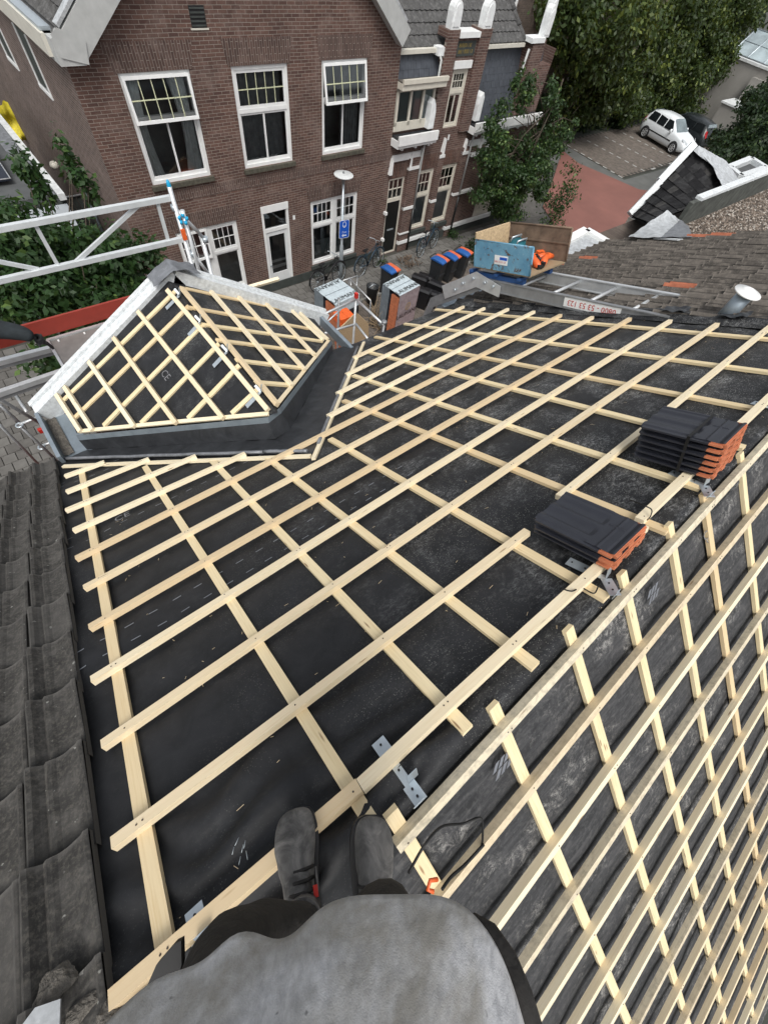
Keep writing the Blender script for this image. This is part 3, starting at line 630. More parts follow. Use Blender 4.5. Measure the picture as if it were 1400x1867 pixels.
# zinc box gutter at the dormer's left eave, with muck in it
gx0, gx1 = -0.13, 0.15
mb = MB(); zt = -1.95
mb.box((gx0, 3.80, zt - 0.16), (gx0 + 0.035, 4.46, zt)); mb.box((gx0 + 0.036, 3.80, zt - 0.16), (gx1, 4.46, zt - 0.13)); mb.build('box_gutter', M['zinc'], dormer)
mb = MB(); mb.grid(lambda u, v: Vector((gx0 + 0.04 + u * 0.09, 3.9 + v * 0.55, zt - 0.122 + 0.03 * abs(noise.noise(Vector((u * 3, v * 12, 5)))))), 8, 30); mb.build('gutter_muck', M['mortar'], dormer)
mb = MB(); mb.box((3.30, 3.74, -2.13), (3.34, 4.50, -2.00)); mb.box((3.342, 3.74, -2.13), (3.44, 4.50, -2.11)); mb.build('box_gutter', M['zinc'], dormer)
mb = MB(); mb.poly([(0.25, 4.44, -1.95), (XR, 4.44, dz(XR) - 0.10), (2.9, 4.44, -1.95), (2.9, 4.44, -4.2), (0.25, 4.44, -4.2)]); mb.box((0.25, 3.82, -4.2), (2.9, 4.43, -2.15)); mb.build('dormer_wall', M['brick'], house)
# metal ridge-batten brackets
def bracket(pts, wd=0.03, th=0.0025, n=NF, plate=None, parent=None):
    mb = MB()
    for a, b in zip(pts[:-1], pts[1:]): mb.bar(a, b, wd, th, n)
    if plate: mb.bar(plate[0], plate[1], plate[2], th, n)
    return mb.build('ridge_bracket', M['steel'], parent or house)
def brk(a, b, c, wd=0.034):
    A, B, C = fr(a, UND + 0.02), fr(b, UND + 0.02), fr(c, UND + 0.035)
    d = (B - A).normalized(); t = NF.cross(d)
    mb = MB(); mb.bar(A, A + d * 0.10, 0.05, 0.003, NF); mb.bar(A + d * 0.10, B, 0.028, 0.003, NF); mb.bar(B, C, 0.045, 0.003, NF)
    mb.bar(B + t * 0.02, B + t * 0.022 + NF * 0.05, 0.04, 0.003, d); mb.bar(C - t * 0.01, C - t * 0.01 + NF * 0.035 + d * 0.01, 0.04, 0.003, d)
    for q in (A + d * 0.02, A + d * 0.08, B - d * 0.05, B + (C - B) * 0.3, B + (C - B) * 0.7):
        mb.lathe(q + NF * 0.001, [(0.004, 0), (0.004, 0.003)], 8, 1, NF)
    return mb.build('ridge_bracket', [M['steel'], M['black']], house)
brk((688, 1350), (745, 1430), (768, 1462)); brk((352, 1655), (368, 1720), (360, 1748)); brk((1035, 1022), (1105, 1055), (1122, 1085)); brk((1222, 860), (1284, 885), (1294, 905)); brk((1372, 733), (1420, 745), (1440, 760))
for a, b, sd_ in (((250 + 60 + 296 / 2.258, 0), None, None),): pass
for (x0, y0), (x1, y1) in (((548, 208), (604, 152)), ((640, 318), (690, 262)), ((742, 446), (800, 384)), ((878, 612), (938, 550))):
    A, B = dl(Z8(x0, y0), UND + 0.02), dl(Z8(x1, y1), UND + 0.03); d = (B - A).normalized(); t = NL.cross(d)
    mb = MB(); mb.bar(A, A + (B - A) * 0.6, 0.042, 0.003, NL); mb.bar(A + (B - A) * 0.6, B, 0.026, 0.003, NL); mb.bar(B, B + t * 0.05 + NL * 0.04, 0.02, 0.003, NL); mb.bar(B, B - t * 0.04 + NL * 0.04, 0.02, 0.003, NL); mb.bar(B, B + d * 0.05 + NL * 0.05, 0.012, 0.003, t)
    mb.build('ridge_bracket', M['steel'], dormer)
# printed lap marks on the underlay: two dashed lines per sheet, and the maker's sign between them
M['print'] = plain('grey_print', (0.16, 0.17, 0.19), 0.7, 0, 0.3, 20, 0)
mb = MB()
def dashes(s0, xa, xb, ln=0.045, gap=0.075, wd=0.007, slope='f'):
    x = xa; P = fpt if slope == 'f' else bpt
    while x < xb:
        if slope == 'f': o0, o1 = UND + wrinkle(x, s0) + 0.004, UND + wrinkle(x + ln, s0) + 0.004
        else: o0 = o1 = UND + 0.012
        mb.poly([P(x, s0, o0), P(x + ln, s0, o1), P(x + ln, s0 + wd, o1), P(x, s0 + wd, o0)]); x += ln + gap * random.uniform(.9, 1.1)
for s0 in (1.40, 1.52, 2.62, 2.76, 3.70, 3.82):
    dashes(s0, X0 + 0.02, 1.9 if s0 < 3 else 3.3)
dashes(3.02, 2.0, 5.2, wd=0.009); dashes(4.05, 3.3, 5.2, wd=0.009); dashes(4.15, 3.3, 5.2, wd=0.009)
mb.build('printed_lap_marks', M['print'], house, kd='stuff')
def flat_text(body, size, pos, ex, ey, mt, name, parent, lift=0.002):
    """lettering lying in the plane of ex (reading direction) and ey (up)"""
    cu = bpy.data.curves.new(name, 'FONT'); cu.body = body; cu.size = size; cu.align_x = 'CENTER'; cu.align_y = 'CENTER'; cu.resolution_u = 2
    t = bpy.data.objects.new(name, cu); COL.objects.link(t); dg = bpy.context.evaluated_depsgraph_get(); dg.update()
    me = bpy.data.meshes.new_from_object(t.evaluated_get(dg)); bpy.data.objects.remove(t)
    ex = Vector(ex).normalized(); ey = Vector(ey); ey = (ey - ex * ey.dot(ex)).normalized(); n = ex.cross(ey)
    q = Matrix((ex, ey, n)).transposed().to_4x4(); q.translation = Vector(pos) + n * lift
    if parent is not None: q = frame_of(parent).inverted() @ q
    me.transform(q); me.materials.clear(); me.materials.append(mt)
    o = bpy.data.objects.new(name, me); COL.objects.link(o); o.parent = parent; return o
M['print_pale'] = plain('pale_print', (0.17, 0.17, 0.18), 0.7, 0, 0.2, 20, 0)
flat_text('CE', 0.10, dl((302, 684), UND + 0.012), (0, -1, 0), (1, 0, 0.5), M['print_pale'], 'printed_mark', dormer)
flat_text('CE', 0.07, bk((1288, 978), UND + 0.014), (1, -1.2, -1), (1, 1, 1), M['print_pale'], 'printed_mark', house)
flat_text('CE', 0.09, fr((222, 941), UND + 0.03), (1, 0, 0), (0, -1, 0.5), M['print_pale'], 'printed_mark', house)
for p, r in (((918, 1392), 1), ((1192, 1080), 1)):
    c = bk(p, UND + 0.014); o = MB(); t = Vector((1, 0, 0)); u = NB.cross(t)
    for k in (-1, 0, 1): o.poly([c + t * (-.03 + k * .03) + u * .0, c + t * (k * .03) + u * .03, c + t * (.02 + k * .03) + u * .03, c + t * (-.01 + k * .03)]); o.poly([c + t * (-.03 + k * .03) - u * .035, c + t * (-.01 + k * .03) - u * .035, c + t * (.02 + k * .03) - u * .005, c + t * (k * .03) - u * .005])
    o.build('printed_emblem', M['print'], house)

# ================================================================ stacks of new tiles
TL, TW, TT = 0.385, 0.25, 0.026
def tile_mesh():
    mb = MB(); n = 28; T0 = .013
    def h(u):                       # across the tile: two shallow troughs between flat ribs
        r = 0.0
        for c in (0.30, 0.68): r -= 0.009 * math.exp(-((u - c) / 0.12) ** 4)
        return r + (0.005 if u < 0.07 else 0) - (.006 if u > 0.93 else 0)
    def top(u, v):
        z = h(u) if v < .62 else h(u) * max(0, 1 - (v - .62) / .06)
        if v > .72 and v < .90 and (abs(u - .35) < .012 or abs(u - .70) < .012 or abs(v - .81) < .012): z += .004
        if .905 < v < .93: z -= .006
        if v > .96: z += .006
        return Vector((u * TW, v * TL, TT + z))
    def bot(u, v): t = top(u, v); return Vector((t.x, t.y, t.z - T0))
    mb.grid(top, n, 40, 0, False); mb.grid(lambda u, v: bot(u, 1 - v), n, 10, 0, False)
    for v in (0, 1):
        b = len(mb.v)
        for i in range(n + 1): mb.v.append(tuple(top(i / n, v))); mb.v.append(tuple(bot(i / n, v)))
        for i in range(n): q = [b + 2 * i, b + 2 * i + 1, b + 2 * i + 3, b + 2 * i + 2]; mb.face(q if not v else q[::-1], None, 1 if v else 0)
    for u in (0, 1):
        b = len(mb.v)
        for i in range(21): mb.v.append(tuple(top(u, i / 20))); mb.v.append(tuple(bot(u, i / 20)))
        for i in range(20): q = [b + 2 * i, b + 2 * i + 2, b + 2 * i + 3, b + 2 * i + 1]; mb.face(q if not u else q[::-1], None, 1 if i > 16 else 0)
    mb.box((TW, TL * .03, .012), (TW + .016, TL * .84, .022), 0); mb.box((TW, TL * .84, .010), (TW + .012, TL * .985, .020), 1)          # interlocking lip
    mb.box((-.008, TL * .05, .008), (0, TL * .86, .018), 0)
    for x in (.012, TW * .42, TW - .05): mb.box((x, TL - .035, .0005), (x + .040, TL + .008, TT - T0 + .002), 1)                # hooks of bare clay at the head
    mb.box((.004, TL - .004, TT - T0 + .003), (TW - .004, TL + .006, TT - .001), 1)
    return mb
TILE = tile_mesh()
def stack_frame(corner, along_px):
    return corner
def place_tile(base, k, jx, jy, jr, parent, step=0.036):
    """base: front left corner on the battens; y of the tile runs up the slope"""
    ey = Vector((0, -math.cos(AF), math.sin(AF))); ex = Vector((-1, 0, 0)); n = NF; base = Vector(base) + Vector((TW, 0, 0))
    ex2 = (ex * math.cos(jr) + ey * math.sin(jr)); ey2 = n.cross(ex2)
    q = Matrix((ex2, ey2, n)).transposed().to_4x4(); q.translation = Vector(base) + n * (k * step) + ex * jx + ey * jy
    o = bpy.data.objects.new('roof_tile', tile_me); COL.objects.link(o)
    if parent is not None: o.parent = parent; q = frame_of(parent).inverted() @ q
    o.location = q.to_translation(); o.rotation_euler = q.to_euler(); return o
_t = TILE.build('roof_tile', [M['glaze'], M['clay']]); tile_me = _t.data; bpy.data.objects.remove(_t)
base1 = fr((972, 970), 0.001) + Vector((0, 0, 0)); base2 = fr((1154, 832), 0.001)
WHERE = ['lowest tile of the loose stack nearest the boots, lying on the battens', 'middle tile of the loose stack nearest the boots, between two others', 'topmost black tile of the loose stack nearest the boots']
for k in range(3):
    o = place_tile(base1, k, random.uniform(-.006, .006), random.uniform(-.008, .008), random.uniform(-.02, .02), None)
    tag(o, WHERE[k], 'roof tile', 'loose tiles stacked near the boots')
bun = thing('tile_bundle', 'strapped bundle of six black tiles with orange clay ends, farther from the boots', 'tile bundle', base2)
for k in range(6): place_tile(base2, k, random.uniform(-.004, .004), random.uniform(-.004, .004), 0, bun)
ey = Vector((0, -math.cos(AF), math.sin(AF))); c = base2 + ey * 0.235
mb = MB(); H = 0.036 * 5 + TT + 0.006; loop = [c + Vector((-.016, 0, 0)), c + Vector((-.016, 0, 0)) + NF * H, c + Vector((TW + .018, 0, 0)) + NF * H, c + Vector((TW + .018, 0, 0))]
for a, b, n_ in ((loop[0], loop[1], Vector((-1, 0, 0))), (loop[1], loop[2], NF), (loop[3], loop[2], Vector((1, 0, 0)))): mb.bar(a, b, 0.014, 0.002, n_)
mb.build('strap', M['rope_black'], bun)
def cord(name, pts, r, mt, label, cat='strap', fl=False):
    pts = [Vector(p) for p in pts]; out = []
    for i in range(len(pts) - 1):
        p0, p1, p2, p3 = pts[max(i - 1, 0)], pts[i], pts[i + 1], pts[min(i + 2, len(pts) - 1)]
        for t in np.linspace(0, 1, 7)[:-1]:
            out.append(0.5 * ((2 * p1) + (p2 - p0) * t + (2 * p0 - 5 * p1 + 4 * p2 - p3) * t * t + (3 * p1 - p0 - 3 * p2 + p3) * t ** 3))
    out.append(pts[-1]); mb = MB(); mb.tube(out, r, 6); return tag(mb.build(name, mt), label, cat)
cord('cut_strap', [fr((1148, 911), 0.03), fr((1175, 922), 0.05), fr((1188, 930), 0.03), fr((1184, 944), 0.0), fr((1176, 950), -.03)], 0.003, M['rope_black'], 'cut black strap end curling over the batten between the two tile stacks')
cord('cut_strap', [fr((1024, 1073), 0.01), fr((1042, 1078), 0.012), fr((1060, 1072), -.02), fr((1082, 1082), -.02), fr((1090, 1070), -0.02)], 0.003, M['rope_black'], 'cut black strap lying over the ridge-most batten in front of the loose tiles')
cord('black_cord', [bk((745, 1592), .05), bk((775, 1540), .06), bk((805, 1508), 0.03), bk((845, 1502), 0.0), bk((876, 1492), .03), bk((880, 1520), .03), bk((878, 1545), .0)], 0.004, M['rope_black'], 'thin black cord looping over the back slope beside the right boot', 'cord')
cord('black_cord', [bk((806, 1622), .05), bk((822, 1600), .03), bk((850, 1575), .02), bk((882, 1540), .02)], 0.005, M['rope_black'], 'short black cord running along the second batten right of the boots', 'cord')
# ================================================================ old tiled roof of the left-hand neighbour
lroof = thing('neighbouring_house', 'house on the left whose old black interlocking tiles meet the new underlay', 'house', (-2.6, 0, G))
EXPO = 0.345
def pantile_mesh(wd=0.197, ln=0.40, th=0.014, n=16, rows=5, mat=None):
    mb = MB()
    def prof(u):
        x = u * wd
        z = 0.036 * math.exp(-((u - 0.86) / 0.10) ** 2) + 0.012 * math.exp(-((u - 0.04) / 0.05) ** 2)
        z += -0.010 * math.sin(math.pi * min(1, u / .72)) ** 2 + 0.010 * math.exp(-((u - 0.60) / 0.05) ** 2)
        if 0.66 < u < 0.72: z -= 0.004
        return x, z
    def top(u, v): x, z = prof(u); return Vector((x, v * ln, z + th + 0.030 * (1 - v) + (0.003 * math.sin(u * 9) if v == 0 else 0)))
    mb.grid(top, n, rows, 0, False)
    b = len(mb.v)
    for i in range(n + 1):
        x, z = prof(i / n); mb.v.append((x, 0, z + th + 0.03)); mb.v.append((x, 0.004, z + 0.004))
    for i in range(n): mb.face([b + 2 * i, b + 2 * i + 1, b + 2 * i + 3, b + 2 * i + 2])
    for u in (0, 1):
        b = len(mb.v); x, z = prof(u)
        mb.v += [(x, 0, z + th + .02), (x, 0, z + .004), (x, ln, z - .014), (x, ln, z + th)]; mb.face([b, b + 1, b + 2, b + 3] if u else [b + 3, b + 2, b + 1, b])
    return mb
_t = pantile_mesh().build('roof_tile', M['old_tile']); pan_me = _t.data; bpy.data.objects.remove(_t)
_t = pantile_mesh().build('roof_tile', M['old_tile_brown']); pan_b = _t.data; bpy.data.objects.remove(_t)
_t = pantile_mesh().build('roof_tile', M['clay_old']); pan_c = _t.data; bpy.data.objects.remove(_t)
# tile x must run to the left when its y runs up the slope (right-handed): mirror so that the roll lies on the right-hand edge
def slope_m(p, jr=0.0, tilt=0.0, xdir=-1):
    ey = Vector((0, -math.cos(AF), math.sin(AF))); ex = Vector((-1, 0, 0)); ex2 = ex * math.cos(jr) + ey * math.sin(jr); ey2 = NF.cross(ex2)
    q = Matrix((ex2, ey2, NF)).transposed().to_4x4(); q.translation = p; return q
def tiles_on(parent, xr, cols, s_lo, rows, me_fn, off, wd=0.20, ex=EXPO, stag=0.0, amp=0.004):
    inv = frame_of(parent).inverted(); n = 0
    for c in range(cols):
        for r in range(rows):
            s = s_lo - r * ex
            p = fpt(xr - c * wd + random.uniform(-amp, amp), s + random.uniform(-amp * 2.5, amp * 2.5), off + random.uniform(0, amp * 1.6))
            me = me_fn(c, r)
            if me is None: continue
            q = inv @ slope_m(p, random.uniform(-.016, .016)); o = put('roof_tile', me, parent, q.to_translation(), q.to_euler()); n += 1
    return n
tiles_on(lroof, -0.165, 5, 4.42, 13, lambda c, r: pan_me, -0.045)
mb = MB(); mb.grid(lambda u, v: fpt(-1.25 + u * 1.03, -0.02 + v * 4.42, -0.085), 2, 2); mb.build('roof_deck', M['old_tile'], lroof)
mb = MB()
for k in range(2): pass
mb.poly([(-6, 4.05, -2.2), (-0.21, 4.05, -2.2), (-0.21, 4.05, G), (-6, 4.05, G)]); mb.build('front_wall', M['brick'], lroof)
# crumbling bedding mortar and a scrap of lead where the ridge tile was taken off
def rubble(name, c, sx, sy, sz, seed, mt, parent, n=14, slope=True):
    mb = MB()
    def f(u, v):
        a = 2 * math.pi * u; r = math.sin(math.pi * min(v, 0.999) * 0.5) if v < 1 else 1; r = v ** 0.6
        k = 1 + 0.35 * noise.noise(Vector((math.cos(a) * 1.6 + seed, math.sin(a) * 1.6, v * 2)))
        x, y = math.cos(a) * r * k * sx, math.sin(a) * r * k * sy; z = sz * (1 - v ** 2.2) * (1 + 0.5 * noise.noise(Vector((x * 40, y * 40, seed)))) + 0.006 * noise.noise(Vector((x * 120, y * 120, seed)))
        return Vector(c) + Vector((x, 0, 0)) + (Vector((0, -math.cos(AF), math.sin(AF))) * y + NF * z)
    mb.grid(f, n * 2, n, 0, False); return mb.build(name, mt, parent)
rubble('mortar_lump', fr((205, 1850), -0.03), 0.028, 0.035, 0.035, 1, M['mortar'], lroof)
rubble('mortar_lump', fr((150, 1845), -0.02), 0.06, 0.025, 0.022, 5, M['mortar'], lroof)
rubble('mortar_lump', fr((262, 1852), -0.03), 0.04, 0.02, 0.03, 9, M['mortar'], lroof)
rubble('mortar_lump', fr((100, 1800), 0.0), 0.05, 0.04, 0.02, 3, M['mortar'], lroof)
mb = MB()
P = [fr((38, 1867 + 8), 0.03), fr((66, 1838), 0.035), fr((112, 1822), 0.035), fr((110, 1880), 0.03), fr((60, 1900), 0.03)]
mb.prism(P, NF * 0.004); mb.build('lead_scrap', M['lead_pale'], lroof)

# ================================================================ tiled roof of the right-hand neighbour, with the gravel roof behind
rroof = thing('neighbouring_house', 'house on the right with worn grey-brown tiles and a few bright orange ones', 'house', (7.4, 0, G))
ORG = {(4, 7), (16, 1), (14, 2), (2, 8)}
def rme(c, r):
    if (c, r) in {(15, 7), (0, 4), (0, 5), (7, 1), (9, 0)}: return pan_c
    return pan_b
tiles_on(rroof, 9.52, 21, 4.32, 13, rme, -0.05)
mb = MB(); mb.grid(lambda u, v: fpt(5.28 + u * 4.2, -0.02 + v * 4.4, -0.10), 2, 2); mb.build('roof_deck', M['old_tile'], rroof)
mb = MB(); mb.poly([(5.29, 4.02, -2.2), (9.5, 4.02, -2.2), (9.5, 4.02, G), (5.29, 4.02, G)]); mb.build('front_wall', M['brick'], rroof)
mb = MB(); mb.box((5.30, 3.99, -2.33), (8.5, 4.14, -2.20)); mb.build('eaves_gutter', M['zinc'], rroof)
mb = MB(); mb.grid(lambda u, v: Vector((5.3 + u * 4.2, -v * 4.5, -v * 4.5 * math.tan(AB) - 0.05)), 2, 2); mb.build('rear_roof', M['old_tile_brown'], rroof)
# the torn edge of the underlay where it laps on to these tiles
mb = MB()
def lap(u, v):
    s = 0.1 + u * 4.2; w_ = 0.16 + 0.10 * noise.noise(Vector((s * 1.7, 1, 0))) + 0.03 * noise.noise(Vector((s * 11, 4, 0)))
    return fpt(5.24 + v * w_, s, UND + 0.008 + v * 0.055 + 0.03 * math.sin(v * 3) * (0.6 + noise.noise(Vector((s * 3, v * 2, 5)))))
mb.grid(lap, 120, 8); mb.build('underlay_edge', M['membrane'], house)
for a, s_ in ((5.36, 1.25), (5.32, 0.75)):
    mb = MB(); mb.grid(lambda u, v: fpt(a - 0.05 + u * 0.16, s_ + v * 0.22, 0.03 + 0.03 * noise.noise(Vector((u * 3 + s_, v * 3, 2)))), 8, 8); mb.build('lead_scrap', M['lead_dark'], house)
# boiler flue
fb = fr((1320, 578), -.02)
fl = thing('flue_pipe', 'pale blue-grey metal flue pipe with a wide white disc cap', 'flue pipe', fb)
zc_ = ontop((1339, 521), fb).z - fb.z; FR = .068
mb = MB(); mb.lathe(fb, [(FR, -0.05), (FR, zc_ - .02)], 20); mb.build('pipe', M['zinc'], fl)
mb = MB(); mb.lathe(fb + Vector((0, 0, zc_)), [(FR, -.019), (0.108, -.006), (0.116, 0.0), (0.113, 0.008), (0.066, 0.016), (0.060, 0.026), (0.03, 0.034)], 28); mb.build('cap', M['white'], fl)
mb = MB(); mb.grid(lambda u, v: fb + Vector(((u - .5) * 0.26, (v - .5) * 0.3, 0)) + Vector((0, 0, -(v - .5) * 0.3 * math.tan(AF) - 0.02 + 0.004 * noise.noise(Vector((u * 5, v * 5, 0))))), 6, 6); mb.build('flashing', M['lead_dark'], fl)
# small lead-covered bay with white edge boards
bay = thing('lead_bay_roof', 'little lead-covered bay roof with white edge boards at the eaves, behind the hoist box', 'bay roof', (9.2, 4.2, G))
zb = -2.12
Pk = onZ((1068, 421), zb); Lf = onZ((1022, 446), zb); Rt = onZ((1106, 443), zb); Lo = onZ((1040, 478), zb - 0.1)
mb = MB(); mb.prism([Lf, Pk, Rt, Vector((Rt.x, 3.5, zb)), Vector((Lf.x - .3, 3.5, zb))], (0, 0, -0.5)); mb.build('roof_slab', M['lead_pale'], bay)
mb = MB()
for a, b in ((Lf, Pk), (Pk, Rt)): mb.bar(a + Vector((0, 0, 0.05)), b + Vector((0, 0, 0.05)), 0.17, 0.12, (0, 0, 1))
mb.build('edge_board', M['white'], bay)
# flat gravel roof behind a capped parapet, and the black-shingled gable slope
gx = thing('gravel_roofed_house', 'house with a gravel flat roof, white-capped parapet and black shingled slope', 'house', (13, 1, G))
zg = -1.84
mb = MB(); mb.grid(lambda u, v: Vector((9.50 + u * 12, -3 + v * 6.28, zg + 0.012 * noise.noise(Vector((u * 40, v * 20, 0))))), 90, 60); mb.build('gravel', M['gravel'], gx, kd='stuff')
def st(n_, seed):
    mb = MB()
    for _ in range(n_):
        x = 9.55 + RNG.random() ** 1.6 * 6; y = 1.2 + RNG.random() * 2.05; r = 0.012 + RNG.random() * 0.018; z = zg + 0.008; a = RNG.random() * 6.28
        P = [Vector((x + math.cos(a + k * 1.5708) * r * (1 + .4 * (k % 2)), y + math.sin(a + k * 1.5708) * r, z - .006)) for k in range(4)]
        b = len(mb.v); mb.v += [tuple(p) for p in P] + [(x, y, z + r * .8)]
        for k in range(4): mb.face([b + k, b + (k + 1) % 4, b + 4])
    return mb
st(6000, 1).build('pebbles', M['gravel'], gx, kd='stuff')
yp = 3.30
mb = MB(); mb.box((10.9, yp - 0.02, zg - .3), (22, yp + 0.06, -1.42)); mb.build('parapet', M['concrete'], gx)
x = 11.2
while x < 21:
    mb = MB(); mb.box((x, yp - 0.04, -1.419), (x + 1.19, yp + 0.10, -1.37)); mb.box((x + 1.191, yp - 0.045, -1.425), (x + 1.21, yp + 0.105, -1.362)); mb.build('parapet_cap', M['white_board'], gx); x += 1.22
A_ = onY((1152, 393), 4.5); B_ = onY((1268, 263), 4.5); C_ = onY((1335, 350), yp + 0.12); E_ = onY((1182, 405), yp + 0.2); D_ = Vector((B_.x + 0.25, 3.9, B_.z + 0.02))
D_ = onY((1302, 300), 3.95)
def shingles(P, name, rows, cols):
    """rows of overlapping shingles between the corner points, each course a little proud"""
    a, b, c, d = P; a, b, c, d = map(Vector, (a, b, c, d)); n = (b - a).cross(d - a).normalized(); n = n if n.z > 0 else -n; mb = MB()
    for r in range(rows):
        v0, v1 = r / rows, (r + 1) / rows
        for q in range(cols):
            u0, u1 = (q + (0.5 if r % 2 else 0)) / cols, (q + 1 + (0.5 if r % 2 else 0)) / cols; u1 = min(u1, 1)
            if u0 >= 1: continue
            def L(u, v): return (a * (1 - u) + b * u) * (1 - v) + (d * (1 - u) + c * u) * v
            P_ = [L(u0 + .004, v0), L(u1 - .004, v0), L(u1 - .004, v1 + .002), L(u0 + .004, v1 + .002)]; h = n * random.uniform(.014, .026)
            mb.hexa([P_[0], P_[1], P_[2], P_[3], P_[0] + h, P_[1] + h, P_[2] + n * .003, P_[3] + n * .003], random.choice((0, 0, 1, 1, 2)))
    return mb.build(name, [M['black_shingle'], M['shingle_b'], M['shingle_c']], gx, kd='stuff', fixn=True)
mb = MB(); lo = Vector((0, 0, -.03)); mb.poly([A_ + lo, B_ + lo, C_ + lo]); mb.poly([A_ + lo, C_ + lo, E_ + lo]); mb.poly([B_ + lo, D_ + lo, C_ + lo])
mb.build('shingled_slope', M['black_shingle'], gx)
shingles((A_, E_, C_, B_), 'shingle', 9, 7)
n_ = (B_ - A_).cross(E_ - A_).normalized(); n_ = n_ if n_.z > 0 else -n_
dd = (B_ - A_)
for t0, t1 in ((0, .48), (.483, 1.0)):
    mb = MB(); mb.bar(A_ + dd * t0 + n_ * .10 + Vector((0, .03, 0)), A_ + dd * t1 + n_ * .07 + Vector((0, .03, 0)), 0.11, 0.14, n_); mb.build('barge_cap', M['white_board'], gx)
def strip(pts, wd, name, mt, par, n=None):
    mb = MB(); 
    for a, b in zip(pts[:-1], pts[1:]): mb.bar(a, b, wd, 0.02, n or n_)
    mb.build(name, mt, par)
def sheet(A, B, C, D, name, mt, par, nu=16, nv=5, amp=0.01, fr_=9):
    A, B, C, D = map(Vector, (A, B, C, D)); nn = (B - A).cross(D - A).normalized(); mb = MB()
    mb.grid(lambda u, v: (A * (1 - u) + B * u) * (1 - v) + (D * (1 - u) + C * u) * v + nn * amp * noise.noise(((A * (1 - u) + B * u) * (1 - v) + (D * (1 - u) + C * u) * v) * fr_), nu, nv); return mb.build(name, mt, par)
up = Vector((0, 0, .03))
sheet(onY((1262, 278), 4.4) + up, onY((1296, 305), 4.0) + up, onY((1322, 296), 4.0) + up, onY((1272, 268), 4.45) + up, 'lead_ridge', M['lead_pale'], gx)
sheet(onY((1296, 305), 4.0) + up, onY((1316, 345), yp + .15) + up, onY((1350, 338), yp + .15) + up, onY((1322, 296), 4.0) + up, 'lead_ridge', M['lead_pale'], gx)
sheet((B_.x, 4.5, B_.z - .02), onY((1322, 296), 4.0), onY((1350, 338), yp + .15) + Vector((0, .1, -1.2)), (B_.x + 1.2, 4.5, B_.z - 1.2), 'far_slope', M['lead'], gx)
# gutter end with a cream moulding at the foot of the slope, rough lead apron beside it
mb = MB(); g0, g1 = onY((1150, 394), 4.62), onY((1182, 414), 4.1); mb.bar(g0, g1, 0.16, 0.14, (0, 0, 1)); mb.build('gutter', M['ochre'], gx)
q0 = fr((1145, 432), .05); q1 = onY((1216, 382), 3.45); q2 = onY((1240, 400), yp - .03); q3 = fr((1262, 432), .02); q4 = fr((1205, 432), 0.05)
sheet(q0, q1, q2, q4, 'lead_apron', M['lead_pale'], gx, 24, 16, 0.022, 9)
sheet(q4, q2, onZ((1256, 412), zg + .05), q3, 'lead_apron', M['lead'], gx, 16, 8, 0.015, 9)
mb = MB(); mb.bar(fr((1196, 433), .03), fr((1240, 436), .03), 0.10, 0.01, NF); mb.build('lead_strip', M['lead_pale'], gx)
mb = MB(); mb.box((9.9, 3.42, G), (22, 4.4, -2.3)); mb.build('wall', M['brick_far'], gx)
# small flat roof with white kerb behind the shingled slope
mb = MB(); k = [onZ((1326, 310), -1.9), onZ((1365, 294), -1.9), onZ((1392, 311), -1.9), onZ((1346, 327), -1.9)]
mb.prism(k, (0, 0, -0.6)); mb.build('flat_roof', M['felt'], gx, fixn=True)
mb = MB()
for i in range(4): mb.bar(k[i] + Vector((0, 0, .1)), k[(i + 1) % 4] + Vector((0, 0, .1)), 0.16, 0.12, (0, 0, 1))
mb.build('roof_kerb', M['white_board'], gx)

# ================================================================ ladder hoist with its box, resting on the right-hand roof
hoist = thing('ladder_hoist', 'aluminium ladder hoist laid up the right-hand tiled roof and bending down to the street', 'ladder hoist', (5.6, 4.1, G))
XA, XB = 5.30, 5.95
def zr(y): return -0.76 - 0.362 * (y - 1.51)
YH = 3.50; HZ = zr(YH)
LN = Vector((0, 0.362, 1)).normalized()
for x in (XA, XB):
    mb = MB(); y0 = 1.2 if x == XA else -0.5
    a, b = Vector((x, y0, zr(y0))), Vector((x, YH, HZ)); mb.bar(a, b, 0.030, 0.125, LN); mb.bar(a + LN * 0.004, b + LN * 0.004, 0.05, 0.012, LN); mb.bar(a - LN * 0.12, b - LN * 0.12, 0.05, 0.012, LN)
    mb.build('rail', M['alu_dark'] if x == XA else M['alu'], hoist)
    mb = MB(); mb.bar(b, Vector((x, YH + 0.80, HZ - 0.74)), 0.035, 0.14, Vector((0, 1, 1))); mb.bar(Vector((x, YH + .80, HZ - .74)), Vector((x, YH + 1.9, G + 0.1)), 0.03, 0.12, Vector((0, 1, .3))); mb.build('lower_rail', M['alu_dark'], hoist)
for y in np.arange(0.2, 3.4, 0.46):
    mb = MB(); mb.tube([(XA + .02, y, zr(y) - .05), (XB - .02, y, zr(y) - .05)], 0.019, 10); mb.build('rung', M['alu'], hoist)
for k in range(12):
    y = YH + (0.2 + k * .25 if k < 3 else .85 + (k - 3) * .1); z = HZ - (.2 + k * .24 if k < 3 else .95 + (k - 3) * .45); mb = MB(); mb.tube([(XA + .02, y, z), (XB - .02, y, z)], 0.018, 8); mb.build('rung', M['alu_dark'], hoist)
for x in (XA - .03, XB + .03):
    mb = MB(); mb.prism([Vector((x - .006, YH - .35, HZ + .08)), Vector((x - .006, YH + .1, HZ + 0.04)), Vector((x - .006, YH + .62, HZ - .44)), Vector((x - .006, YH + .50, HZ - .58)), Vector((x - .006, YH + .02, HZ - .13)), Vector((x - .006, YH - .38, HZ - .05))], (0.012, 0, 0)); mb.build('hinge_plate', M['alu'], hoist, fixn=True)
mb = MB()
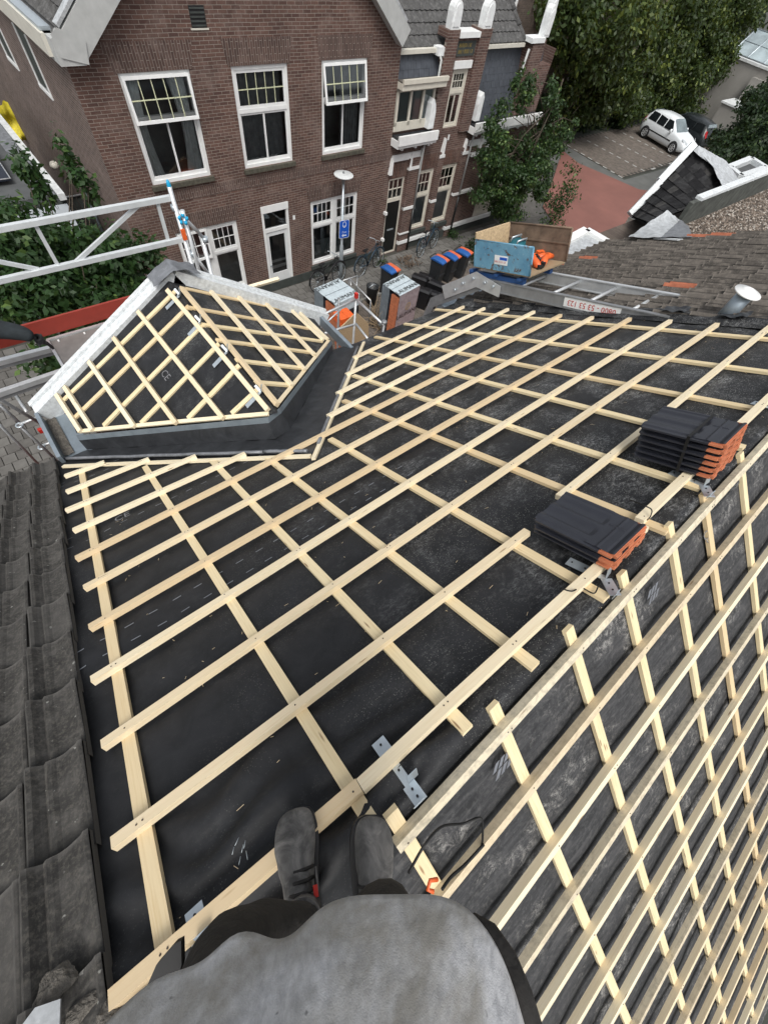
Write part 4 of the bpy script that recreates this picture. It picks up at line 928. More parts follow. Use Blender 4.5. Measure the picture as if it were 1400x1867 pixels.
for dy, dz_ in ((-.25, .03), (-.1, .0), (.1, -.05), (.25, -.2), (.35, -.35)): mb.lathe((XA - .045, YH + dy, HZ + dz_), [(.02, 0), (.02, .02)], 10, 0, (-1, 0, 0))
mb.build('bolt', M['steel'], hoist)
# phone-number sticker, read from the street side (upside-down from the roof)
ym = 1.95; pc = Vector((XA - 0.018, ym, zr(ym) - 0.065)); ls = Vector((0, 1, -0.362)).normalized()
a_ = fr  # sticker spans about 0.55 m
mb = MB(); mb.bar(pc - ls * 0.34 + Vector((-.001, 0, 0)), pc + ls * 0.34 + Vector((-.001, 0, 0)), 0.10, 0.002, (-1, 0, 0)); mb.build('number_sticker', M['white'], hoist)
M['ink_red'] = plain('red_ink', (0.5, 0.03, 0.02), 0.5, 0, 0.05, 10, 0); M['ink_black'] = plain('black_ink', (0.02, 0.02, 0.02), 0.5, 0, 0.05, 10, 0)
flat_text('0800 - 53 53 123', 0.085, pc + Vector((-.003, 0, 0)), ls, Vector((0, -0.362, -1)) , M['ink_red'], 'phone_number', hoist, 0.001)
# the box
bx = thing('hoist_box', 'chipped light-blue box of the ladder hoist, holding tools', 'hoist box', (5.6, 3.3, zr(3.3) + .1))
Yn, Yf_ = 2.82, 3.66; H1 = 0.30; wob = 0.12
def bz(y): return zr(y) + 0.14
def panel(name, a, b, h, th, mt, back=None, rib=True):
    a, b = Vector(a), Vector(b); mb = MB(); d = (b - a).normalized(); n = d.cross(Vector((0, 0, 1))); upv = LN
    mb.hexa([a, b, b + n * th, a + n * th, a + upv * h, b + upv * h, b + upv * h + n * th, a + upv * h + n * th])
    if rib: mb.hexa([p + upv * (h * .52) for p in (a - n * .012, b - n * .012, b, a)] + [p + upv * (h * .56) for p in (a - n * .012, b - n * .012, b, a)]); mb.tube([a + upv * h, b + upv * h], 0.012, 6); mb.tube([a, a + upv * h], 0.012, 6); mb.tube([b, b + upv * h], .012, 6)
    return mb.build(name, mt, bx, fixn=True)
panel('side_panel', (XA - .03, Yf_, bz(Yf_)), (XA - .03, Yn, bz(Yn)), 0.30, 0.01, M['blue_paint'])
panel('side_panel', (XB + .06, Yn, bz(Yn)), (XB + .06, Yf_ + .05, bz(Yf_ + .05)), 0.36, 0.01, M['rust'])
panel('end_board', (XB + .02, Yf_ + .02, bz(Yf_) - .0), (XA, Yf_ + .02, bz(Yf_) - .0), 0.36, 0.02, M['chip'], rib=False)
mb = MB(); mb.hexa([(XA - .02, Yn, bz(Yn) - .02), (XB + .05, Yn, bz(Yn) - .02), (XB + .05, Yf_, bz(Yf_) - .02), (XA - .02, Yf_, bz(Yf_) - .02), (XA - .02, Yn, bz(Yn)), (XB + .05, Yn, bz(Yn)), (XB + .05, Yf_, bz(Yf_)), (XA - .02, Yf_, bz(Yf_))]); mb.build('floor_board', M['board'], bx)
mb = MB()
for x in (XA + .05, XB - .05): mb.bar((x, 2.9, zr(2.9) + .06), (x, 3.75, zr(3.75) + .06), 0.06, 0.05, LN)
for y in (2.95, 3.3, 3.7): mb.bar((XA - .03, y, zr(y) + .09), (XB + .03, y, zr(y) + .09), 0.05, 0.03, LN)
mb.build('carriage', M['deep_blue'], bx)
sp = Vector((XA - .044, 3.28, bz(3.28) + .13)); mb = MB(); mb.bar(sp - ls * .105, sp + ls * .105, 0.10, .002, (-1, 0, 0)); mb.build('sticker', M['white'], bx)
flat_text('0800 53 53 123', 0.028, sp + Vector((-.003, 0, -.02)), -ls, LN, M['ink_red'], 'sticker_print', bx); mb = MB(); mb.bar(sp + LN * .018 - ls * .095 + Vector((-.0015, 0, 0)), sp + LN * .018 + ls * .02 + Vector((-.0015, 0, 0)), 0.03, .001, (-1, 0, 0)); mb.build('sticker_band', M['sign_blue'], bx)
# things in the box
cr = thing('teal_canister', 'teal metal canister with a chrome handle in the far corner of the hoist box', 'canister', (5.78, 3.46, bz(3.46)))
mb = MB(); cx, cy, cz = 5.78, 3.46, bz(3.46); prof = [(0.10, 0), (0.115, .02), (0.115, .20), (0.10, .235), (.05, .24)]; mb.lathe((cx, cy, cz), prof, 18); mb.build('body', M['teal'], cr)
mb = MB(); mb.tube([(cx - .09, cy - .05, cz + .22), (cx - .09, cy - .05, cz + .27), (cx + .09, cy - .05, cz + .27), (cx + .09, cy - .05, cz + .22)], 0.010, 8); mb.tube([(cx - .09, cy + .05, cz + .22), (cx - .09, cy + .05, cz + .27), (cx + .09, cy + .05, cz + .27), (cx + .09, cy + .05, cz + .22)], 0.010, 8); mb.build('handle', M['steel'], cr)
def power_tool(c, ang, lab):
    t = thing('nail_gun', lab, 'nail gun', c, ang, 'orange tools in the hoist box')
    mb = MB(); mb.tube([(-.12, 0, .06), (-.05, 0, .065), (.05, 0, .065), (.13, 0, .06)], [.030, .045, .042, .026], 10); mb.build('body', M['orange'], t, local=True)
    mb = MB(); mb.tube([(.02, 0, .05), (.03, .07, .035), (.04, .13, .03)], [.022, .020, .024], 8); mb.build('grip', M['black'], t, local=True)
    mb = MB(); mb.box((-.02, .12, .005), (.09, .17, .055)); mb.build('battery', M['orange'], t, local=True)
    mb = MB(); mb.tube([(.13, 0, .06), (.17, 0, .055)], .016, 8); mb.box((-.15, -.03, .03), (-.11, .03, .09)); mb.build('nose', M['black'], t, local=True)
power_tool((5.62, 3.02, bz(3.02)), 1.2, 'orange nail gun lying nearest the blue panel in the hoist box')
power_tool((5.76, 2.98, bz(2.98)), 0.5, 'orange nail gun lying in the middle of the hoist box')
power_tool((5.88, 3.06, bz(3.06)), -0.3, 'orange nail gun lying against the rusty panel of the hoist box')
# ================================================================ ground, road, pavements
def sheet_poly(name, pts, z, mt, bottom=None, kd='structure', lab=None):
    mb = MB()
    if bottom is None: mb.poly([(x, y, z) for x, y in pts])
    else: mb.prism([(x, y, bottom) for x, y in pts], (0, 0, z - bottom))
    o = mb.build(name, mt, None, kd=kd, fixn=bottom is not None)
    if o.data.polygons[0].normal.z < 0 and bottom is None: o.data.flip_normals()
    return o
sheet_poly('ground', [(-300, -300), (300, -300), (300, 300), (-300, 300)], G - 0.03, M['ground'])
red = sheet_poly('road', [(-40, 4.3), (-40, 8.9), (14.6, 8.95), (18.0, 9.3), (20.2, 10.6), (22.2, 11.9), (23.0, 13.3), (26.5, 15.4), (30.5, 17.9), (30.0, 16.2), (30.6, 14.0), (31.0, 12.3), (33.5, 10.6), (44, 9.6), (60, 9.0), (60, 0), (23, 0), (19, 4.3)], G - 0.004, M['red_asphalt'])
sheet_poly('side_road', [(28, 19.0), (31.4, 18.7), (31.2, 13.5), (45, 13.2), (60, 12.4), (60, 8.9), (29, 9), (29, 14)], G - 0.012, M['asphalt'])
sheet_poly('kerb', [(3.2, 11.16), (19.4, 11.16), (19.4, 11.28), (3.2, 11.28)], G + 0.062, M['kerb'], G - 0.1)
sheet_poly('kerb', [(-40, 8.9), (14.6, 8.95), (14.6, 9.07), (-40, 9.02)], G + 0.03, M['kerb'], G - 0.1)
sheet_poly('sand_bed', [(3.2, 11.28), (19.4, 11.28), (22.3, 12.1), (22.6, 13.4), (3.2, 13.4)], G + 0.035, M['sand'], G - 0.1)
sheet_poly('sand_bed', [(-14, 9.02), (3.2, 9.05), (3.2, 14.5), (-14, 14.5)], G - 0.004, M['sand'], G - 0.1)
sheet_poly('sand_bed', [(3.2, 9.05), (18.0, 9.4), (19.3, 11.16), (3.2, 11.16)], G - 0.006, M['sand'], G - 0.1)
# paving slabs, 30 x 30 cm in running bond: the nearest 300 are parts of their own
def slab_me(w_, d_, h_, mt, name):
    mb = MB(); e = .006
    mb.hexa([(0, 0, 0), (w_, 0, 0), (w_, d_, 0), (0, d_, 0), (e, e, h_), (w_ - e, e, h_), (w_ - e, d_ - e, h_), (e, d_ - e, h_)])
    o = mb.build(name, mt); me = o.data; bpy.data.objects.remove(o); return me
SL = [slab_me(.292, .292, .05, M['slab'], 'paving_slab'), slab_me(.292, .292, .05, M['slab2'], 'paving_slab')]
def paving(name, x0, x1, y0, y1, z, keep, xoff=0.0):
    pv = kind(bpy.data.objects.new(name, None), 'structure'); COL.objects.link(pv); pv.location = ((x0 + x1) / 2, (y0 + y1) / 2, z)
    cells = []
    r = 0; y = y0
    while y < y1 - .1:
        x = x0 + (0.15 if r % 2 else 0)
        while x < x1 - .1: cells.append((x, y)); x += .30
        y += .30; r += 1
    cells.sort(key=lambda c: (c[0] - keep[0]) ** 2 + (c[1] - keep[1]) ** 2)
    for k, (x, y) in enumerate(cells[:keep[2]]):
        put('paving_slab', SL[int(random.random() < .35)], pv, (x - pv.location.x, y - pv.location.y, random.uniform(-.003, .004) - .04))
    if len(cells) > keep[2]:
        mb = MB(); e = .006
        for x, y in cells[keep[2]:]:
            h = z + random.uniform(.006, .013); mi = int(random.random() < .35)
            mb.hexa([(x, y, z - .04), (x + .292, y, z - .04), (x + .292, y + .292, z - .04), (x, y + .292, z - .04), (x + e, y + e, h), (x + .286, y + e, h), (x + .286, y + .286, h), (x + e, y + .286, h)], mi)
        mb.build('paving_slabs', [M['slab'], M['slab2']], pv, kd='stuff')
    return pv
paving('pavement', -7.0, 3.1, 9.05, 14.2, G + 0.012, (-2.2, 9.6, 150))
paving('pavement', 3.2, 19.2, 11.29, 13.0, G + 0.052, (11.5, 12.2, 290))
sheet_poly('pavement_corner', [(19.2, 11.2), (20.9, 11.3), (22.2, 12.1), (22.7, 13.2), (26.2, 15.5), (25, 16.5), (19.2, 15)], G + 0.05, M['slab2'], G - .1)
# clinker strip between kerb and road: joined, far too many to pick apart
def clinkers(name, x0, x1, y0f, y1f, z, L=.21, W=.105, mt=None):
    mb = MB(); x = x0; r = 0
    while x < x1:
        y = y0f(x) + (L / 2 if r % 2 else 0)
        while y < y1f(x):
            h = z + random.uniform(-.003, .006); e = .004
            mb.hexa([(x, y, z - .03), (x + W - e, y, z - .03), (x + W - e, y + L - e, z - .03), (x, y + L - e, z - .03), (x + e, y + e, h), (x + W - 2 * e, y + e, h), (x + W - 2 * e, y + L - 2 * e, h), (x + e, y + L - 2 * e, h)]); y += L
        x += W; r += 1
    return mb.build(name, mt or M['clinker'], None, kd='stuff')
clinkers('brick_paving', 3.25, 18.6, lambda x: 9.1 + max(0, x - 14.6) * .1, lambda x: 11.05 - max(0, x - 17.6) * .5, G + 0.004)
# parking bays
sheet_poly('parking_base', [(31.4, 13.7), (46, 13.3), (46, 18.9), (31.6, 18.9)], G - 0.001, M['sand'])
clinkers('parking_bricks', 31.4, 45.5, lambda x: 13.72 + .0 * x, lambda x: 18.6, G + .006, L=.42, W=.21)
for xb, xt in ((31.25, 31.55), (33.85, 33.8), (36.1, 35.9), (38.35, 38.2), (40.8, 40.9), (43.3, 43.4)):
    mb = MB(); y = 13.7
    while y < 18.5:
        t = (y - 13.7) / 4.9; x = xb + (xt - xb) * t; mb.box((x - .06, y, G + .012), (x + .06, y + .30, G + .018)); y += .62
    mb.build('bay_marking', M['paint_white'], None, kd='structure')
for x in (34.9, 37.2, 39.4): 
    mb = MB(); mb.box((x - .25, 13.6, G + .012), (x + .25, 13.75, G + .017)); mb.build('bay_marking', M['paint_white'], None, kd='structure')

# ================================================================ the big brick house across the street (local frame: x along the facade, y into the house, z up)
YAW = 0.02257; FO = (0, 13.0, 0)
def facade_root(name, label, cat): return thing(name, label, cat, FO, YAW)
def wall_holes(mb, x0, x1, z0, z1, holes, y=0.0, depth=0.12):
    xs = sorted({x0, x1, *[h[0] for h in holes], *[h[1] for h in holes]}); zs = sorted({z0, z1, *[h[2] for h in holes], *[h[3] for h in holes]})
    for a, b in zip(xs[:-1], xs[1:]):
        for c, d in zip(zs[:-1], zs[1:]):
            if any(h[0] <= a and b <= h[1] and h[2] <= c and d <= h[3] for h in holes): continue
            mb.poly([(a, y, c), (b, y, c), (b, y, d), (a, y, d)])
    for h in holes:
        a, b, c, d = h[:4]; Y = y + depth
        mb.poly([(a, y, c), (a, y, d), (a, Y, d), (a, Y, c)]); mb.poly([(b, y, d), (b, y, c), (b, Y, c), (b, Y, d)])
        mb.poly([(a, y, d), (b, y, d), (b, Y, d), (a, Y, d)]); mb.poly([(b, y, c), (a, y, c), (a, Y, c), (b, Y, c)])
def frame_bars(mb, x0, x1, z0, z1, t, y0, y1, bot=None):
    b = bot or t
    mb.box((x0, y0, z0), (x0 + t, y1, z1)); mb.box((x1 - t, y0, z0), (x1, y1, z1)); mb.box((x0 + t, y0, z1 - t), (x1 - t, y1, z1)); mb.box((x0 + t, y0, z0), (x1 - t, y1, z0 + b))
def curtain(par, x0, x1, z0, z1, y, mt, amp=.03, waves=7, taper=0.0):
    mb = MB(); mb.grid(lambda u, v: Vector((x0 + (x1 - x0) * (u if taper == 0 else u * (1 - taper * math.sin(math.pi * v) * .6)), y + amp * math.sin(u * waves * 6.28 + v), z0 + (z1 - z0) * v)), waves * 6, 8)
    return mb.build('curtain', mt, par, local=True)
def room(par, x0, x1, z0, z1, y0, y1):
    mb = MB()
    P = lambda x, y, z: (x, y, z)
    mb.poly([P(x0, y1, z0), P(x1, y1, z0), P(x1, y1, z1), P(x0, y1, z1)]); mb.poly([P(x0, y0, z0), P(x0, y1, z0), P(x0, y1, z1), P(x0, y0, z1)]); mb.poly([P(x1, y1, z0), P(x1, y0, z0), P(x1, y0, z1), P(x1, y1, z1)])
    mb.poly([P(x0, y0, z0), P(x1, y0, z0), P(x1, y1, z0), P(x0, y1, z0)]); mb.poly([P(x0, y0, z1), P(x0, y1, z1), P(x1, y1, z1), P(x1, y0, z1)])
    return mb.build('room_shell', M['room'], par, local=True)
def pane(par, x0, x1, z0, z1, y, tilt=0.0):
    mb = MB(); mb.poly([(x0, y - tilt, z0), (x1, y - tilt, z0), (x1, y, z1), (x0, y, z1)]); return mb.build('pane', M['glass'], par, local=True)
def sash_window(par, x0, x1, z0, z1, split, cols=5, rows=2, paint='white', bars='green_glazing', mull=True, tilt=0.0, cur=None, sill=True, sub=2):
    """frame, an upper light with glazing bars, a two-part lower light, brick sill, room behind"""
    P = M[paint]; t = .075; mb = MB(); frame_bars(mb, x0, x1, z0, z1, t, .03, .12); mb.box((x0 + t, .035, split - .04), (x1 - t, .12, split + .04))
    wn = mb.build('window', P, par, local=True)
    us, ub = .055, split + .04
    mb = MB(); X0_, X1_, Z0_, Z1_ = x0 + t + .002, x1 - t - .002, ub + .002, z1 - t - .002
    if tilt: Z0_ -= .09; X0_ -= .035; X1_ += .035; Z1_ += .03
    frame_bars(mb, X0_, X1_, Z0_, Z1_, us, .0 if tilt else .045, .04 if tilt else .085)
    for i in range(len(mb.v)):
        if tilt: x, y, z = mb.v[i]; mb.v[i] = (x, y - tilt * (Z1_ - z) / (Z1_ - Z0_) - .012, z)
    mb.build('sash', P, wn, local=True)
    gx0, gx1, gz0, gz1 = X0_ + us, X1_ - us, Z0_ + us, Z1_ - us
    mb = MB(); w_ = .009
    for i in range(1, cols): x = gx0 + (gx1 - gx0) * i / cols; mb.box((x - w_, .05, gz0), (x + w_, .068, gz1))
    for j in range(1, rows): z = gz0 + (gz1 - gz0) * j / rows; mb.box((gx0, .048, z - w_), (gx1, .066, z + w_))
    for i in range(len(mb.v)):
        if tilt: x, y, z = mb.v[i]; mb.v[i] = (x, y - .04 - tilt * (Z1_ - z) / (Z1_ - Z0_), z)
    mb.build('glazing_bars', M[bars], wn, local=True)
    for i in range(cols):
        for j in range(rows):
            a, b = gx0 + (gx1 - gx0) * i / cols, gx0 + (gx1 - gx0) * (i + 1) / cols; c, d = gz0 + (gz1 - gz0) * j / rows, gz0 + (gz1 - gz0) * (j + 1) / rows
            T0, T1 = (tilt * (Z1_ - c) / (Z1_ - Z0_), tilt * (Z1_ - d) / (Z1_ - Z0_)) if tilt else (0, 0)
            m_ = MB(); y_ = .022 if tilt else .06; m_.poly([(a, y_ - T0, c), (b, y_ - T0, c), (b, y_ - T1, d), (a, y_ - T1, d)]); m_.build('pane', M['glass'], wn, local=True)
    lx0, lx1, lz0, lz1 = x0 + t, x1 - t, z0 + t, split - .04
    mb = MB(); frame_bars(mb, lx0 + .002, lx1 - .002, lz0 + .002, lz1 - .002, .045, .06, .10, .07)
    n = sub if mull else 1
    for k in range(1, n): x = lx0 + (lx1 - lx0) * k / n; mb.box((x - .022, .058, lz0 + .04), (x + .022, .10, lz1 - .03))
    mb.build('lower_sash', P, wn, local=True)
    for k in range(n): pane(wn, lx0 + .045 + (lx1 - lx0 - .09) * k / n, lx0 + .045 + (lx1 - lx0 - .09) * (k + 1) / n, lz0 + .07, lz1 - .04, .08)
    room(wn, x0, x1, z0, z1, .13, 1.1)
    if cur: cur(wn)
    if sill: mb = MB(); mb.box((x0 - .05, -.07, z0 - .10), (x1 + .05, .03, z0 - .002)); mb.build('sill', M['sill'], wn, local=True)
    return wn
def arch(par, x0, x1, z0, z1, splay, mt):
    mb = MB(); mb.prism([(x0, -.012, z0), (x1, -.012, z0), (x1 + splay, -.012, z1), (x0 - splay, -.012, z1)], (0, .012 + .004, 0)); return mb.build('soldier_arch', mt, par, local=True, fixn=True)

B1 = facade_root('brick_house', 'large red-brown brick gabled house with white tall windows across the street', 'house')
U0, U1 = 3.08, 12.0; ZE = -1.70
W = dict(w1=(4.00, 5.58, -3.90, -1.93), w2=(6.60, 8.16, -3.90, -1.93), w3=(9.21, 10.77, -3.90, -1.93), g1=(4.18, 6.06, -7.05, -5.05), dr=(6.90, 7.87, -7.52, -4.90), g2=(8.72, 10.68, -7.06, -5.04))
mb = MB(); wall_holes(mb, U0, U1, G, ZE, list(W.values()))
SLP = 0.775; pk = (U0 + U1) / 2
mb.poly([(U0, 0, ZE), (U1, 0, ZE), (U1 - (0.9 + .0) , 0, ZE + .9 * SLP), (pk, 0, ZE + (pk - U0) * SLP), (U0 + .9, 0, ZE + .9 * SLP)]); mb.build('facade', M['brick'], B1, local=True)
mb = MB(); mb.poly([(U0, 0, G), (U0, 0, ZE), (U0, 20, ZE), (U0, 20, G)][::-1]); mb.poly([(U1, .2, G), (U1, 20, G), (U1, 20, ZE), (U1, .2, ZE)][::-1]); mb.poly([(U0, 20, G), (U0, 20, ZE), (U1, 20, ZE), (U1, 20, G)]); mb.build('side_wall', M['brick_side'], B1, local=True)
def cur1(wn): curtain(wn, 4.1, 4.45, -3.8, -2.0, .19, M['curtain'], .03, 4, .5); curtain(wn, 5.48, 5.05, -3.8, -2.0, .19, M['curtain'], .04, 4, .5)
def cur2(wn): curtain(wn, 6.68, 8.08, -3.8, -2.1, .30, plainc, .02, 9); mb = MB(); mb.grid(lambda u, v: Vector((6.7 + u * 1.35, .3 + v * .5, -3.82 + .38 * v + .12 * noise.noise(Vector((u * 6, v * 6, 1))))), 20, 10); mb.build('bedding', M['curtain'], wn, local=True)
def cur3(wn): curtain(wn, 10.68, 10.0, -3.8, -2.1, .22, plainc, .03, 7)
plainc = plain('dark_curtain', (0.17, 0.18, 0.185), 0.9, 0, 0.3, 8, 0.1)
sash_window(B1, *W['w1'], -2.68, tilt=.10, cur=cur1); sash_window(B1, *W['w2'], -2.74, cur=cur2); sash_window(B1, *W['w3'], -2.70, tilt=.16, cur=cur3)
for k, sp in (('w1', .12), ('w2', .10), ('w3', .10)): x0, x1, z0, z1 = W[k]; arch(B1, x0 - .06, x1 + .06, z1 + .002, z1 + .44, sp, M['brick_soldier'])
def twin(key, zsp, tilt_l=0.0, cur=None):
    x0, x1, z0, z1 = W[key]; xm = (x0 + x1) / 2
    for a, b, tl in ((x0, xm - .001, tilt_l), (xm + .001, x1, 0)): sash_window(B1, a, b, z0, z1, zsp, cols=4, rows=2, bars='white', mull=False, tilt=tl, sill=False, cur=(cur if a == x0 else None))
    mb = MB(); mb.box((x0 - .05, -.08, z0 - .12), (x1 + .05, .03, z0 - .002)); mb.build('sill', M['plinth'], B1, local=True)
    arch(B1, x0 - .05, x1 + .05, z1 + .002, z1 + .40, .10, M['brick_soldier'])
twin('g1', -5.82, .05)
def curg(wn):
    mb = MB(); mb.poly([(8.8, .35, -7.0), (10.6, .35, -7.0), (10.6, .35, -6.35), (8.8, .35, -6.35)]); mb.build('half_blind', M['curtain_grey'], wn, local=True)
twin('g2', -5.80, 0, None)
def frost(x0, x1, z0, z1, mt='curtain_grey', y=.125, par=B1):
    mb = MB(); mb.poly([(x0, y, z0), (x1, y, z0), (x1, y, z1), (x0, y, z1)]); return mb.build('window_film', M[mt], par, local=True)
M['film'] = plain('grey_green_film', (0.13, 0.16, 0.16), 0.6, 0, 0.1, 2, 0)
frost(8.86, 9.62, -6.85, -6.32, 'film'); frost(9.78, 10.55, -6.85, -6.32, 'film')
# front door with transom
x0, x1, z0, z1 = W['dr']; mb = MB(); frame_bars(mb, x0, x1, z0, z1, .08, .0, .10); mb.box((x0 + .08, .005, -5.62), (x1 - .08, .10, -5.52)); mb.box((x0, -.02, z1 - .16), (x1, .0, z1 + .03)); dn_ = mb.build('door_frame', M['white'], B1, local=True)
mb = MB(); frame_bars(mb, x0 + .085, x1 - .085, z0 + .02, -5.64, .11, .03, .075, .55); mb.box((x0 + .28, .022, z0 + .12), (x1 - .28, .03, z0 + .16)); mb.build('door', M['door_white'], dn_, local=True)
mb = MB(); mb.lathe((x0 + .13, .02, -6.65), [(.022, 0), (.022, .02), (.03, .03), (.03, .045)], 10, 0, (0, -1, 0)); mb.build('door_knob', M['steel'], dn_, local=True)
pane(dn_, x0 + .19, x1 - .19, z0 + .55, -5.74, .05); pane(dn_, x0 + .08, x1 - .08, -5.53, z1 - .08, .05); room(dn_, x0, x1, z0, z1, .11, .8)
mb = MB(); mb.box((x0 + .2, .085, z0 + .9), (x1 - .2, .09, z0 + .98)); mb.box((x0 + .2, .085, z0 + .70), (x1 - .2, .09, z0 + .80)); mb.build('letter_plate', M['curtain'], dn_, local=True)
mb = MB(); mb.box((8.02, -.012, -5.42), (8.10, .0, -5.30)); mb.build('house_number_plate', M['white'], B1, local=True)
mb = MB(); mb.box((5.83, -.004, -1.33), (6.18, .006, -1.02)); vent = mb.build('vent', M['black'], B1, local=True)
mb = MB()
for k in range(5): mb.box((5.84, -.012, -1.31 + k * .06), (6.17, -.003, -1.285 + k * .06))
mb.build('vent_slat', M['plinth'], vent, local=True, kd='stuff')
mb = MB(); mb.box((5.80, -.015, -1.36), (6.21, .004, -1.335)); mb.build('vent_sill', M['cream'], B1, local=True)
# string course and repointed patches
mb = MB(); mb.box((U0 + .0, -.010, -4.32), (U1, .002, -4.10)); mb.build('string_course', M['brick_soldier'], B1, local=True)
mb = MB(); mb.box((U0, -.03, G - .05), (U1, .0, G + .32)); mb.build('plinth', M['plinth'], B1, local=True)
# roof: barge boards, fascia, tiles
def bargef(xa, za, xb, zb_, wd, y0, y1, name, mt, par=B1):
    mb = MB(); d = Vector((xb - xa, 0, zb_ - za)).normalized(); u_ = Vector((-d.z, 0, d.x)); u_ = u_ if u_.z > 0 else -u_
    A = Vector((xa, y0, za)); B_ = Vector((xb, y0, zb_)); mb.hexa([A, B_, B_ + Vector((0, y1 - y0, 0)), A + Vector((0, y1 - y0, 0)), A + u_ * wd, B_ + u_ * wd, B_ + u_ * wd + Vector((0, y1 - y0, 0)), A + u_ * wd + Vector((0, y1 - y0, 0))]); return mb.build(name, mt, par, local=True, fixn=True)
bargef(3.38, -1.70, pk, -1.70 + (pk - 3.38) * SLP, .47, -.28, .02, 'barge_board', M['grey_fascia']); bargef(11.78, -1.70, pk, -1.70 + (11.78 - pk) * SLP, .40, -.28, .02, 'barge_board', M['grey_fascia'])
mb = MB(); mb.poly([(2.98, -.30, -1.60), (3.44, -.30, -1.71), (3.52, -.30, -1.40), (3.10, -.30, -1.22), (2.96, -.30, -1.30)]); mb.box((2.93, -.28, -1.72), (3.40, .3, -1.36)); mb.build('kneeler', M['grey_fascia'], B1, local=True)
mb = MB(); mb.box((2.86, .02, -1.66), (3.07, 20, -1.36)); mb.build('eaves_fascia', M['cream'], B1, local=True)
mb = MB(); mb.box((2.90, .15, -1.355), (3.10, 20, -1.30)); mb.build('gutter', M['steel'], B1, local=True)
# corrugated pantile surface
def tile_roof(name, par, o, eu, ev, nu, nv, wu=.21, wv=.31, mt='far_tile', amp=.030):
    """field of pantiles: o corner, eu along the eaves, ev up the slope (unit vectors)"""
    o, eu, ev = Vector(o), Vector(eu).normalized(), Vector(ev).normalized(); n = eu.cross(ev); n = n if n.z > 0 else -n; mb = MB(); K = 5
    for j in range(nv):
        for i in range(nu):
            b = len(mb.v); jit = random.uniform(0, .006)
            for v in (0, 1):
                for k in range(K):
                    u = k / (K - 1) * .97; h = amp * (math.sin(u * math.pi * 1.0) ** 2 if u < .62 else .35 * math.sin((u - .62) * 8)) + .03 * (1 - v) + jit
                    mb.v.append(tuple(o + eu * (i + u) * wu + ev * (j + v * 1.06) * wv + n * h))
            for k in range(K - 1): mb.face([b + k, b + k + 1, b + K + k + 1, b + K + k])
            c = len(mb.v)
            for k in range(K): mb.v.append(tuple(Vector(mb.v[b + k]) - n * .03))
            for k in range(K - 1): mb.face([c + k, c + k + 1, b + k + 1, b + k])
    return mb.build(name, M[mt], par, local=True, kd='stuff')
sv = Vector((1, 0, SLP)).normalized()
tile_roof('roof_tiles', B1, (3.14, -.20, -1.28), (0, 1, 0), sv, 40, 15)
mb = MB(); mb.poly([(3.0, -.2, -1.42), (3.0, 20, -1.42), (pk, 20, -1.42 + (pk - 3) * SLP), (pk, -.2, -1.42 + (pk - 3) * SLP)]); mb.poly([(12.1, -.2, -1.42), (pk, -.2, -1.42 + (12.1 - pk) * SLP), (pk, 20, -1.42 + (12.1 - pk) * SLP), (12.1, 20, -1.42)]); mb.build('roof', M['far_tile'], B1, local=True)
for a in ((3.14, -1.20), (11.86, -1.20)):
    s_ = 1 if a[0] < 5 else -1; mb = MB(); mb.bar((a[0] - .02 * s_, -.17, a[1]), (a[0] + 4.36 * s_, -.17, a[1] + 4.38 * SLP), .20, .05, (0, 0, 1)); mb.build('verge_flashing', M['lead_pale'], B1, local=True)
# side wall openings seen end-on: two windows with white reveals
for y0, y1, z0, z1 in ((2.6, 3.5, -3.0, -1.95), (5.4, 6.3, -3.2, -2.1)):
    mb = MB(); mb.box((U0 - .03, y0, z0), (U0 + .04, y1, z0 + .08)); mb.box((U0 - .02, y0, z0 + .08), (U0 + .04, y0 + .08, z1)); mb.box((U0 - .02, y1 - .08, z0 + .08), (U0 + .04, y1, z1)); wn = mb.build('side_window', M['white'], B1, local=True)
    mb = MB(); mb.poly([(U0 - .005, y0 + .08, z0 + .08), (U0 - .005, y0 + .08, z1), (U0 - .005, y1 - .08, z1), (U0 - .005, y1 - .08, z0 + .08)]); mb.build('pane', M['glass_car'], wn, local=True)
mb = MB(); mb.tube([(U0 - .06, 3.6, -4.2), (U0 - .06, 3.6, G)], .04, 8); mb.build('downpipe', M['zinc'], B1, local=True)
mb = MB(); mb.lathe((U0 - .12, 6.4, -5.7), [(.02, 0), (.12, .04), (.14, .12), (.09, .2)], 12); mb.build('wall_lamp', M['cream'], B1, local=True)

# ================================================================ the old row house with mansard, tower pilasters and white trim
B2 = facade_root('mansard_house', 'narrow brown brick house with slate mansard, white urn caps and white trim bands', 'house')
V0, V1 = 12.0, 19.75
H = dict(door=(12.10, 12.85, -7.5, -4.92), wa=(13.50, 14.35, -6.85, -4.86), wb=(14.72, 15.62, -6.85, -4.86), bal=(12.0, 12.9, -3.5, -2.6), tw=(14.38, 15.12, -3.78, -2.30), wc=(17.5, 19.3, -7.1, -5.6))
mb = MB(); wall_holes(mb, V0, V1, G, -3.75, [H['door'], H['wa'], H['wb'], H['wc']]); wall_holes(mb, 13.75, 15.75, -3.75, -1.95, [(H['tw'][0], H['tw'][1], -3.75, H['tw'][3])]); mb.build('facade', M['brick2'], B2, local=True)
mb = MB(); mb.box((13.75, .13, -3.75), (15.75, 1.2, -1.95)); mb.poly([(V1, 0, G), (V1, 9, G), (V1, 9, -2), (V1, 0, -2)]); mb.build('side_wall', M['brick2'], B2, local=True)
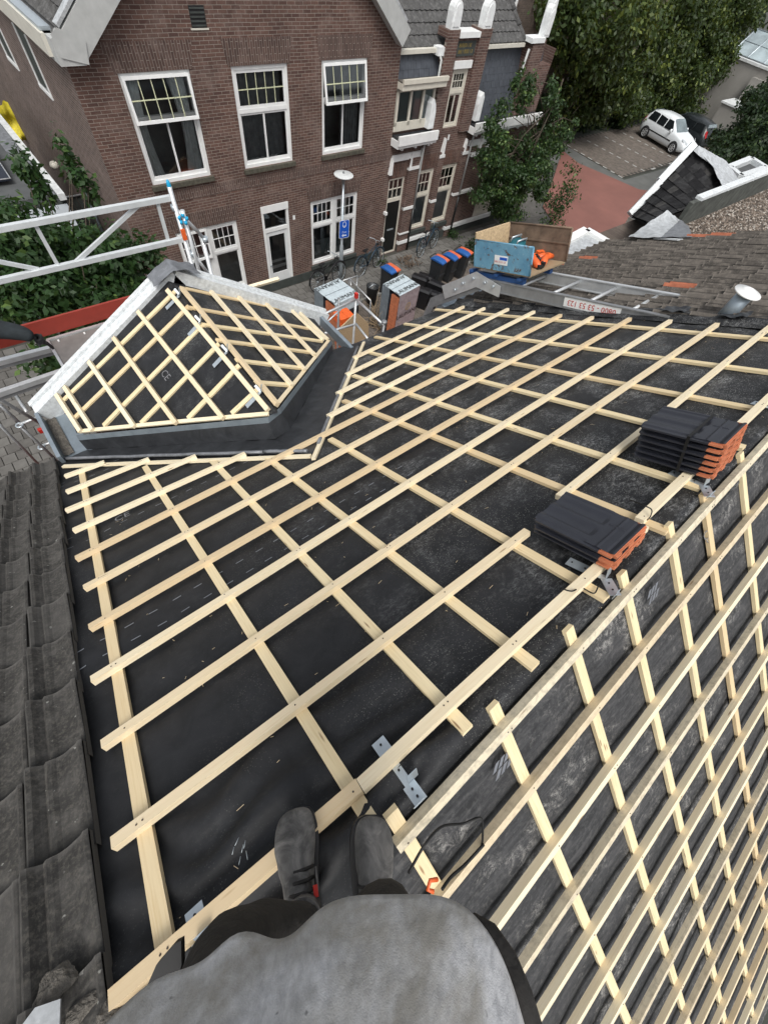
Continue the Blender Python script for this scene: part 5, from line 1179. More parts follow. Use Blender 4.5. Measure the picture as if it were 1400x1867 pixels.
# ground floor door with transom
x0, x1, z0, z1 = H['door']; mb = MB(); frame_bars(mb, x0, x1, z0, z1, .05, .02, .10); mb.box((x0 + .05, .025, -5.66), (x1 - .05, .10, -5.54)); fd = mb.build('door_frame', M['ochre'], B2, local=True)
mb = MB(); mb.box((x0 + .05, .05, z0), (x1 - .05, .09, -5.66)); mb.build('door', M['door_black'], fd, local=True); mb = MB(); mb.box((x0 + .22, .035, -6.65), (x1 - .22, .05, -6.60)); mb.build('letter_slot', M['steel'], fd, local=True)
mb = MB()
for i in (1, 2): x = x0 + .05 + (x1 - x0 - .1) * i / 3; mb.box((x - .012, .04, -5.54), (x + .012, .07, z1 - .05))
mb.box((x0 + .05, .04, -5.27), (x1 - .05, .068, -5.245)); mb.build('glazing_bars', M['ochre'], fd, local=True); pane(fd, x0 + .05, x1 - .05, -5.54, z1 - .05, .06); room(fd, x0, x1, -5.6, z1, .11, .6)
def b2win(key, zs, cols=3, film=True, zmax=None):
    x0, x1, z0, z1 = H[key]; wn = sash_window(B2, x0, x1, z0, z1, zs, cols=cols, rows=2, paint='ochre', bars='ochre', mull=not film, sill=False)
    if film: frost(x0 + .08, x1 - .08, z0 + .1, zs - .05, 'curtain_grey', .128, B2)
    return wn
b2win('wa', -5.68); b2win('wb', -5.68); b2win('tw', -2.85, 4, False)
x0, x1, z0, z1 = H['wc']; mb = MB(); frame_bars(mb, x0, x1, z0, z1, .09, .02, .1, .16); wn = mb.build('window', M['ochre'], B2, local=True); mb = MB(); mb.box((x0 + .09, .06, z0 + .16), (x1 - .09, .09, z1 - .09)); mb.build('closed_blind', M['ochre'], wn, local=True)
for a, b in ((13.45, 14.40), (14.67, 15.67)):
    mb = MB(); mb.box((a, -.10, -7.0), (b, .02, -6.86)); mb.build('sill', M['plinth'], B2, local=True); arch(B2, a + .02, b - .02, -4.85, -4.42, .06, M['brick2_soldier'])
arch(B2, 12.06, 12.9, -4.91, -4.5, .04, M['brick2_soldier'])
# pilasters, white bands and blocks
for a, b in ((12.90, 13.46), (14.39, 14.68), (15.68, 16.05)):
    mb = MB(); mb.box((a, -.10, G), (b, 0, -4.4)); mb.build('pilaster', M['brick2'], B2, local=True)
for a, b, z in ((12.9, 13.47, -5.98), (12.88, 13.48, -6.85), (14.38, 14.69, -5.98), (15.67, 16.9, -5.95), (12.9, 13.47, -4.72), (14.4, 14.67, -4.55), (15.68, 15.98, -4.60), (16.2, 17.1, -4.72), (11.98, 12.08, -5.98), (11.98, 12.08, -6.9)):
    mb = MB(); mb.box((a, -.13, z), (b, .0, z + (.09 if a != 12.88 else .05))); mb.build('white_band', M['white'], B2, local=True)
for a, b in ((12.88, 14.7), (15.6, 19.7)):
    mb = MB(); mb.box((a, -.13, -7.22), (b, .0, -7.10)); mb.build('white_band', M['white'], B2, local=True)
mb = MB(); mb.box((12.88, -.06, G), (V1, 0, -7.22)); mb.build('plinth', M['plinth'], B2, local=True)
for x, z in ((12.02, -4.75), (12.92, -4.72), (13.42, -4.62), (14.52, -4.46), (15.72, -4.6), (16.62, -4.5), (17.06, -4.7)):
    mb = MB(); mb.prism([(x - .03, -.12, z), (x + .09, -.12, z), (x + .09, -.12, z + .38), (x + .05, -.12, z + .46)], (0, .12, 0)); mb.build('white_key_block', M['white'], B2, local=True, fixn=True)
for x, z in ((13.9, -4.12), (14.75, -4.1), (13.20, -5.72)):
    mb = MB(); mb.box((x, -.02, z), (x + .07, .0, z + .15)); mb.build('white_brick', M['white'], B2, local=True)
# cornices / gutters above the ground floor
for a, b in ((11.98, 13.78), (15.72, 19.7)):
    mb = MB(); mb.box((a, -.42, -3.86), (b, .02, -3.76)); mb.box((a, -.42, -3.76), (b, -.34, -3.62)); mb.box((a, -.36, -3.95), (b, .02, -3.86)); mb.build('cornice', M['white'], B2, local=True)
    mb = MB(); mb.box((a + .05, -.335, -3.755), (b - .05, .02, -3.70)); mb.build('lead_lining', M['lead_dark'], B2, local=True)
    for x in np.arange(a + .25, b, .62): mb = MB(); mb.box((x, -.3, -4.03), (x + .08, -.02, -3.95)); mb.build('bracket', M['white'], B2, local=True)
for a, b in ((12.1, 13.5), (16.0, 17.3)):
    mb = MB(); mb.box((a, -.05, -4.42), (b, 0, -4.24)); mb.build('white_lintel', M['white'], B2, local=True)
# balcony window box between cornice and roof
mb = MB(); mb.box((12.02, -.02, -3.62), (13.72, .02, -3.5)); mb.box((12.0, -.26, -2.60), (13.9, .02, -2.46)); mb.box((12.0, -.30, -2.46), (13.92, -.22, -2.36))
for x in (12.04, 12.60, 13.15, 13.62): mb.box((x, -.02, -3.5), (x + .08, .05, -2.6))
mb.box((12.04, -.02, -3.5), (13.7, .05, -3.40)); mb.box((12.04, -.02, -2.70), (13.7, .05, -2.6)); lg = mb.build('loggia_window', M['ochre'], B2, local=True)
for k in range(3): pane(lg, 12.12 + k * .55, 12.62 + k * .52, -3.4, -2.7, .02)
room(lg, 12.04, 13.7, -3.5, -2.6, .06, .6)
for k in range(3): frost(12.13 + k * .55, 12.58 + k * .52, -3.4, -2.72, 'film', .058, B2)
mb = MB(); mb.box((12.02, -.21, -2.455), (13.88, .02, -2.42)); mb.build('loggia_roof', M['mortar'], B2, local=True)
# slates: each course a row of overlapping slates
def slates(x0, x1, z0, z1, y0, y1, name='slate'):
    mb = MB(); nz = int((z1 - z0) / .155); r = 0
    for r in range(nz):
        za, zb_ = z0 + (z1 - z0) * r / nz, z0 + (z1 - z0) * (r + 1) / nz; ya, yb = y0 + (y1 - y0) * r / nz, y0 + (y1 - y0) * (r + 1) / nz; x = x0 - (.11 if r % 2 else 0)
        while x < x1 - .02:
            a, b = max(x + .004, x0), min(x + .216, x1); h = random.uniform(.012, .020)
            if b > a: mb.hexa([(a, ya, za), (b, ya, za), (b, yb, zb_), (a, yb, zb_), (a, ya - h, za), (b, ya - h, za), (b, yb - .004, zb_ + .01), (a, yb - .004, zb_ + .01)])
            x += .22
    return mb.build(name, M['slate'], B2, local=True, kd='stuff', fixn=True)
slates(12.02, 13.78, -2.42, -1.92, .05, .22); slates(15.75, 18.2, -3.70, -1.95, .02, .42)
mb = MB(); mb.poly([(12.0, .26, -1.9), (12.0, .08, -2.5), (13.8, .08, -2.5), (13.8, .26, -1.9)]); mb.poly([(15.7, .46, -1.9), (15.7, .06, -3.75), (19.6, .06, -3.75), (19.6, .46, -1.9)]); mb.build('mansard', M['slate'], B2, local=True)
mb = MB(); mb.box((12.0, .05, -1.93), (13.72, .30, -1.84)); mb.build('roof_gutter', M['cream'], B2, local=True); mb = MB(); mb.box((15.74, .15, -1.95), (18.0, .5, -1.86)); mb.build('roof_gutter', M['cream'], B2, local=True)
sv2 = Vector((0, .78, .62)).normalized()
tile_roof('roof_tiles', B2, (12.0, .22, -1.86), (1, 0, 0), sv2, 28, 16, wu=.215, wv=.30)
mb = MB(); mb.poly([(11.9, .2, -1.93), (17.9, .2, -1.93), (16.6, 4.9, 1.8), (11.9, 4.9, 1.8)]); mb.poly([(17.9, .2, -1.93), (18.2, 9, -1.93), (16.6, 4.9, 1.8)]); mb.build('roof', M['far_tile'], B2, local=True)
mb = MB()
for k in range(14): t = k / 14; p = Vector((18.02, .25, -1.83)).lerp(Vector((16.7, 4.9, 1.9)), t); q = Vector((18.02, .25, -1.83)).lerp(Vector((16.7, 4.9, 1.9)), t + .068); mb.tube([p, q], [.10, .085], 8)
mb.build('hip_tile', M['far_tile'], B2, local=True, kd='stuff')
# tower: brick piers with white caps, centre parapet and tablet
def urn(x, y, z, w_=.30, h=.48, par=B2, yd=.24):
    mb = MB(); pts = [(x, y, z), (x + w_, y, z), (x + w_, y, z + h * .6)] + [(x + w_ / 2 + w_ / 2 * math.cos(a), y, z + h * .6 + h * .4 * math.sin(a)) for a in np.linspace(0, math.pi, 9)[1:-1]] + [(x, y, z + h * .6)]
    mb.prism(pts, (0, yd, 0)); inner = [(x + w_ / 2 + (p[0] - x - w_ / 2) * .66, y - .02, z + .06 + (p[2] - z) * .78) for p in pts]; mb.prism(inner, (0, .02, 0)); return mb.build('urn_cap', M['white_stucco'], par, local=True, fixn=True)
for a, b in ((13.75, 14.25), (15.22, 15.75)):
    mb = MB(); mb.box((a, -.09, -3.9), (b, 0, -1.62)); mb.box((a - .01, -.10, -1.62), (b + .01, .35, -1.45)); mb.build('pier', M['brick2'], B2, local=True)
mb = MB(); mb.box((14.25, -.02, -1.95), (15.22, .3, -1.62)); mb.build('parapet', M['brick2'], B2, local=True)
urn(13.82, -.09, -1.45, .38, .56); urn(15.28, -.09, -1.45, .38, .56)
mb = MB(); mb.box((14.27, -.12, -1.62), (15.20, .34, -1.50)); mb.build('parapet_cap', M['white'], B2, local=True)
mb = MB(); mb.box((14.32, -.06, -2.29), (15.16, .0, -2.12)); mb.build('white_lintel', M['white'], B2, local=True)
M['gold'] = plain('tarnished_gold', (0.30, 0.22, 0.06), 0.5, 0.3, 0.2, 10, 0)
mb = MB(); mb.box((14.32, -.03, -2.02), (15.16, -.01, -1.70)); tb = mb.build('stone_tablet', M['plinth'], B2, local=True)
for zz, n_l in ((-1.83, 9), (-1.965, 10)):           # two lines of worn gilt letters, no longer readable
    mb = MB()
    for k in range(n_l):
        x = 14.40 + k * .068; t = random.choice((0, 1, 2)); mb.box((x, -.034, zz), (x + .012, -.030, zz + .085))
        if t: mb.box((x + .012, -.034, zz + .035 * t), (x + .038, -.030, zz + .035 * t + .012)); mb.box((x + .032, -.034, zz), (x + .044, -.030, zz + .085))
    mb.build('worn_gilt_lettering', M['gold'], tb, local=True, kd='stuff')
for x in (13.42, 15.8):
    mb = MB(); pts = [(x, -.20, -3.62), (x + .26, -.20, -3.62), (x + .26, -.20, -3.2), (x + .20, -.20, -3.0), (x + .10, -.20, -2.88), (x + .02, -.20, -3.0)]; pts = pts if x < 15 else [(2 * x + .26 - p[0], p[1], p[2]) for p in pts]
    mb.prism(pts, (0, .26, 0)); mb.build('scroll_block', M['white_stucco'], B2, local=True, fixn=True)
mb = MB(); mb.box((13.5, -.05, -1.98), (13.80, .2, -1.80)); mb.build('cap_stone', M['white_stucco'], B2, local=True)
for pts in ([(13.62, -.02, -1.98), (13.62, -.10, -2.05), (13.62, -.10, -2.42), (13.52, -.12, -2.50), (13.3, -.14, -2.50)], [(13.45, -.16, -3.95), (13.42, -.16, -4.3), (13.42, -.16, -6.0)], [(16.05, -.14, -3.95), (16.02, -.14, -4.4), (16.02, -.14, -5.9)]):
    mb = MB(); mb.tube(pts, .035, 8); mb.build('downpipe', M['grey_fascia'], B2, local=True)
for x in (13.42, 16.02): mb = MB(); mb.tube([(x, -.14, -6.0), (x, -.14, G)], .042, 8); mb.build('downpipe', M['door_black'], B2, local=True)
# right end pier of the row
mb = MB(); mb.box((18.2, -.06, -3.9), (18.9, .5, -1.75)); mb.box((18.9, .0, -3.9), (19.7, .5, -2.4)); mb.build('pier', M['brick2'], B2, local=True)
mb = MB(); mb.box((18.0, -.10, -1.82), (18.75, .3, -1.70)); mb.build('cap_stone', M['white_stucco'], B2, local=True); urn(18.62, -.06, -1.70, .32, .72); urn(18.90, .15, -1.55, .30, .75)
mb = MB(); mb.tube([(18.02, -.05, -1.95), (17.9, -.05, -2.9)], .04, 8); mb.build('downpipe', M['grey_fascia'], B2, local=True)

# ================================================================ buildings farther off
far = thing('corner_house', 'grey-brown brick house beyond the side road, half hidden by the large tree', 'house', (30, 20, G))
mb = MB(); mb.box((22.0, 19.8, G), (39.0, 32, 1.5)); mb.build('wall', M['brick_far'], far)
mb = MB(); mb.box((20.4, 19.6, -1.4), (25.6, 19.79, 1.4)); mb.build('light_render_band', M['grey_fascia'], far)
for x in (21.2, 23.2, 26.6, 29.0):
    mb = MB(); frame_bars(mb, x, x + 1.2, -2.2, -.4, .1, 19.55, 19.79); wn = mb.build('window', M['white'], far); mb = MB(); mb.box((x + .1, 19.62, -2.1), (x + 1.1, 19.7, -.5)); mb.build('pane', M['glass_car'], wn)
mb = MB(); mb.hexa([(31.1, 19.2, -4.9), (33.0, 19.2, -4.9), (33.0, 19.25, -4.86), (31.1, 19.25, -4.86), (31.1, 19.75, -3.9), (33.0, 19.75, -3.9), (33.0, 19.79, -3.86), (31.1, 19.79, -3.86)]); mb.build('awning', M['curtain'], far)
mb = MB(); frame_bars(mb, 31.1, 33.0, -5.9, -4.4, .08, 19.7, 19.79); wn = mb.build('window', M['white'], far); mb = MB(); mb.box((31.2, 19.74, -5.8), (32.9, 19.77, -4.5)); mb.build('pane', M['glass_car'], wn)
gb = thing('grey_building', 'low grey rendered building with a glass roof lantern behind the parked cars', 'building', (56, 16, G))
mb = MB(); mb.box((50.0, 4, G), (62, 21, -4.25)); mb.build('wall', M['grey_wall'], gb)
mb = MB(); mb.box((49.9, 4, -4.249), (50.3, 21, -4.12)); mb.build('roof_edge', M['curtain'], gb)
mb = MB(); a = onX((1362, 112), 50); 
mb.box((49.55, 14.9, -6.9), (49.99, 16.2, -4.7)); mb.build('shallow_bay', M['grey_wall'], gb)
mb = MB(); mb.box((47.4, 13.2, G), (49.54, 16.4, -6.0)); mb.build('porch', M['grey_wall'], gb); mb = MB(); mb.box((47.3, 13.1, -5.999), (49.5, 16.5, -5.9)); mb.build('porch_roof', M['curtain'], gb)
mb = MB(); mb.tube([(49.9, 12.6, -4.5), (49.7, 12.6, -5.2), (49.7, 12.6, -6.6)], .09, 8); mb.build('downpipe', M['white'], gb)
lan = MB(); x0, x1, y0, y1, z0, z1 = 50.5, 55, 8.5, 19.0, -4.11, -3.0
bars = MB(); ny = 8
for i in range(ny + 1):
    y = y0 + (y1 - y0) * i / ny; bars.tube([(x0, y, z0), ((x0 + x1) / 2, y, z1), (x1, y, z0)], .05, 4)
bars.tube([(x0, y0, z0), (x0, y1, z0)], .06, 4); bars.tube([((x0 + x1) / 2, y0, z1), ((x0 + x1) / 2, y1, z1)], .06, 4); bars.tube([((3 * x0 + x1) / 4, y0, (z0 + z1) / 2), ((3 * x0 + x1) / 4, y1, (z0 + z1) / 2)], .04, 4)
lt = bars.build('glass_lantern', M['steel'], gb)
for i in range(ny):
    ya, yb = y0 + (y1 - y0) * i / ny, y0 + (y1 - y0) * (i + 1) / ny; mb = MB(); mb.poly([(x0, ya, z0), (x0, yb, z0), ((x0 + x1) / 2, yb, z1), ((x0 + x1) / 2, ya, z1)]); mb.build('pane', M['glassroof'] if 'glassroof' in M else M.setdefault('glassroof', plain('milky_roof_glass', (0.30, 0.36, 0.38), 0.15, 0, 0.4, .8, 0)), lt)
# low outbuilding on the left, with a solar panel and pale clapboards
lb = thing('outbuilding', 'low outbuilding in the alley with grey felt roof, solar panel and pale clapboard front', 'outbuilding', (0, 16, G))
zl = -4.3
mb = MB(); mb.hexa([(-6, 14.4, zl - .12), (2.12, 14.4, zl - .12), (2.0, 21, zl - .12), (-6, 21, zl - .12), (-6, 14.4, zl), (2.12, 14.4, zl), (2.0, 21, zl), (-6, 21, zl)]); mb.build('felt_roof', M['felt'], lb)
mb = MB(); mb.bar((2.06, 14.3, zl + .05), (1.96, 21, zl + .05), .16, .14, (0, 0, 1)); mb.build('roof_edge_trim', M['curtain'], lb)
mb = MB(); mb.bar((1.78, 14.4, zl + .012), (1.70, 21, zl + .012), .34, .008, (0, 0, 1)); mb.build('lead_margin', M['lead'], lb)
for k in range(9):
    mb = MB(); z = zl - .2 - k * .16; mb.hexa([(-6, 14.33, z - .16), (2.1, 14.33, z - .16), (2.1, 14.38, z - .16), (-6, 14.38, z - .16), (-6, 14.37, z), (2.1, 14.37, z), (2.1, 14.38, z), (-6, 14.38, z)]); mb.build('clapboard', M['clapboard'], lb)
mb = MB(); mb.box((-6, 14.4, G), (2.0, 20.8, zl - .13)); mb.build('wall', M['plinth'], lb)
mb = MB(); mb.hexa([(.0, 15.2, zl + .1), (1.25, 15.2, zl + .1), (1.25, 17.0, zl + .35), (.0, 17.0, zl + .35), (.0, 15.2, zl + .14), (1.25, 15.2, zl + .14), (1.25, 17.0, zl + .39), (.0, 17.0, zl + .39)]); sp_ = mb.build('solar_panel', M['solar'], lb)
mb = MB(); mb.tube([(0, 15.2, zl + .145), (1.25, 15.2, zl + .145), (1.25, 17.0, zl + .395), (0, 17.0, zl + .395)], .018, 4, closed=True); mb.build('panel_frame', M['alu'], sp_)
fn = thing('alley_gate', 'dark slatted gate closing the narrow alley beside the big brick house', 'gate', (2.6, 17.5, G))
for k in range(7): mb = MB(); mb.box((2.05 + k * .145, 17.5, G), (2.17 + k * .145, 17.54, G + 1.9)); mb.build('slat', M['plinth'], fn)
mb = MB(); mb.tube([(2.0, 17.48, G + 1.9), (3.08, 17.48, G + 1.9)], .03, 6); mb.build('top_rail', M['alu_dark'], fn)
yc = onY((8, 185), 24); mb = MB()
mb.grid(lambda u, v: yc + Vector(((u - .5) * .8, .25 * noise.noise(Vector((u * 4, v * 3, 1))), -v * 1.1 + .2 * noise.noise(Vector((u * 5, 2, 3))))), 14, 14); tag(mb.build('garment', M['yellow'], None), 'bright yellow garment hanging in the alley at the left edge', 'garment')
# ================================================================ street lamp with the blue sign
LP = onZ((621, 506), G + .05)
lamp = thing('street_lamp', 'grey street lamp with a flat disc head, in front of the brick house', 'street lamp', (LP.x, LP.y, G))
zt = ontop((627, 318), LP).z; lx, ly = LP.x, LP.y
mb = MB(); mb.tube([(lx, ly, G), (lx, ly, G + 1.2), (lx, ly, G + 1.25), (lx, ly, zt - .22)], [.075, .072, .048, .036], 12); mb.build('pole', M['steel'], lamp)
mb = MB(); mb.lathe((lx, ly, zt - .24), [(.04, 0), (.05, .06), (.05, .08), (.17, .19)], 16); mb.build('collar', M['alu_dark'], lamp)
mb = MB(); mb.lathe((lx, ly, zt - .05), [(.17, 0), (.30, .03), (.31, .05), (.30, .062), (.10, .09), (.05, .092)], 28); mb.build('lamp_head', M['curtain'], lamp)
mb = MB(); mb.lathe((lx, ly, zt + .042), [(.035, 0), (.035, .03), (.02, .045)], 12); mb.build('light_sensor', M['alu_dark'], lamp)
zs1, zs0 = ontop((627, 399), LP).z, ontop((626, 432), LP).z
sg = thing('blue_sign', 'blue upright sign with a white emblem and a left-pointing arrow, on the lamp post', 'sign', (lx, ly - .07, zs0))
e = Vector((1, -.12, 0)).normalized(); n_ = Vector((-.12, -1, 0)).normalized(); c = Vector((lx + .03, ly - .085, (zs0 + zs1) / 2)); hh = (zs1 - zs0) / 2; ww = .20
def splate(ww, hh, off, th, mt, nm):
    mb = MB(); r = .05; pts = []
    for sx, sz, a0 in ((1, 1, 0), (-1, 1, 90), (-1, -1, 180), (1, -1, 270)):
        for a in (0, 30, 60, 90): A_ = rad(a0 + a); pts.append(c + e * (sx * (ww - r) + r * math.cos(A_)) + Vector((0, 0, sz * (hh - r) + r * math.sin(A_))) + n_ * off)
    mb.prism(pts, n_ * th); return mb.build(nm, mt, sg, fixn=True)
splate(ww, hh, 0, .004, M['white'], 'plate_edge'); splate(ww - .015, hh - .015, .0045, .003, M['sign_blue'], 'plate')
mb = MB(); q = lambda x, z: tuple(c + e * x + Vector((0, 0, z)) + n_ * .009)
zz = -hh * .68; mb.poly([q(-.10, zz), q(-.03, zz + .055), q(-.03, zz + .018), q(.09, zz + .018), q(.09, zz - .018), q(-.03, zz - .018), q(-.03, zz - .055)]); mb.build('arrow', M['white'], sg)
mb = MB(); K = 20
for k in range(K):
    a0, a1 = 2 * math.pi * k / K, 2 * math.pi * (k + 1) / K; zc = hh * .52
    mb.poly([q(.075 * math.cos(a0), zc + .095 * math.sin(a0)), q(.075 * math.cos(a1), zc + .095 * math.sin(a1)), q(.058 * math.cos(a1), zc + .078 * math.sin(a1)), q(.058 * math.cos(a0), zc + .078 * math.sin(a0))])
mb.build('emblem_ring', M['white'], sg)
flat_text('W', .11, c + Vector((0, 0, hh * .30)) + n_ * .008, e, (0, 0, 1), M['white'], 'emblem', sg, .001); flat_text('Zone', .085, c + Vector((0, 0, -hh * .30)) + n_ * .008, e, (0, 0, 1), M['white'], 'sign_word', sg, .001)

# ================================================================ bicycles
def bicycle(loc, rz, lab, frame_mt, lean=.10):
    t = thing('bicycle', lab, 'bicycle', loc, rz, 'bicycles parked against the houses'); t.rotation_euler = (lean, 0, rz)
    R_ = .34
    for x in (-.54, .54):
        mb = MB(); mb.tube([(x + R_ * math.cos(a), 0, R_ + R_ * math.sin(a)) for a in np.linspace(0, 2 * math.pi, 29)[:-1]], .019, 6, closed=True); wh = mb.build('wheel', M['tyre'], t, local=True)
        mb = MB(); mb.tube([(x + .32 * math.cos(a), 0, R_ + .32 * math.sin(a)) for a in np.linspace(0, 2 * math.pi, 29)[:-1]], .009, 4, closed=True); mb.build('rim', M['steel'], wh, local=True)
        mb = MB()
        for a in np.linspace(0, 2 * math.pi, 19)[:-1]: mb.tube([(x, .015 * math.sin(a * 9), R_), (x + .32 * math.cos(a), 0, R_ + .32 * math.sin(a))], .0022, 3)
        mb.tube([(x, -.05, R_), (x, .05, R_)], .022, 8); mb.build('spokes', M['steel'], wh, local=True, kd='stuff')
        mb = MB(); mb.tube([(x + .375 * math.cos(a), 0, R_ + .375 * math.sin(a)) for a in np.linspace(.25 if x > 0 else .6, 2.6 if x > 0 else 3.2, 14)], .022, 5); mb.build('mudguard', frame_mt, t, local=True)
    mb = MB(); bb = (-.10, 0, .30); seat = (-.26, 0, .80); hd = (.40, 0, .78); hd2 = (.37, 0, .90)
    for a, b, r in ((bb, seat, .016), (bb, hd, .020), ((-.20, 0, .62), (.38, 0, .84), .016), ((-.54, .04, R_), bb, .011), ((-.54, -.04, R_), bb, .011), ((-.54, .04, R_), (-.24, 0, .74), .009), ((-.54, -.04, R_), (-.24, 0, .74), .009), (hd, hd2, .02), ((.54, .05, R_), hd, .014), ((.54, -.05, R_), hd, .014)): mb.tube([a, b], r, 7)
    mb.build('frame', frame_mt, t, local=True)
    mb = MB(); mb.tube([hd2, (.36, 0, 1.0)], .013, 6); mb.tube([(.20, .27, 1.02), (.30, .25, 1.04), (.37, .12, 1.02), (.36, 0, 1.0), (.37, -.12, 1.02), (.30, -.25, 1.04), (.20, -.27, 1.02)], .013, 6); hb = mb.build('handlebar', M['steel'], t, local=True)
    for s_ in (1, -1): mb = MB(); mb.tube([(.28, .26 * s_, 1.04), (.14, .28 * s_, 1.01)], .018, 7); mb.build('grip', M['black'], hb, local=True)
    mb = MB(); mb.grid(lambda u, v: Vector((-.38 + u * .26, (v - .5) * (.17 - .12 * u), .87 + .02 * math.sin(u * 3) - .03 * (2 * v - 1) ** 2)), 8, 8); mb.grid(lambda u, v: Vector((-.38 + u * .26, (v - .5) * (.17 - .12 * u), .83)), 4, 2); mb.tube([seat, (-.28, 0, .85)], .013, 6); mb.build('saddle', M['black'], t, local=True)
    mb = MB(); mb.tube([(-.85, .06, .74), (-.35, .06, .74), (-.35, -.06, .74), (-.85, -.06, .74)], .008, 5, closed=True); mb.tube([(-.80, .05, .73), (-.55, .04, R_)], .007, 5); mb.tube([(-.80, -.05, .73), (-.55, -.04, R_)], .007, 5); mb.build('luggage_rack', M['black'], t, local=True)
    mb = MB(); mb.lathe((-.10, .03, .30), [(.09, 0), (.09, .005)], 18, 0, (0, 1, 0)); mb.box((-.54, .035, .36), (-.10, .05, .40)); mb.box((-.25, .05, .29), (-.10, .065, .31)); mb.box((-.10, -.065, .29), (.06, -.05, .31)); mb.build('chain_case', M['black'], t, local=True)
    mb = MB(); mb.lathe((.46, 0, .84), [(.04, 0), (.045, .05), (.02, .07)], 10, 0, (1, 0, 0)); mb.build('headlight', M['black'], t, local=True)
    return t
M['bike_blue'] = plain('dark_blue_enamel', (0.02, 0.045, 0.07), 0.35, 0.1, 0.2, 9, 0)
M['bike_black'] = plain('black_enamel', (0.01, 0.01, 0.011), 0.35, 0.1, 0.2, 9, 0)
b1 = onZ((583, 500), G + .05); b2_ = onZ((607, 490), G + .05); bicycle((8.95, 12.45, G + .05), 0.15, 'black bicycle behind the wrapped pallet, left of the street lamp', M['bike_black'], -.12)
bicycle((10.95, 12.55, G + .05), 0.22, 'dark blue bicycle leaning by the wall beside the black door', M['bike_blue'], -.10); bicycle((14.1, 12.60, G + .05), 0.30, 'slate blue bicycle in front of the tall frosted windows', M['bike_blue'], -.12)
# ================================================================ wheelie bins
def wheelie(loc, rz, lab):
    t = thing('wheelie_bin', lab, 'wheelie bin', loc, rz, 'charcoal wheelie bins with blue and orange lids')
    mb = MB(); P = [(-.22, -.26), (.22, -.26), (.22, .24), (-.22, .24)]; 
    mb.hexa([(x * .82, y * .82, .06) for x, y in P] + [(x, y, .90) for x, y in P]); mb.hexa([(x * 1.05, y * 1.05, .90) for x, y in P] + [(x * 1.06, y * 1.06, .95) for x, y in P]); mb.box((-.19, -.275, .45), (.19, -.22, .48)); mb.build('bin_body', M['bin_grey'], t, local=True)
    for nm, xa, xb, mt in (('lid_half', -.25, .03, M['bin_blue']), ('lid_half', .031, .25, M['bin_orange'])):
        mb = MB(); mb.grid(lambda u, v: Vector((xa + (xb - xa) * u, -.31 + .58 * v, .955 + .07 * (1 - (2 * v - 1) ** 4) * (1 - .5 * ((xa + (xb - xa) * u) / .25) ** 4))), 6, 12); mb.box((xa, -.312, .93), (xb, -.285, .975)); mb.box((xa, -.285, .94), (xb, .268, .957)); mb.build(nm, mt, t, local=True)
    mb = MB(); mb.tube([(-.20, .27, .93), (-.20, .34, .96), (.20, .34, .96), (.20, .27, .93)], .02, 7); mb.build('handle', M['black'], t, local=True)
    for x in (-.24, .20): mb = MB(); mb.lathe((x, .2, .10), [(.10, 0), (.10, .04)], 16, 0, (1, 0, 0)); mb.build('wheel', M['tyre'], t, local=True)
    return t
for px, rz, lab in (((791, 517), .25, 'wheelie bin beside the black crates, first of the three in a row'), ((812, 510), .22, 'middle wheelie bin of the row of three'), ((833, 503), .30, 'wheelie bin next to the shrub, with its lid tilted, last of the row of three'), ((705, 535), .15, 'single wheelie bin half hidden behind the taller wrapped pallet')):
    p = onZ(px, G); wheelie((p.x, p.y, G + .005), rz, lab)
# ================================================================ black crates beside the pallet
M['crate'] = plain('black_crate_plastic', (0.010, 0.010, 0.012), 0.35, 0, 0.3, 14, 0.1, 60)
for i, (px, h, rz, lab) in enumerate((((762, 524), .42, .5, 'black crate at the kerb, behind the others'), ((773, 521), .40, .55, 'black crate touching the first wheelie bin'), ((764, 558), .66, .5, 'tall black crate closest to the wrapped pallet'), ((782, 556), .52, .5, 'black crate nearest the roof edge, in front of its neighbours'), ((790, 545), .62, .45, 'tall black crate at the right of its group'))):
    p = onZ(px, G); t = thing('plastic_crate', lab, 'crate', (p.x, p.y, G), rz, 'black crates on the brick paving'); w_, d_ = .15, .30
    mb = MB(); mb.hexa([(-w_ * .9, -d_ * .9, 0), (w_ * .9, -d_ * .9, 0), (w_ * .9, d_ * .9, 0), (-w_ * .9, d_ * .9, 0), (-w_, -d_, h), (w_, -d_, h), (w_, d_, h), (-w_, d_, h)]); mb.build('crate_body', M['crate'], t, local=True)
    mb = MB(); mb.hexa([(-w_ - .02, -d_ - .02, h), (w_ + .02, -d_ - .02, h), (w_ + .02, d_ + .02, h), (-w_ - .02, d_ + .02, h), (-w_ * .6, -d_ * .9, h + .05), (w_ * .6, -d_ * .9, h + .05), (w_ * .6, d_ * .9, h + .05), (-w_ * .6, d_ * .9, h + .05)]); mb.build('lid', M['crate'], t, local=True)
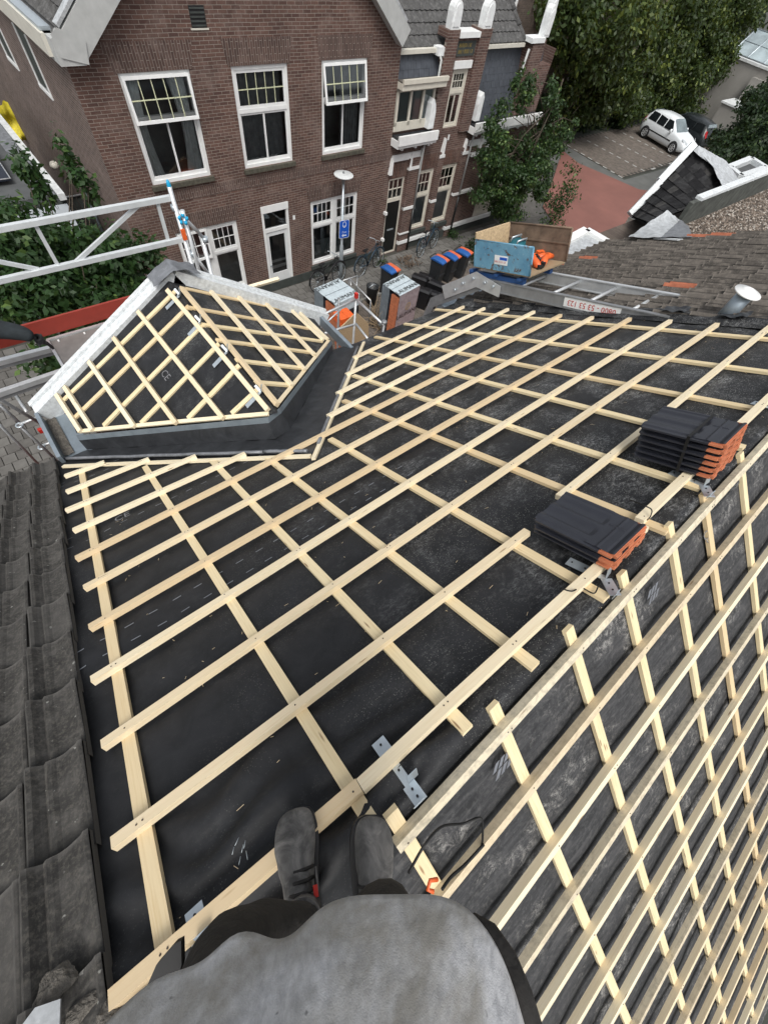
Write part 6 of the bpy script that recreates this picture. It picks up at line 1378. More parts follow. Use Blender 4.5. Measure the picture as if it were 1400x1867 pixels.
# ================================================================ pallets of wrapped roof tiles
M['film_pale'] = plain('pale_blue_printed_film', (0.50, 0.58, 0.62), 0.3, 0, 0.15, 9, 0.5, 14, bd=.01)
M['film_side'] = plain('translucent_lilac_film', (0.33, 0.29, 0.31), 0.3, 0, 0.25, 10, 0.6, 14, bd=.01)
M['ink'] = M['ink_black']
def pallet(c, rz, w_, d_, h, lab, sidefilm):
    t = thing('tile_pallet', lab, 'pallet of tiles', c, rz, 'film-wrapped pallets of roof tiles')
    for y in (-d_ / 2 + .05, 0, d_ / 2 - .05): mb = MB(); mb.box((-w_ / 2, y - .05, 0), (w_ / 2, y + .05, .10)); mb.build('pallet_runner', M['board'], t, local=True)
    nz = int((h - .16) / .105)
    for k in range(nz):
        z = .12 + k * .105
        for j in range(4):
            y0 = -d_ / 2 + .03 + j * (d_ - .06) / 4; mb = MB(); mb.box((-w_ / 2 + .02, y0, z), (-.01, y0 + (d_ - .06) / 4 - .012, z + .095)); mb.build('packed_tiles', M['clay'] if j < 2 else M['glaze'], t, local=True)
    mb = MB(); mb.box((-w_ / 2 + .1, -d_ / 2 + .02, .11), (w_ / 2 - .02, d_ / 2 - .02, h - .03)); mb.build('tile_core', M['glaze'], t, local=True)
    def film(nm, mt, P):
        A, B_, C_, D_ = map(Vector, P); nn = (B_ - A).cross(D_ - A).normalized(); mb = MB()
        mb.grid(lambda u, v: (A * (1 - u) + B_ * u) * (1 - v) + (D_ * (1 - u) + C_ * u) * v + nn * .012 * noise.noise(Vector((u * 6, v * 9, c[0]))), 18, 24); return mb.build(nm, mt, t, local=True)
    a, b = w_ / 2 + .01, d_ / 2 + .01
    film('top_film', M['film_pale'], ((-a, -b, h), (a, -b, h), (a, b, h), (-a, b, h)))
    if sidefilm: film('side_film', M['film_side'], ((-a, -b, .06), (a, -b, .06), (a, -b, h), (-a, -b, h)))
    else: film('side_film', M['film_pale'], ((-a, -b, h - .42), (a, -b, h - .38), (a, -b, h), (-a, -b, h)))
    film('side_film', M['glass_car'], ((a, -b, .06), (a, b, .06), (a, b, h), (a, -b, h))); film('side_film', M['zinc'], ((-a, b, .1), (-a, .06, .1), (-a, .06, h), (-a, b, h)))
    F = frame_of(t); R3 = F.to_3x3()
    def txt(s_, size, pos, ex, ey, nm='film_lettering', mt=None): flat_text(s_, size, F @ Vector(pos), R3 @ Vector(ex), R3 @ Vector(ey), mt or M['ink'], nm, t, .016)
    fs = w_ * .235
    txt('LAUMANS', fs, (0, -b + .13, h + .004), (1, 0, 0), (0, 1, 0)); txt('LAUMANS', fs, (0, b - .12, h + .004), (-1, 0, 0), (0, -1, 0))
    mb = MB(); mb.box((-a, -.006, h + .008), (a, .006, h + .014)); mb.build('film_seam', M['zinc'], t, local=True)
    if sidefilm:
        txt('LAUMANS', fs, (0, -b - .004, h * .52), (1, 0, 0), (0, 0, 1)); txt('LAUMANS', fs, (0, -b - .004, .16), (1, 0, 0), (0, 0, 1))
        for zc in (h * .68, .34):
            mb = MB(); K = 22
            for k in range(K):
                a0, a1 = 2 * math.pi * k / K, 2 * math.pi * (k + 1) / K
                mb.poly([(.13 * math.cos(a0), -b - .018, zc + .13 * math.sin(a0)), (.13 * math.cos(a1), -b - .018, zc + .13 * math.sin(a1)), (.10 * math.cos(a1), -b - .018, zc + .10 * math.sin(a1)), (.10 * math.cos(a0), -b - .018, zc + .10 * math.sin(a0))])
            mb.poly([(-.10, -b - .018, zc - .01), (.10, -b - .018, zc - .01), (.10, -b - .018, zc + .01), (-.10, -b - .018, zc + .01)]); mb.poly([(-.01, -b - .019, zc - .10), (.01, -b - .019, zc - .10), (.01, -b - .019, zc + .10), (-.01, -b - .019, zc + .10)])
            mb.build('film_emblem', M['chip'], t, local=True)
    return t
zp = G + 1.62
c4 = [onZ(p, zp) for p in ((700, 516), (738, 500), (763, 520), (727, 539))]; cc = sum(c4, Vector()) / 4; ex = (c4[2] - c4[3]).length; ey_ = (c4[0] - c4[3]).length
ang = math.atan2(c4[2].y - c4[3].y, c4[2].x - c4[3].x); pallet((cc.x, cc.y, G), ang, ex, ey_, 1.62, 'tall film-wrapped pallet of tiles, printed LAUMANS on its side, next to the black crates', True)
zp = G + 1.20
c4 = [onZ(p, zp) for p in ((580, 523), (621, 508), (650, 536), (606, 556))]; cc = sum(c4, Vector()) / 4; ex = (c4[2] - c4[3]).length; ey_ = (c4[0] - c4[3]).length
ang = math.atan2(c4[2].y - c4[3].y, c4[2].x - c4[3].x); pallet((cc.x, cc.y, G), ang, ex, ey_, 1.20, 'lower film-wrapped pallet of tiles with torn film, just behind the lamp foot and scaffold', False)
# ================================================================ things on the ground by the scaffold
pz = onZ((600, 612), G + 1.3); pl = thing('chipboard_sheet', 'pale chipboard sheet standing on edge beside the orange crate, under the scaffold bay', 'board', (pz.x, pz.y, G))
P = [onY(p, 8.2) for p in ((626, 622), (612, 606), (650, 570), (672, 590), (672, 640), (630, 640))]
mb = MB(); mb.prism(P, (0.01, .04, .0)); mb.build('sheet', M['chip'], pl, fixn=True)
oc = thing('orange_crate', 'stack of orange perforated clay tiles or crates beside the chipboard sheet', 'crate', onY((628, 600), 8.6))
for k in range(6):
    for j in range(2):
        p = onY((619, 577), 8.6) + Vector((.02 * k, .0, -.22 * k)); mb = MB(); mb.box((p.x - .05 + j * .24, p.y - .15, p.z - .20), (p.x + .18 + j * .24, p.y + .25, p.z)); mb.build('orange_block', M['orange'] if k == 0 else M['clay'], oc)
def sticks(name, px, Y, n, L_, mt, lab, cat, spread=1.0):
    c = onZ(px, G + .1); mb = MB()
    for k in range(n):
        a = random.uniform(0, 6.28); el = random.uniform(.1, 1.3); d = Vector((math.cos(a) * math.cos(el), math.sin(a) * math.cos(el), math.sin(el))); p = c + Vector((random.uniform(-.3, .3), random.uniform(-.3, .3), 0)) * spread
        q = p + d * L_ * random.uniform(.4, 1); m_ = (p + q) / 2 + Vector((random.uniform(-.12, .12), random.uniform(-.12, .12), .06)); mb.tube([p, m_, q], [.014, .010, .004], 5)
    return tag(mb.build(name, mt, None, kd=None), lab, cat)
sticks('brushwood', (688, 590), 9, 46, 1.1, M['board'], 'heap of cut branches between the two wrapped pallets', 'branches')
sticks('dry_weeds', (745, 478), 9, 60, .25, M['rust'], 'dry brown weeds at the foot of the wall by the bicycle', 'weeds', 1.2)
mb = MB(); a_, b_ = onZ((560, 590), G + .4), onZ((612, 650), G + .4); mb.bar(a_, b_, .12, .05, (0, 0, 1)); tag(mb.build('scaffold_plank', M['board'], None), 'loose brown plank lying beside the lower pallet', 'plank')
for k, (px, lab) in enumerate((((676, 555), 'dark plastic tub leaning against the tall pallet'),)):
    p = onZ(px, G); t = thing('tub', lab, 'tub', (p.x, p.y, G)); mb = MB(); mb.lathe((0, 0, 0), [(.16, 0), (.22, .7), (.23, .72), (.20, .72), (.18, .5)], 14); mb.build('shell', M['bin_grey'], t, local=True); mb = MB(); mb.tube([(-.2, 0, .68), (0, -.05, .80), (.2, 0, .68)], .012, 6); mb.build('handle', M['steel'], t, local=True)
mb = MB(); p0 = onY((425, 530), 5.2); d_ = onY((508, 506), 5.2) - p0; q0 = p0 - d_ * .3; mb.bar(q0, p0 + d_, .045, .032, (0, -.3, 1)); tag(mb.build('spare_batten', M['batten'], None), 'single new batten sticking out past the white barge board of the dormer', 'batten')

# ================================================================ cars
def car(loc, rz, paint, lab, L_=3.6, W_=1.6, Hc=1.52, hatch=False, black=False):
    t = thing('parked_car', lab, 'car', loc, rz)
    # side profile of half body: stations along the length, each with sill height, belt height, roof height and half widths
    S = [(-.50, .42, .62, .64, .70, .60), (-.485, .25, .80, .82, .76, .68), (-.45, .20, .92, 1.18, .79, .60), (-.39, .18, .95, 1.40, .80, .56), (-.25, .18, .94, 1.50, .80, .58), (-.06, .18, .92, 1.52, .80, .58), (.04, .18, .90, 1.48, .80, .58), (.13, .18, .90, 1.24, .80, .62), (.225, .18, .89, .97, .79, .70), (.36, .20, .80, .87, .77, .66), (.455, .24, .68, .74, .72, .58), (.50, .32, .50, .56, .60, .50)]
    k = Hc / 1.53; N = 13
    def ring(s_):
        x, zs, zb_, zr_, hw, rw = s_; x *= L_; hw *= W_ / 1.6; rw *= W_ / 1.6; out = []
        pts = [(0, zs), (hw * .88, zs), (hw * .98, zs + .12), (hw, (zs + zb_) / 2), (hw * .985, zb_ - .05), (hw * .95, zb_), (rw + (hw * .95 - rw) * .15, zb_ + (zr_ - zb_) * .85), (rw * .86, zb_ + (zr_ - zb_) * .97), (0, zr_)]
        pts = [(y, z * k) for y, z in pts]; full = [(-y, z) for y, z in pts[::-1][:-1]] + pts
        full = full[:-1]
        return [(x, y, z) for y, z in [( -a, b) for a, b in pts[1:]][::-1] + pts[0:]] 
    mb = MB(); rings = [ring(s_) for s_ in S]; n = len(rings[0]); b0 = 0
    for r in rings: mb.v += r
    for i in range(len(rings) - 1):
        for j in range(n):
            j2 = (j + 1) % n; mb.face([i * n + j, i * n + j2, (i + 1) * n + j2, (i + 1) * n + j], None, 0, True)
    mb.face(list(range(n))[::-1]); mb.face([(len(rings) - 1) * n + j for j in range(n)])
    o = mb.build('body', paint, t, local=True, fixn=True)
    w2, z_ = W_ / 2, k
    def quad(nm, pts, mt, par=o): mb = MB(); mb.prism(pts, (0, 0, .006)) if False else mb.poly(pts); mb.poly([Vector(p) for p in pts[::-1]]); return mb.build(nm, mt, par, local=True)
    gl = M['glass_car']
    for sgn in (1, -1):
        y0, y1 = sgn * (w2 * .958 + .012), sgn * (w2 * .76 + .014)
        for xa, xb, xc, xd in ((-.03, .175, .075, -.03), (-.21, -.045, -.045, -.21), (-.41, -.225, -.225, -.375)):
            quad('side_window', [(xa * L_, y0, .95 * z_), (xb * L_, y0, .95 * z_), (xc * L_, y1, 1.37 * z_), (xd * L_, y1, 1.37 * z_)], gl)
        mb = MB(); mb.box((-.28 * L_, sgn * w2 - .005, .50), (.22 * L_, sgn * w2 + .015, .56)); mb.build('side_moulding', M['black'], o, local=True)
        mb = MB(); mb.lathe((.15 * L_, sgn * (w2 + .09), .98 * z_), [(.02, -.08), (.09, -.05), (.10, .02), (.04, .06)], 10, 0, (1, 0, 0)); mb.build('mirror', paint if not black else M['black'], o, local=True)
        mb = MB(); mb.prism([(.485 * L_, sgn * .34, .62), (.455 * L_, sgn * .66, .66), (.40 * L_, sgn * .735, .86), (.43 * L_, sgn * .56, .82), (.475 * L_, sgn * .36, .70)], (.015, 0, .015)); mb.build('headlight', M['lamp_clear'], o, local=True, fixn=True)
        mb = MB(); mb.prism([(-.492 * L_, sgn * .55, .72), (-.470 * L_, sgn * .77, .74), (-.455 * L_, sgn * .74, 1.10), (-.475 * L_, sgn * .60, 1.08)], (-.02, 0, 0)); mb.build('tail_light', M['lamp_red'], o, local=True, fixn=True)
        for x in (.32 * L_, -.335 * L_):
            y = sgn * (w2 - .18); mb = MB(); mb.lathe((x, y, .30), [(.17, 0), (.30, .01), (.305, .03), (.305, .18), (.29, .20), (.20, .205)], 24, 0, (0, sgn, 0)); wl = mb.build('wheel', M['tyre'], t, local=True)
            mb = MB()
            for a in np.linspace(0, 2 * math.pi, 8)[:-1]: mb.bar((x, y + sgn * .212, .30), (x + .19 * math.cos(a), y + sgn * .212, .30 + .19 * math.sin(a)), .045, .01, (0, sgn, 0))
            mb.tube([(x + .19 * math.cos(a), y + sgn * .207, .30 + .19 * math.sin(a)) for a in np.linspace(0, 2 * math.pi, 21)[:-1]], .014, 5, closed=True); mb.build('rim', M['alu'] if not black else M['alu_dark'], wl, local=True)
    for sgn in (1, -1):
        for x in (.32 * L_, -.335 * L_):
            mb = MB(); K = 20; y = sgn * (w2 * 1.0 + .004)
            for q in range(K): a0, a1 = math.pi * q / K - .15, math.pi * (q + 1) / K - .15 + (.3 if q == K - 1 else 0); mb.poly([(x, y, .3), (x + .35 * math.cos(a0), y, .30 + .35 * math.sin(a0)), (x + .35 * math.cos(a1), y, .30 + .35 * math.sin(a1))][::sgn])
            mb.build('wheel_arch', M['black'], o, local=True)
    quad('windscreen', [(.232 * L_, -.60, .99 * z_), (.232 * L_, .60, .99 * z_), (.068 * L_, .49, 1.46 * z_), (.068 * L_, -.49, 1.46 * z_)], M['glassroof']); quad('rear_window', [(-.468 * L_, .60, .98 * z_), (-.468 * L_, -.60, .98 * z_), (-.40 * L_, -.48, 1.42 * z_), (-.40 * L_, .48, 1.42 * z_)], M['glassroof'])
    mb = MB(); mb.box((.497 * L_, -.42, .36), (.508 * L_, .42, .50)); mb.build('grille', M['black'], o, local=True); mb = MB(); mb.box((.508 * L_, -.24, .40), (.512 * L_, .24, .48)); mb.build('number_plate', M['yellow'], o, local=True)
    mb = MB(); mb.box((-.508 * L_, -.25, .72), (-.502 * L_, .25, .83)); mb.build('number_plate', M['yellow'], o, local=True)
    return t
ca, cb = onZ((1171, 251), G), onZ((1220, 280), G); cdir = (cb - ca).normalized(); ang = math.atan2(cdir.y, cdir.x); sidev = Vector((-cdir.y, cdir.x, 0))
mid = (ca + cb) / 2 + sidev * .72; LC = (cb - ca).length / .655
car((mid.x, mid.y, G + .02), ang, M['car_white'], 'small white hatchback parked with its front towards the roofs', L_=LC, W_=1.6)
mid2 = mid + sidev * 2.45 - cdir * .5
car((mid2.x + .2, mid2.y, G + .02), ang + math.pi, M['car_black'], 'black estate car parked beside the white one, rear end towards the roofs', L_=4.2, W_=1.72, Hc=1.46, black=True)

# ================================================================ trees and shrubs
def leaf_cloud(n, centers, radii, size, jitter=.5, droop=.6, shell=.55):
    """n small folded leaves spread through a set of ellipsoids; returns vertex, face and tint arrays"""
    C0 = np.array(centers, float); R0 = np.array(radii, float); cl, rl = [], []
    for c, r in zip(C0, R0):           # break every lobe into small clumps with gaps between them
        m = int(np.clip(10 * (r.prod() ** (1 / 3) / (size * 4.0)) ** 2, 5, 160)); dd = RNG.normal(size=(m, 3)); dd /= np.linalg.norm(dd, axis=1)[:, None]
        cl.append(c + dd * (RNG.random(m) ** .33)[:, None] * r * .92); rl.append(np.ones((m, 3)) * np.minimum(r, size * 2.6) * (.55 + .7 * RNG.random((m, 1))) * np.array([1.15, 1.15, .75]))
    C_ = np.concatenate(cl); R_ = np.concatenate(rl); vol = R_.prod(1); p = vol ** .7; p /= p.sum()
    k = RNG.choice(len(C_), n, p=p); d = RNG.normal(size=(n, 3)); d /= np.linalg.norm(d, axis=1)[:, None]; r = RNG.random(n) ** (shell * .6)
    pos = C_[k] + d * r[:, None] * R_[k] * (1 + .18 * RNG.normal(size=(n, 1)) * (r[:, None] > .7))
    nrm = d * .6 + RNG.normal(size=(n, 3)) * jitter + np.array([0, 0, .35]); nrm /= np.linalg.norm(nrm, axis=1)[:, None]
    ax = RNG.normal(size=(n, 3)); ax[:, 2] -= droop; ax -= nrm * (ax * nrm).sum(1)[:, None]; ax /= np.linalg.norm(ax, axis=1)[:, None]; sd_ = np.cross(nrm, ax)
    s = size * (.6 + .7 * RNG.random(n))[:, None]
    V = np.stack([pos, pos + ax * s * .5 + sd_ * s * .27 - nrm * s * .06, pos + ax * s, pos + ax * s * .5 - sd_ * s * .27 - nrm * s * .06], 1).reshape(-1, 3)
    clump = np.array([noise.noise(Vector(q) * .9) for q in pos[:: max(1, n // 4000)]]); clump = np.repeat(clump, max(1, n // 4000))[:n]; clump = np.pad(clump, (0, n - len(clump)))
    tint = np.clip(.42 + .20 * RNG.normal(size=n) + .28 * clump + .22 * (RNG.random(len(C_)) - .5)[k] * 2, 0, 1)
    return V, tint
def leaves(name, data, mt, parent):
    V, tint = data; n = len(V) // 4; me = bpy.data.meshes.new(name); me.vertices.add(4 * n); me.vertices.foreach_set('co', (V - np.array(frame_of(parent).translation)).ravel())
    me.loops.add(4 * n); me.loops.foreach_set('vertex_index', np.arange(4 * n, dtype=np.int32)); me.polygons.add(n); me.polygons.foreach_set('loop_start', np.arange(0, 4 * n, 4, dtype=np.int32)); me.polygons.foreach_set('loop_total', np.full(n, 4, np.int32))
    me.materials.append(mt); uv = me.uv_layers.new(name='UVMap'); u = np.repeat(tint, 4); uv.data.foreach_set('uv', np.stack([u, u], 1).ravel().astype(np.float32)); me.update(calc_edges=True); me.validate()
    o = bpy.data.objects.new(name, me); COL.objects.link(o); o.parent = parent; o['kind'] = 'stuff'; return o
def branch_tree(t, base, top, r0, tips, seed=0):
    mb = MB(); pts = [Vector(base).lerp(Vector(top), k / 8) + Vector((noise.noise(Vector((k, seed, 0))) * .12, noise.noise(Vector((k, seed, 5))) * .12, 0)) * (k > 0) for k in range(9)]
    mb.tube(pts, [r0 * (1 - .75 * k / 8) for k in range(9)], 9); mb.build('trunk', M['bark'], t)
    mb = MB()
    for q in tips:
        a = pts[random.randint(3, 7)]; q = Vector(q); m_ = a.lerp(q, .5) + Vector((0, 0, .12 * (q - a).length)); mb.tube([a, m_, q], [r0 * .30, r0 * .16, r0 * .04], 5)
    mb.build('limbs', M['bark'], t, kd='stuff')
def tree(name, lab, base, top, r0, blobs, n, size, mt, **kw):
    t = thing(name, lab, 'tree', base); cs = [b[:3] for b in blobs]; rs = [b[3:] for b in blobs]
    branch_tree(t, base, top, r0, cs + [tuple(np.array(c) + np.array(r) * RNG.uniform(-.7, .7, 3)) for c, r in zip(cs, rs)]); leaves('crown', leaf_cloud(n, cs, rs, size, **kw), M[mt], t); return t
def blobs_px(lst):
    out = []
    for (px, py), Y, r in lst: c = onY((px, py), Y); out.append((c.x, c.y, c.z, r[0], r[1], r[2]))
    return out
# street tree in front of the mansard house: upright shoots over a denser body
tb_ = onZ((912, 418), G); Y0 = 12.0
bl = blobs_px([((945, 300), 12.0, (1.25, 1.1, .9)), ((920, 330), 12.0, (1.0, .9, .9)), ((925, 375), 12.0, (.85, .8, .7)), ((985, 270), 12.0, (1.1, .8, .55)), ((905, 245), 12.0, (.45, .45, .8)), ((912, 195), 12.1, (.22, .22, .6)), ((950, 190), 12.1, (.3, .3, .9)), ((945, 140), 12.1, (.14, .14, .4)), ((972, 150), 12.1, (.16, .16, .5)), ((1002, 175), 12.0, (.25, .25, .5)), ((1005, 205), 12.0, (.35, .35, .5)), ((1025, 240), 11.9, (.40, .3, .28)), ((1048, 222), 11.9, (.16, .12, .12)), ((895, 290), 12.0, (.5, .5, .5)), ((965, 340), 12.0, (.8, .7, .5)), ((990, 355), 12.0, (.4, .4, .25)), ((880, 350), 12.0, (.35, .4, .35)), ((985, 320), 12, (.6, .6, .4))])
tree('street_tree', 'upright dark green street tree in front of the mansard house', (tb_.x, 12.1, G), (tb_.x - .1, 12.1, -2.4), .10, bl, 26000, .115, 'leaf_b', shell=.9, droop=.8)
# big-leaved tree behind the scaffold
bl = blobs_px([((50, 455), 8.6, (.6, .5, .4)), ((130, 445), 8.8, (.38, .35, .3)), ((20, 400), 9, (.28, .25, .2)), ((160, 340), 9.2, (.10, .10, .42)), ((72, 335), 9.3, (.12, .12, .42)), ((100, 480), 8.2, (.9, .7, .7)), ((210, 470), 8.4, (.55, .6, .6)), ((240, 500), 8.2, (.45, .5, .5)), ((40, 520), 7.8, (.8, .6, .6)), ((130, 540), 7.7, (.7, .6, .5)), ((262, 470), 8.6, (.2, .25, .35)), ((90, 640), 7.2, (.5, .3, .4)), ((0, 450), 8.2, (.6, .5, .7)), ((185, 455), 8.8, (.24, .24, .3)), ((130, 300), 9.4, (.10, .12, .3)), ((45, 300), 9.4, (.1, .14, .3))])
tree('cherry_tree', 'large-leaved dark green tree behind the scaffold rails at the left', (.6, 8.6, G), (.5, 8.6, -4.2), .12, bl, 17000, .115, 'leaf_a', shell=.85, droop=1.1, jitter=.4)
# the large tree over the parked cars
bl = []
for (px, py), Y, r in (((1120, 90), 18.6, (3.2, 3, 2.6)), ((1240, 100), 20, (3.4, 3, 2.6)), ((1080, 30), 18, (3, 3, 2.2)), ((1200, 20), 21, (4, 3, 3)), ((1310, 40), 20, (3, 2.5, 2.6)), ((1180, 150), 19.6, (2.6, 2, 1.8)), ((1245, 170), 19.2, (2.4, 2, 1.6)), ((1095, 140), 18.4, (2.2, 2, 1.6)), ((1040, 50), 17.5, (1.6, 1.5, 1.3)), ((1290, 110), 19.5, (2.0, 1.8, 1.8)), ((1330, 20), 20, (2.4, 2, 2)), ((1240, 205), 18.8, (1.3, 1.2, .8)), ((1150, 195), 18.6, (1.6, 1.2, .8)), ((1050, 130), 18.2, (1.2, 1, 1.2)), ((1075, 190), 18.3, (1.5, .8, 1.0)), ((1035, 200), 18.0, (.8, .7, 1.0)), ((1020, 15), 17.5, (1.2, 1, .9))):
    c = onY((px, py), Y); bl.append((c.x, c.y, c.z, *r))
tree('large_tree', 'very large spreading tree hanging over the parked cars', (43, 21.5, G), (42.5, 21, -2), .45, bl, 75000, .24, 'leaf_c', shell=.8, droop=.9)
bl = []
for (px, py), X_, r in (((1350, 262), 33, (1.6, 1.6, 1.1)), ((1385, 215), 34, (1.8, 1.5, 1.5)), ((1360, 280), 31, (2.6, 1.5, 1.0)), ((1325, 290), 32, (1.0, 1.0, .6)), ((1395, 270), 31, (1.6, 1.2, 1.2)), ((1390, 175), 36, (.6, .6, .8))):
    c = onX((px, py), X_); bl.append((c.x, c.y, c.z, *r))
tree('garden_tree', 'dense dark green tree at the right edge, in front of the grey building', (33, 9.8, G), (33, 9.8, -4.5), .14, bl, 32000, .18, 'leaf_d', shell=.85)
bl = [(30.5 + k * 1.6, 19.9 + .3 * math.sin(k), G + 1.0, 1.1, .8, 1.2) for k in range(7)] + [(28.5, 20, G + 1.3, 1.2, .8, 1.5)]
hd_ = thing('hedge', 'dark ivy hedge along the back of the empty parking bays', 'hedge', (35, 19.8, G)); leaves('foliage', leaf_cloud(16000, [b[:3] for b in bl], [b[3:] for b in bl], .2), M['leaf_d'], hd_)
bl = [(52 + k * 3, 24 + 2 * (k % 3), -2.5 + 1.5 * (k % 2), 3.2, 2.5, 3.2) for k in range(6)]
tree('dark_tree', 'dark evergreen mass behind the glass lantern, top right', (60, 24, G), (60, 24, 0), .4, bl, 14000, .5, 'leaf_d')
def shrub(name, px, r, n, size, mt, lab, cat='shrub', up=.6):
    c = onZ(px, G + .05); t = thing(name, lab, cat, (c.x, c.y, G)); bl = [(c.x + RNG.uniform(-.5, .5) * r, c.y + RNG.uniform(-.5, .5) * r, G + up * r * (.4 + .9 * k / 5), r * .5, r * .5, r * .4) for k in range(6)]
    mb = MB()
    for b in bl: mb.tube([(c.x, c.y, G), ((c.x + b[0]) / 2, (c.y + b[1]) / 2, (G + b[2]) / 2 + .1), b[:3]], [.02, .014, .006], 5)
    mb.build('stems', M['bark'], t, kd='stuff'); leaves('foliage', leaf_cloud(n, [b[:3] for b in bl], [b[3:] for b in bl], size, jitter=.8), M[mt], t)
shrub('shrub', (875, 470), .8, 1600, .10, 'leaf_d', 'low dark shrub beside the wheelie bins and the hoist'); shrub('sapling', (1000, 412), 1.0, 1000, .13, 'leaf_b', 'sparse young shrub at the edge of the red road', up=1.5)
shrub('weed_clump', (825, 432), .35, 500, .07, 'leaf_b', 'green weeds at the wall by the black downpipe', 'weeds'); shrub('weed_clump', (695, 480), .25, 260, .06, 'leaf_b', 'green weeds beside the black door', 'weeds')
# ================================================================ scaffold in front of the dormer
sc = thing('rolling_scaffold', 'aluminium scaffold with white guard rails and a red toe board, behind the dormer', 'scaffold', (.8, 5.6, G))
YS, YI = 6.0, 4.92; 
def bar2(a, b, w_=.05, h=.05, n=(0, 0, 1), nm='rail', mt='alu'): mb = MB(); mb.bar(a, b, w_, h, n); return mb.build(nm, M[mt], sc)
za, zb_, xe = -1.05, -1.50, 2.27
M['rail_white'] = plain('pale_coated_rail', (0.60, 0.63, 0.64), 0.4, .2, .08, 9, .05)
bar2((-2.2, YS, za), (xe, YS, za), .052, .05, nm='guard_rail', mt='rail_white'); bar2((-2.2, YS, zb_), (xe, YS, zb_), .052, .05, nm='guard_rail', mt='rail_white')
zo = lambda p: onY(p, YS)
for a, b in (((62, 405), (106, 484)), ((258, 370), (140, 478)), ((286, 363), (308, 440)), ((0, 478), (72, 492))):
    A_, B_ = zo(a), zo(b); bar2(A_, B_, .038, .03, (0, -1, 0), 'brace', 'rail_white')
p0, p1 = (2.27, YS - .04), (2.52, YS)
for (x, y), z1 in ((p0, -.95), ((2.51, YS), -1.55)):
    mb = MB(); mb.tube([(x, y, G), (x, y, z1)], .026, 10); mb.build('upright', M['alu'], sc)
mb = MB(); mb.tube([(2.34, YS - .04, -1.2), (2.34, YS - .04, -2.6)], .026, 10); mb.build('upright', M['alu'], sc)
hp = Vector((2.27, YS - .04, -.95)); mb = MB(); mb.lathe(hp + Vector((0, 0, -.12)), [(.024, 0), (.024, .12), (.020, .16), (.012, .18)], 12); mb.build('clamp_handle', M['cyan'], sc)
for dz_ in (-.34, ):
    mb = MB()
    for a in np.linspace(0, 6.28, 6)[:-1]: mb.lathe(hp + Vector((.04 + .045 * math.cos(a), -.04 + .02 * math.sin(a), dz_ + .035 * math.sin(a))), [(.02, 0), (.02, .03)], 8)
    mb.build('clamp_wheel', M['cyan'], sc, kd='stuff')
mb = MB(); mb.box((2.245, YS - .085, -1.50), (2.295, YS - .06, -1.38)); mb.build('tag_label', M['orange'], sc)
q = lambda p: onY(p, YS - .02)
for a, b in (((318, 378), (374, 436)), ((352, 462), (384, 504))):
    mb = MB(); mb.tube([q(a), q(b)], .022, 8); mb.build('brace', M['alu'], sc)
for a in ((318, 378), (374, 436), (352, 462), (384, 504)):
    mb = MB(); mb.lathe(q(a) + Vector((0, 0, -.03)), [(.04, 0), (.04, .06)], 8); mb.build('coupler', M['steel'], sc)
# deck, toe board, ledgers
zd = -2.26; xd0, xd1 = .30, 2.4
mb = MB(); mb.box((xd0, 4.98, zd - .05), (xd1, YS - .07, zd)); M['deck'] = plain('worn_anti_slip_deck', (0.20, 0.185, 0.175), .7, .1, .25, 5, .3, 90); mb.build('deck', M['deck'], sc)
bar2((xd0 - .02, YS - .05, zd + .02), (xd1, YS - .05, zd + .02), .03, .06, nm='deck_edge'); bar2((xd0 - .012, 4.98, zd + .02), (xd0 - .012, YS - .06, zd + .02), .03, .06, nm='deck_edge')
mb = MB()
for k in range(7): mb.box((xd0 + .08 + k * .3, YS - .13, zd + .001), (xd0 + .10 + k * .3, YS - .10, zd + .012))
mb.build('rivet', M['white'], sc, kd='stuff')
mb = MB(); mb.box((-2.2, YS + .0, zd + .03), (xd1, YS + .03, zd + .22)); mb.build('toe_board', M['red_board'], sc)
mb = MB(); mb.box((-2.2, YS - .03, zd + .215), (xd1, YS + .06, zd + .235)) if False else None
for a, b, nm in (((0, 712), (112, 674), 'ledger'), ((0, 655), (82, 634), 'ledger')):
    A_, B_ = onZ(a, zd - .1), onZ(b, zd - .1); d = (B_ - A_); bar2(A_ - d * .4, B_ + d * .1, .06, .06, nm=nm)
    bar2(A_ - d * .4 + Vector((0, 0, -.062)), B_ + d * .1 + Vector((0, 0, -.062)), .03, .05, nm='ledger_web', mt='alu_dark')
# lower braces down to the street at the left
def zt_(p, z): return onZ(p, z)
for a, b, z0, z1, mt in (((0, 728), (98, 786), -3.2, -4.4, 'alu_dark'), ((0, 775), (72, 848), -5.0, -6.4, 'alu_dark'), ((36, 776), (106, 842), -4.6, -5.6, 'alu_dark'), ((0, 738), (40, 775), -4.2, -4.7, 'alu_dark')):
    mb = MB(); mb.tube([onZ(a, z0), onZ(b, z1)], .026, 8); mb.build('brace', M[mt], sc)
for a, b, z in (((30, 722), (50, 752), -3.6), ((36, 774), (78, 757), -4.6), ((74, 814), (104, 802), -5.2), ((105, 842), (120, 826), -5.6)):
    mb = MB(); mb.tube([onZ(a, z), onZ(b, z)], .026, 8); mb.build('transom', M['alu'], sc)
for a, z in (((36, 775), -4.6), ((76, 815), -5.2)):
    mb = MB(); c = onZ(a, z); mb.tube([c + Vector((.055 * math.cos(t), .055 * math.sin(t), 0)) for t in np.linspace(0, 6.28, 9)[:-1]], .018, 6, closed=True); mb.build('coupler', M['steel'], sc)
mb = MB(); mb.box(tuple(onZ((74, 780), -4.9) - Vector((.05, .03, .04))), tuple(onZ((84, 786), -4.9) + Vector((.02, .03, .04)))); mb.build('tag_label', M['red'], sc)
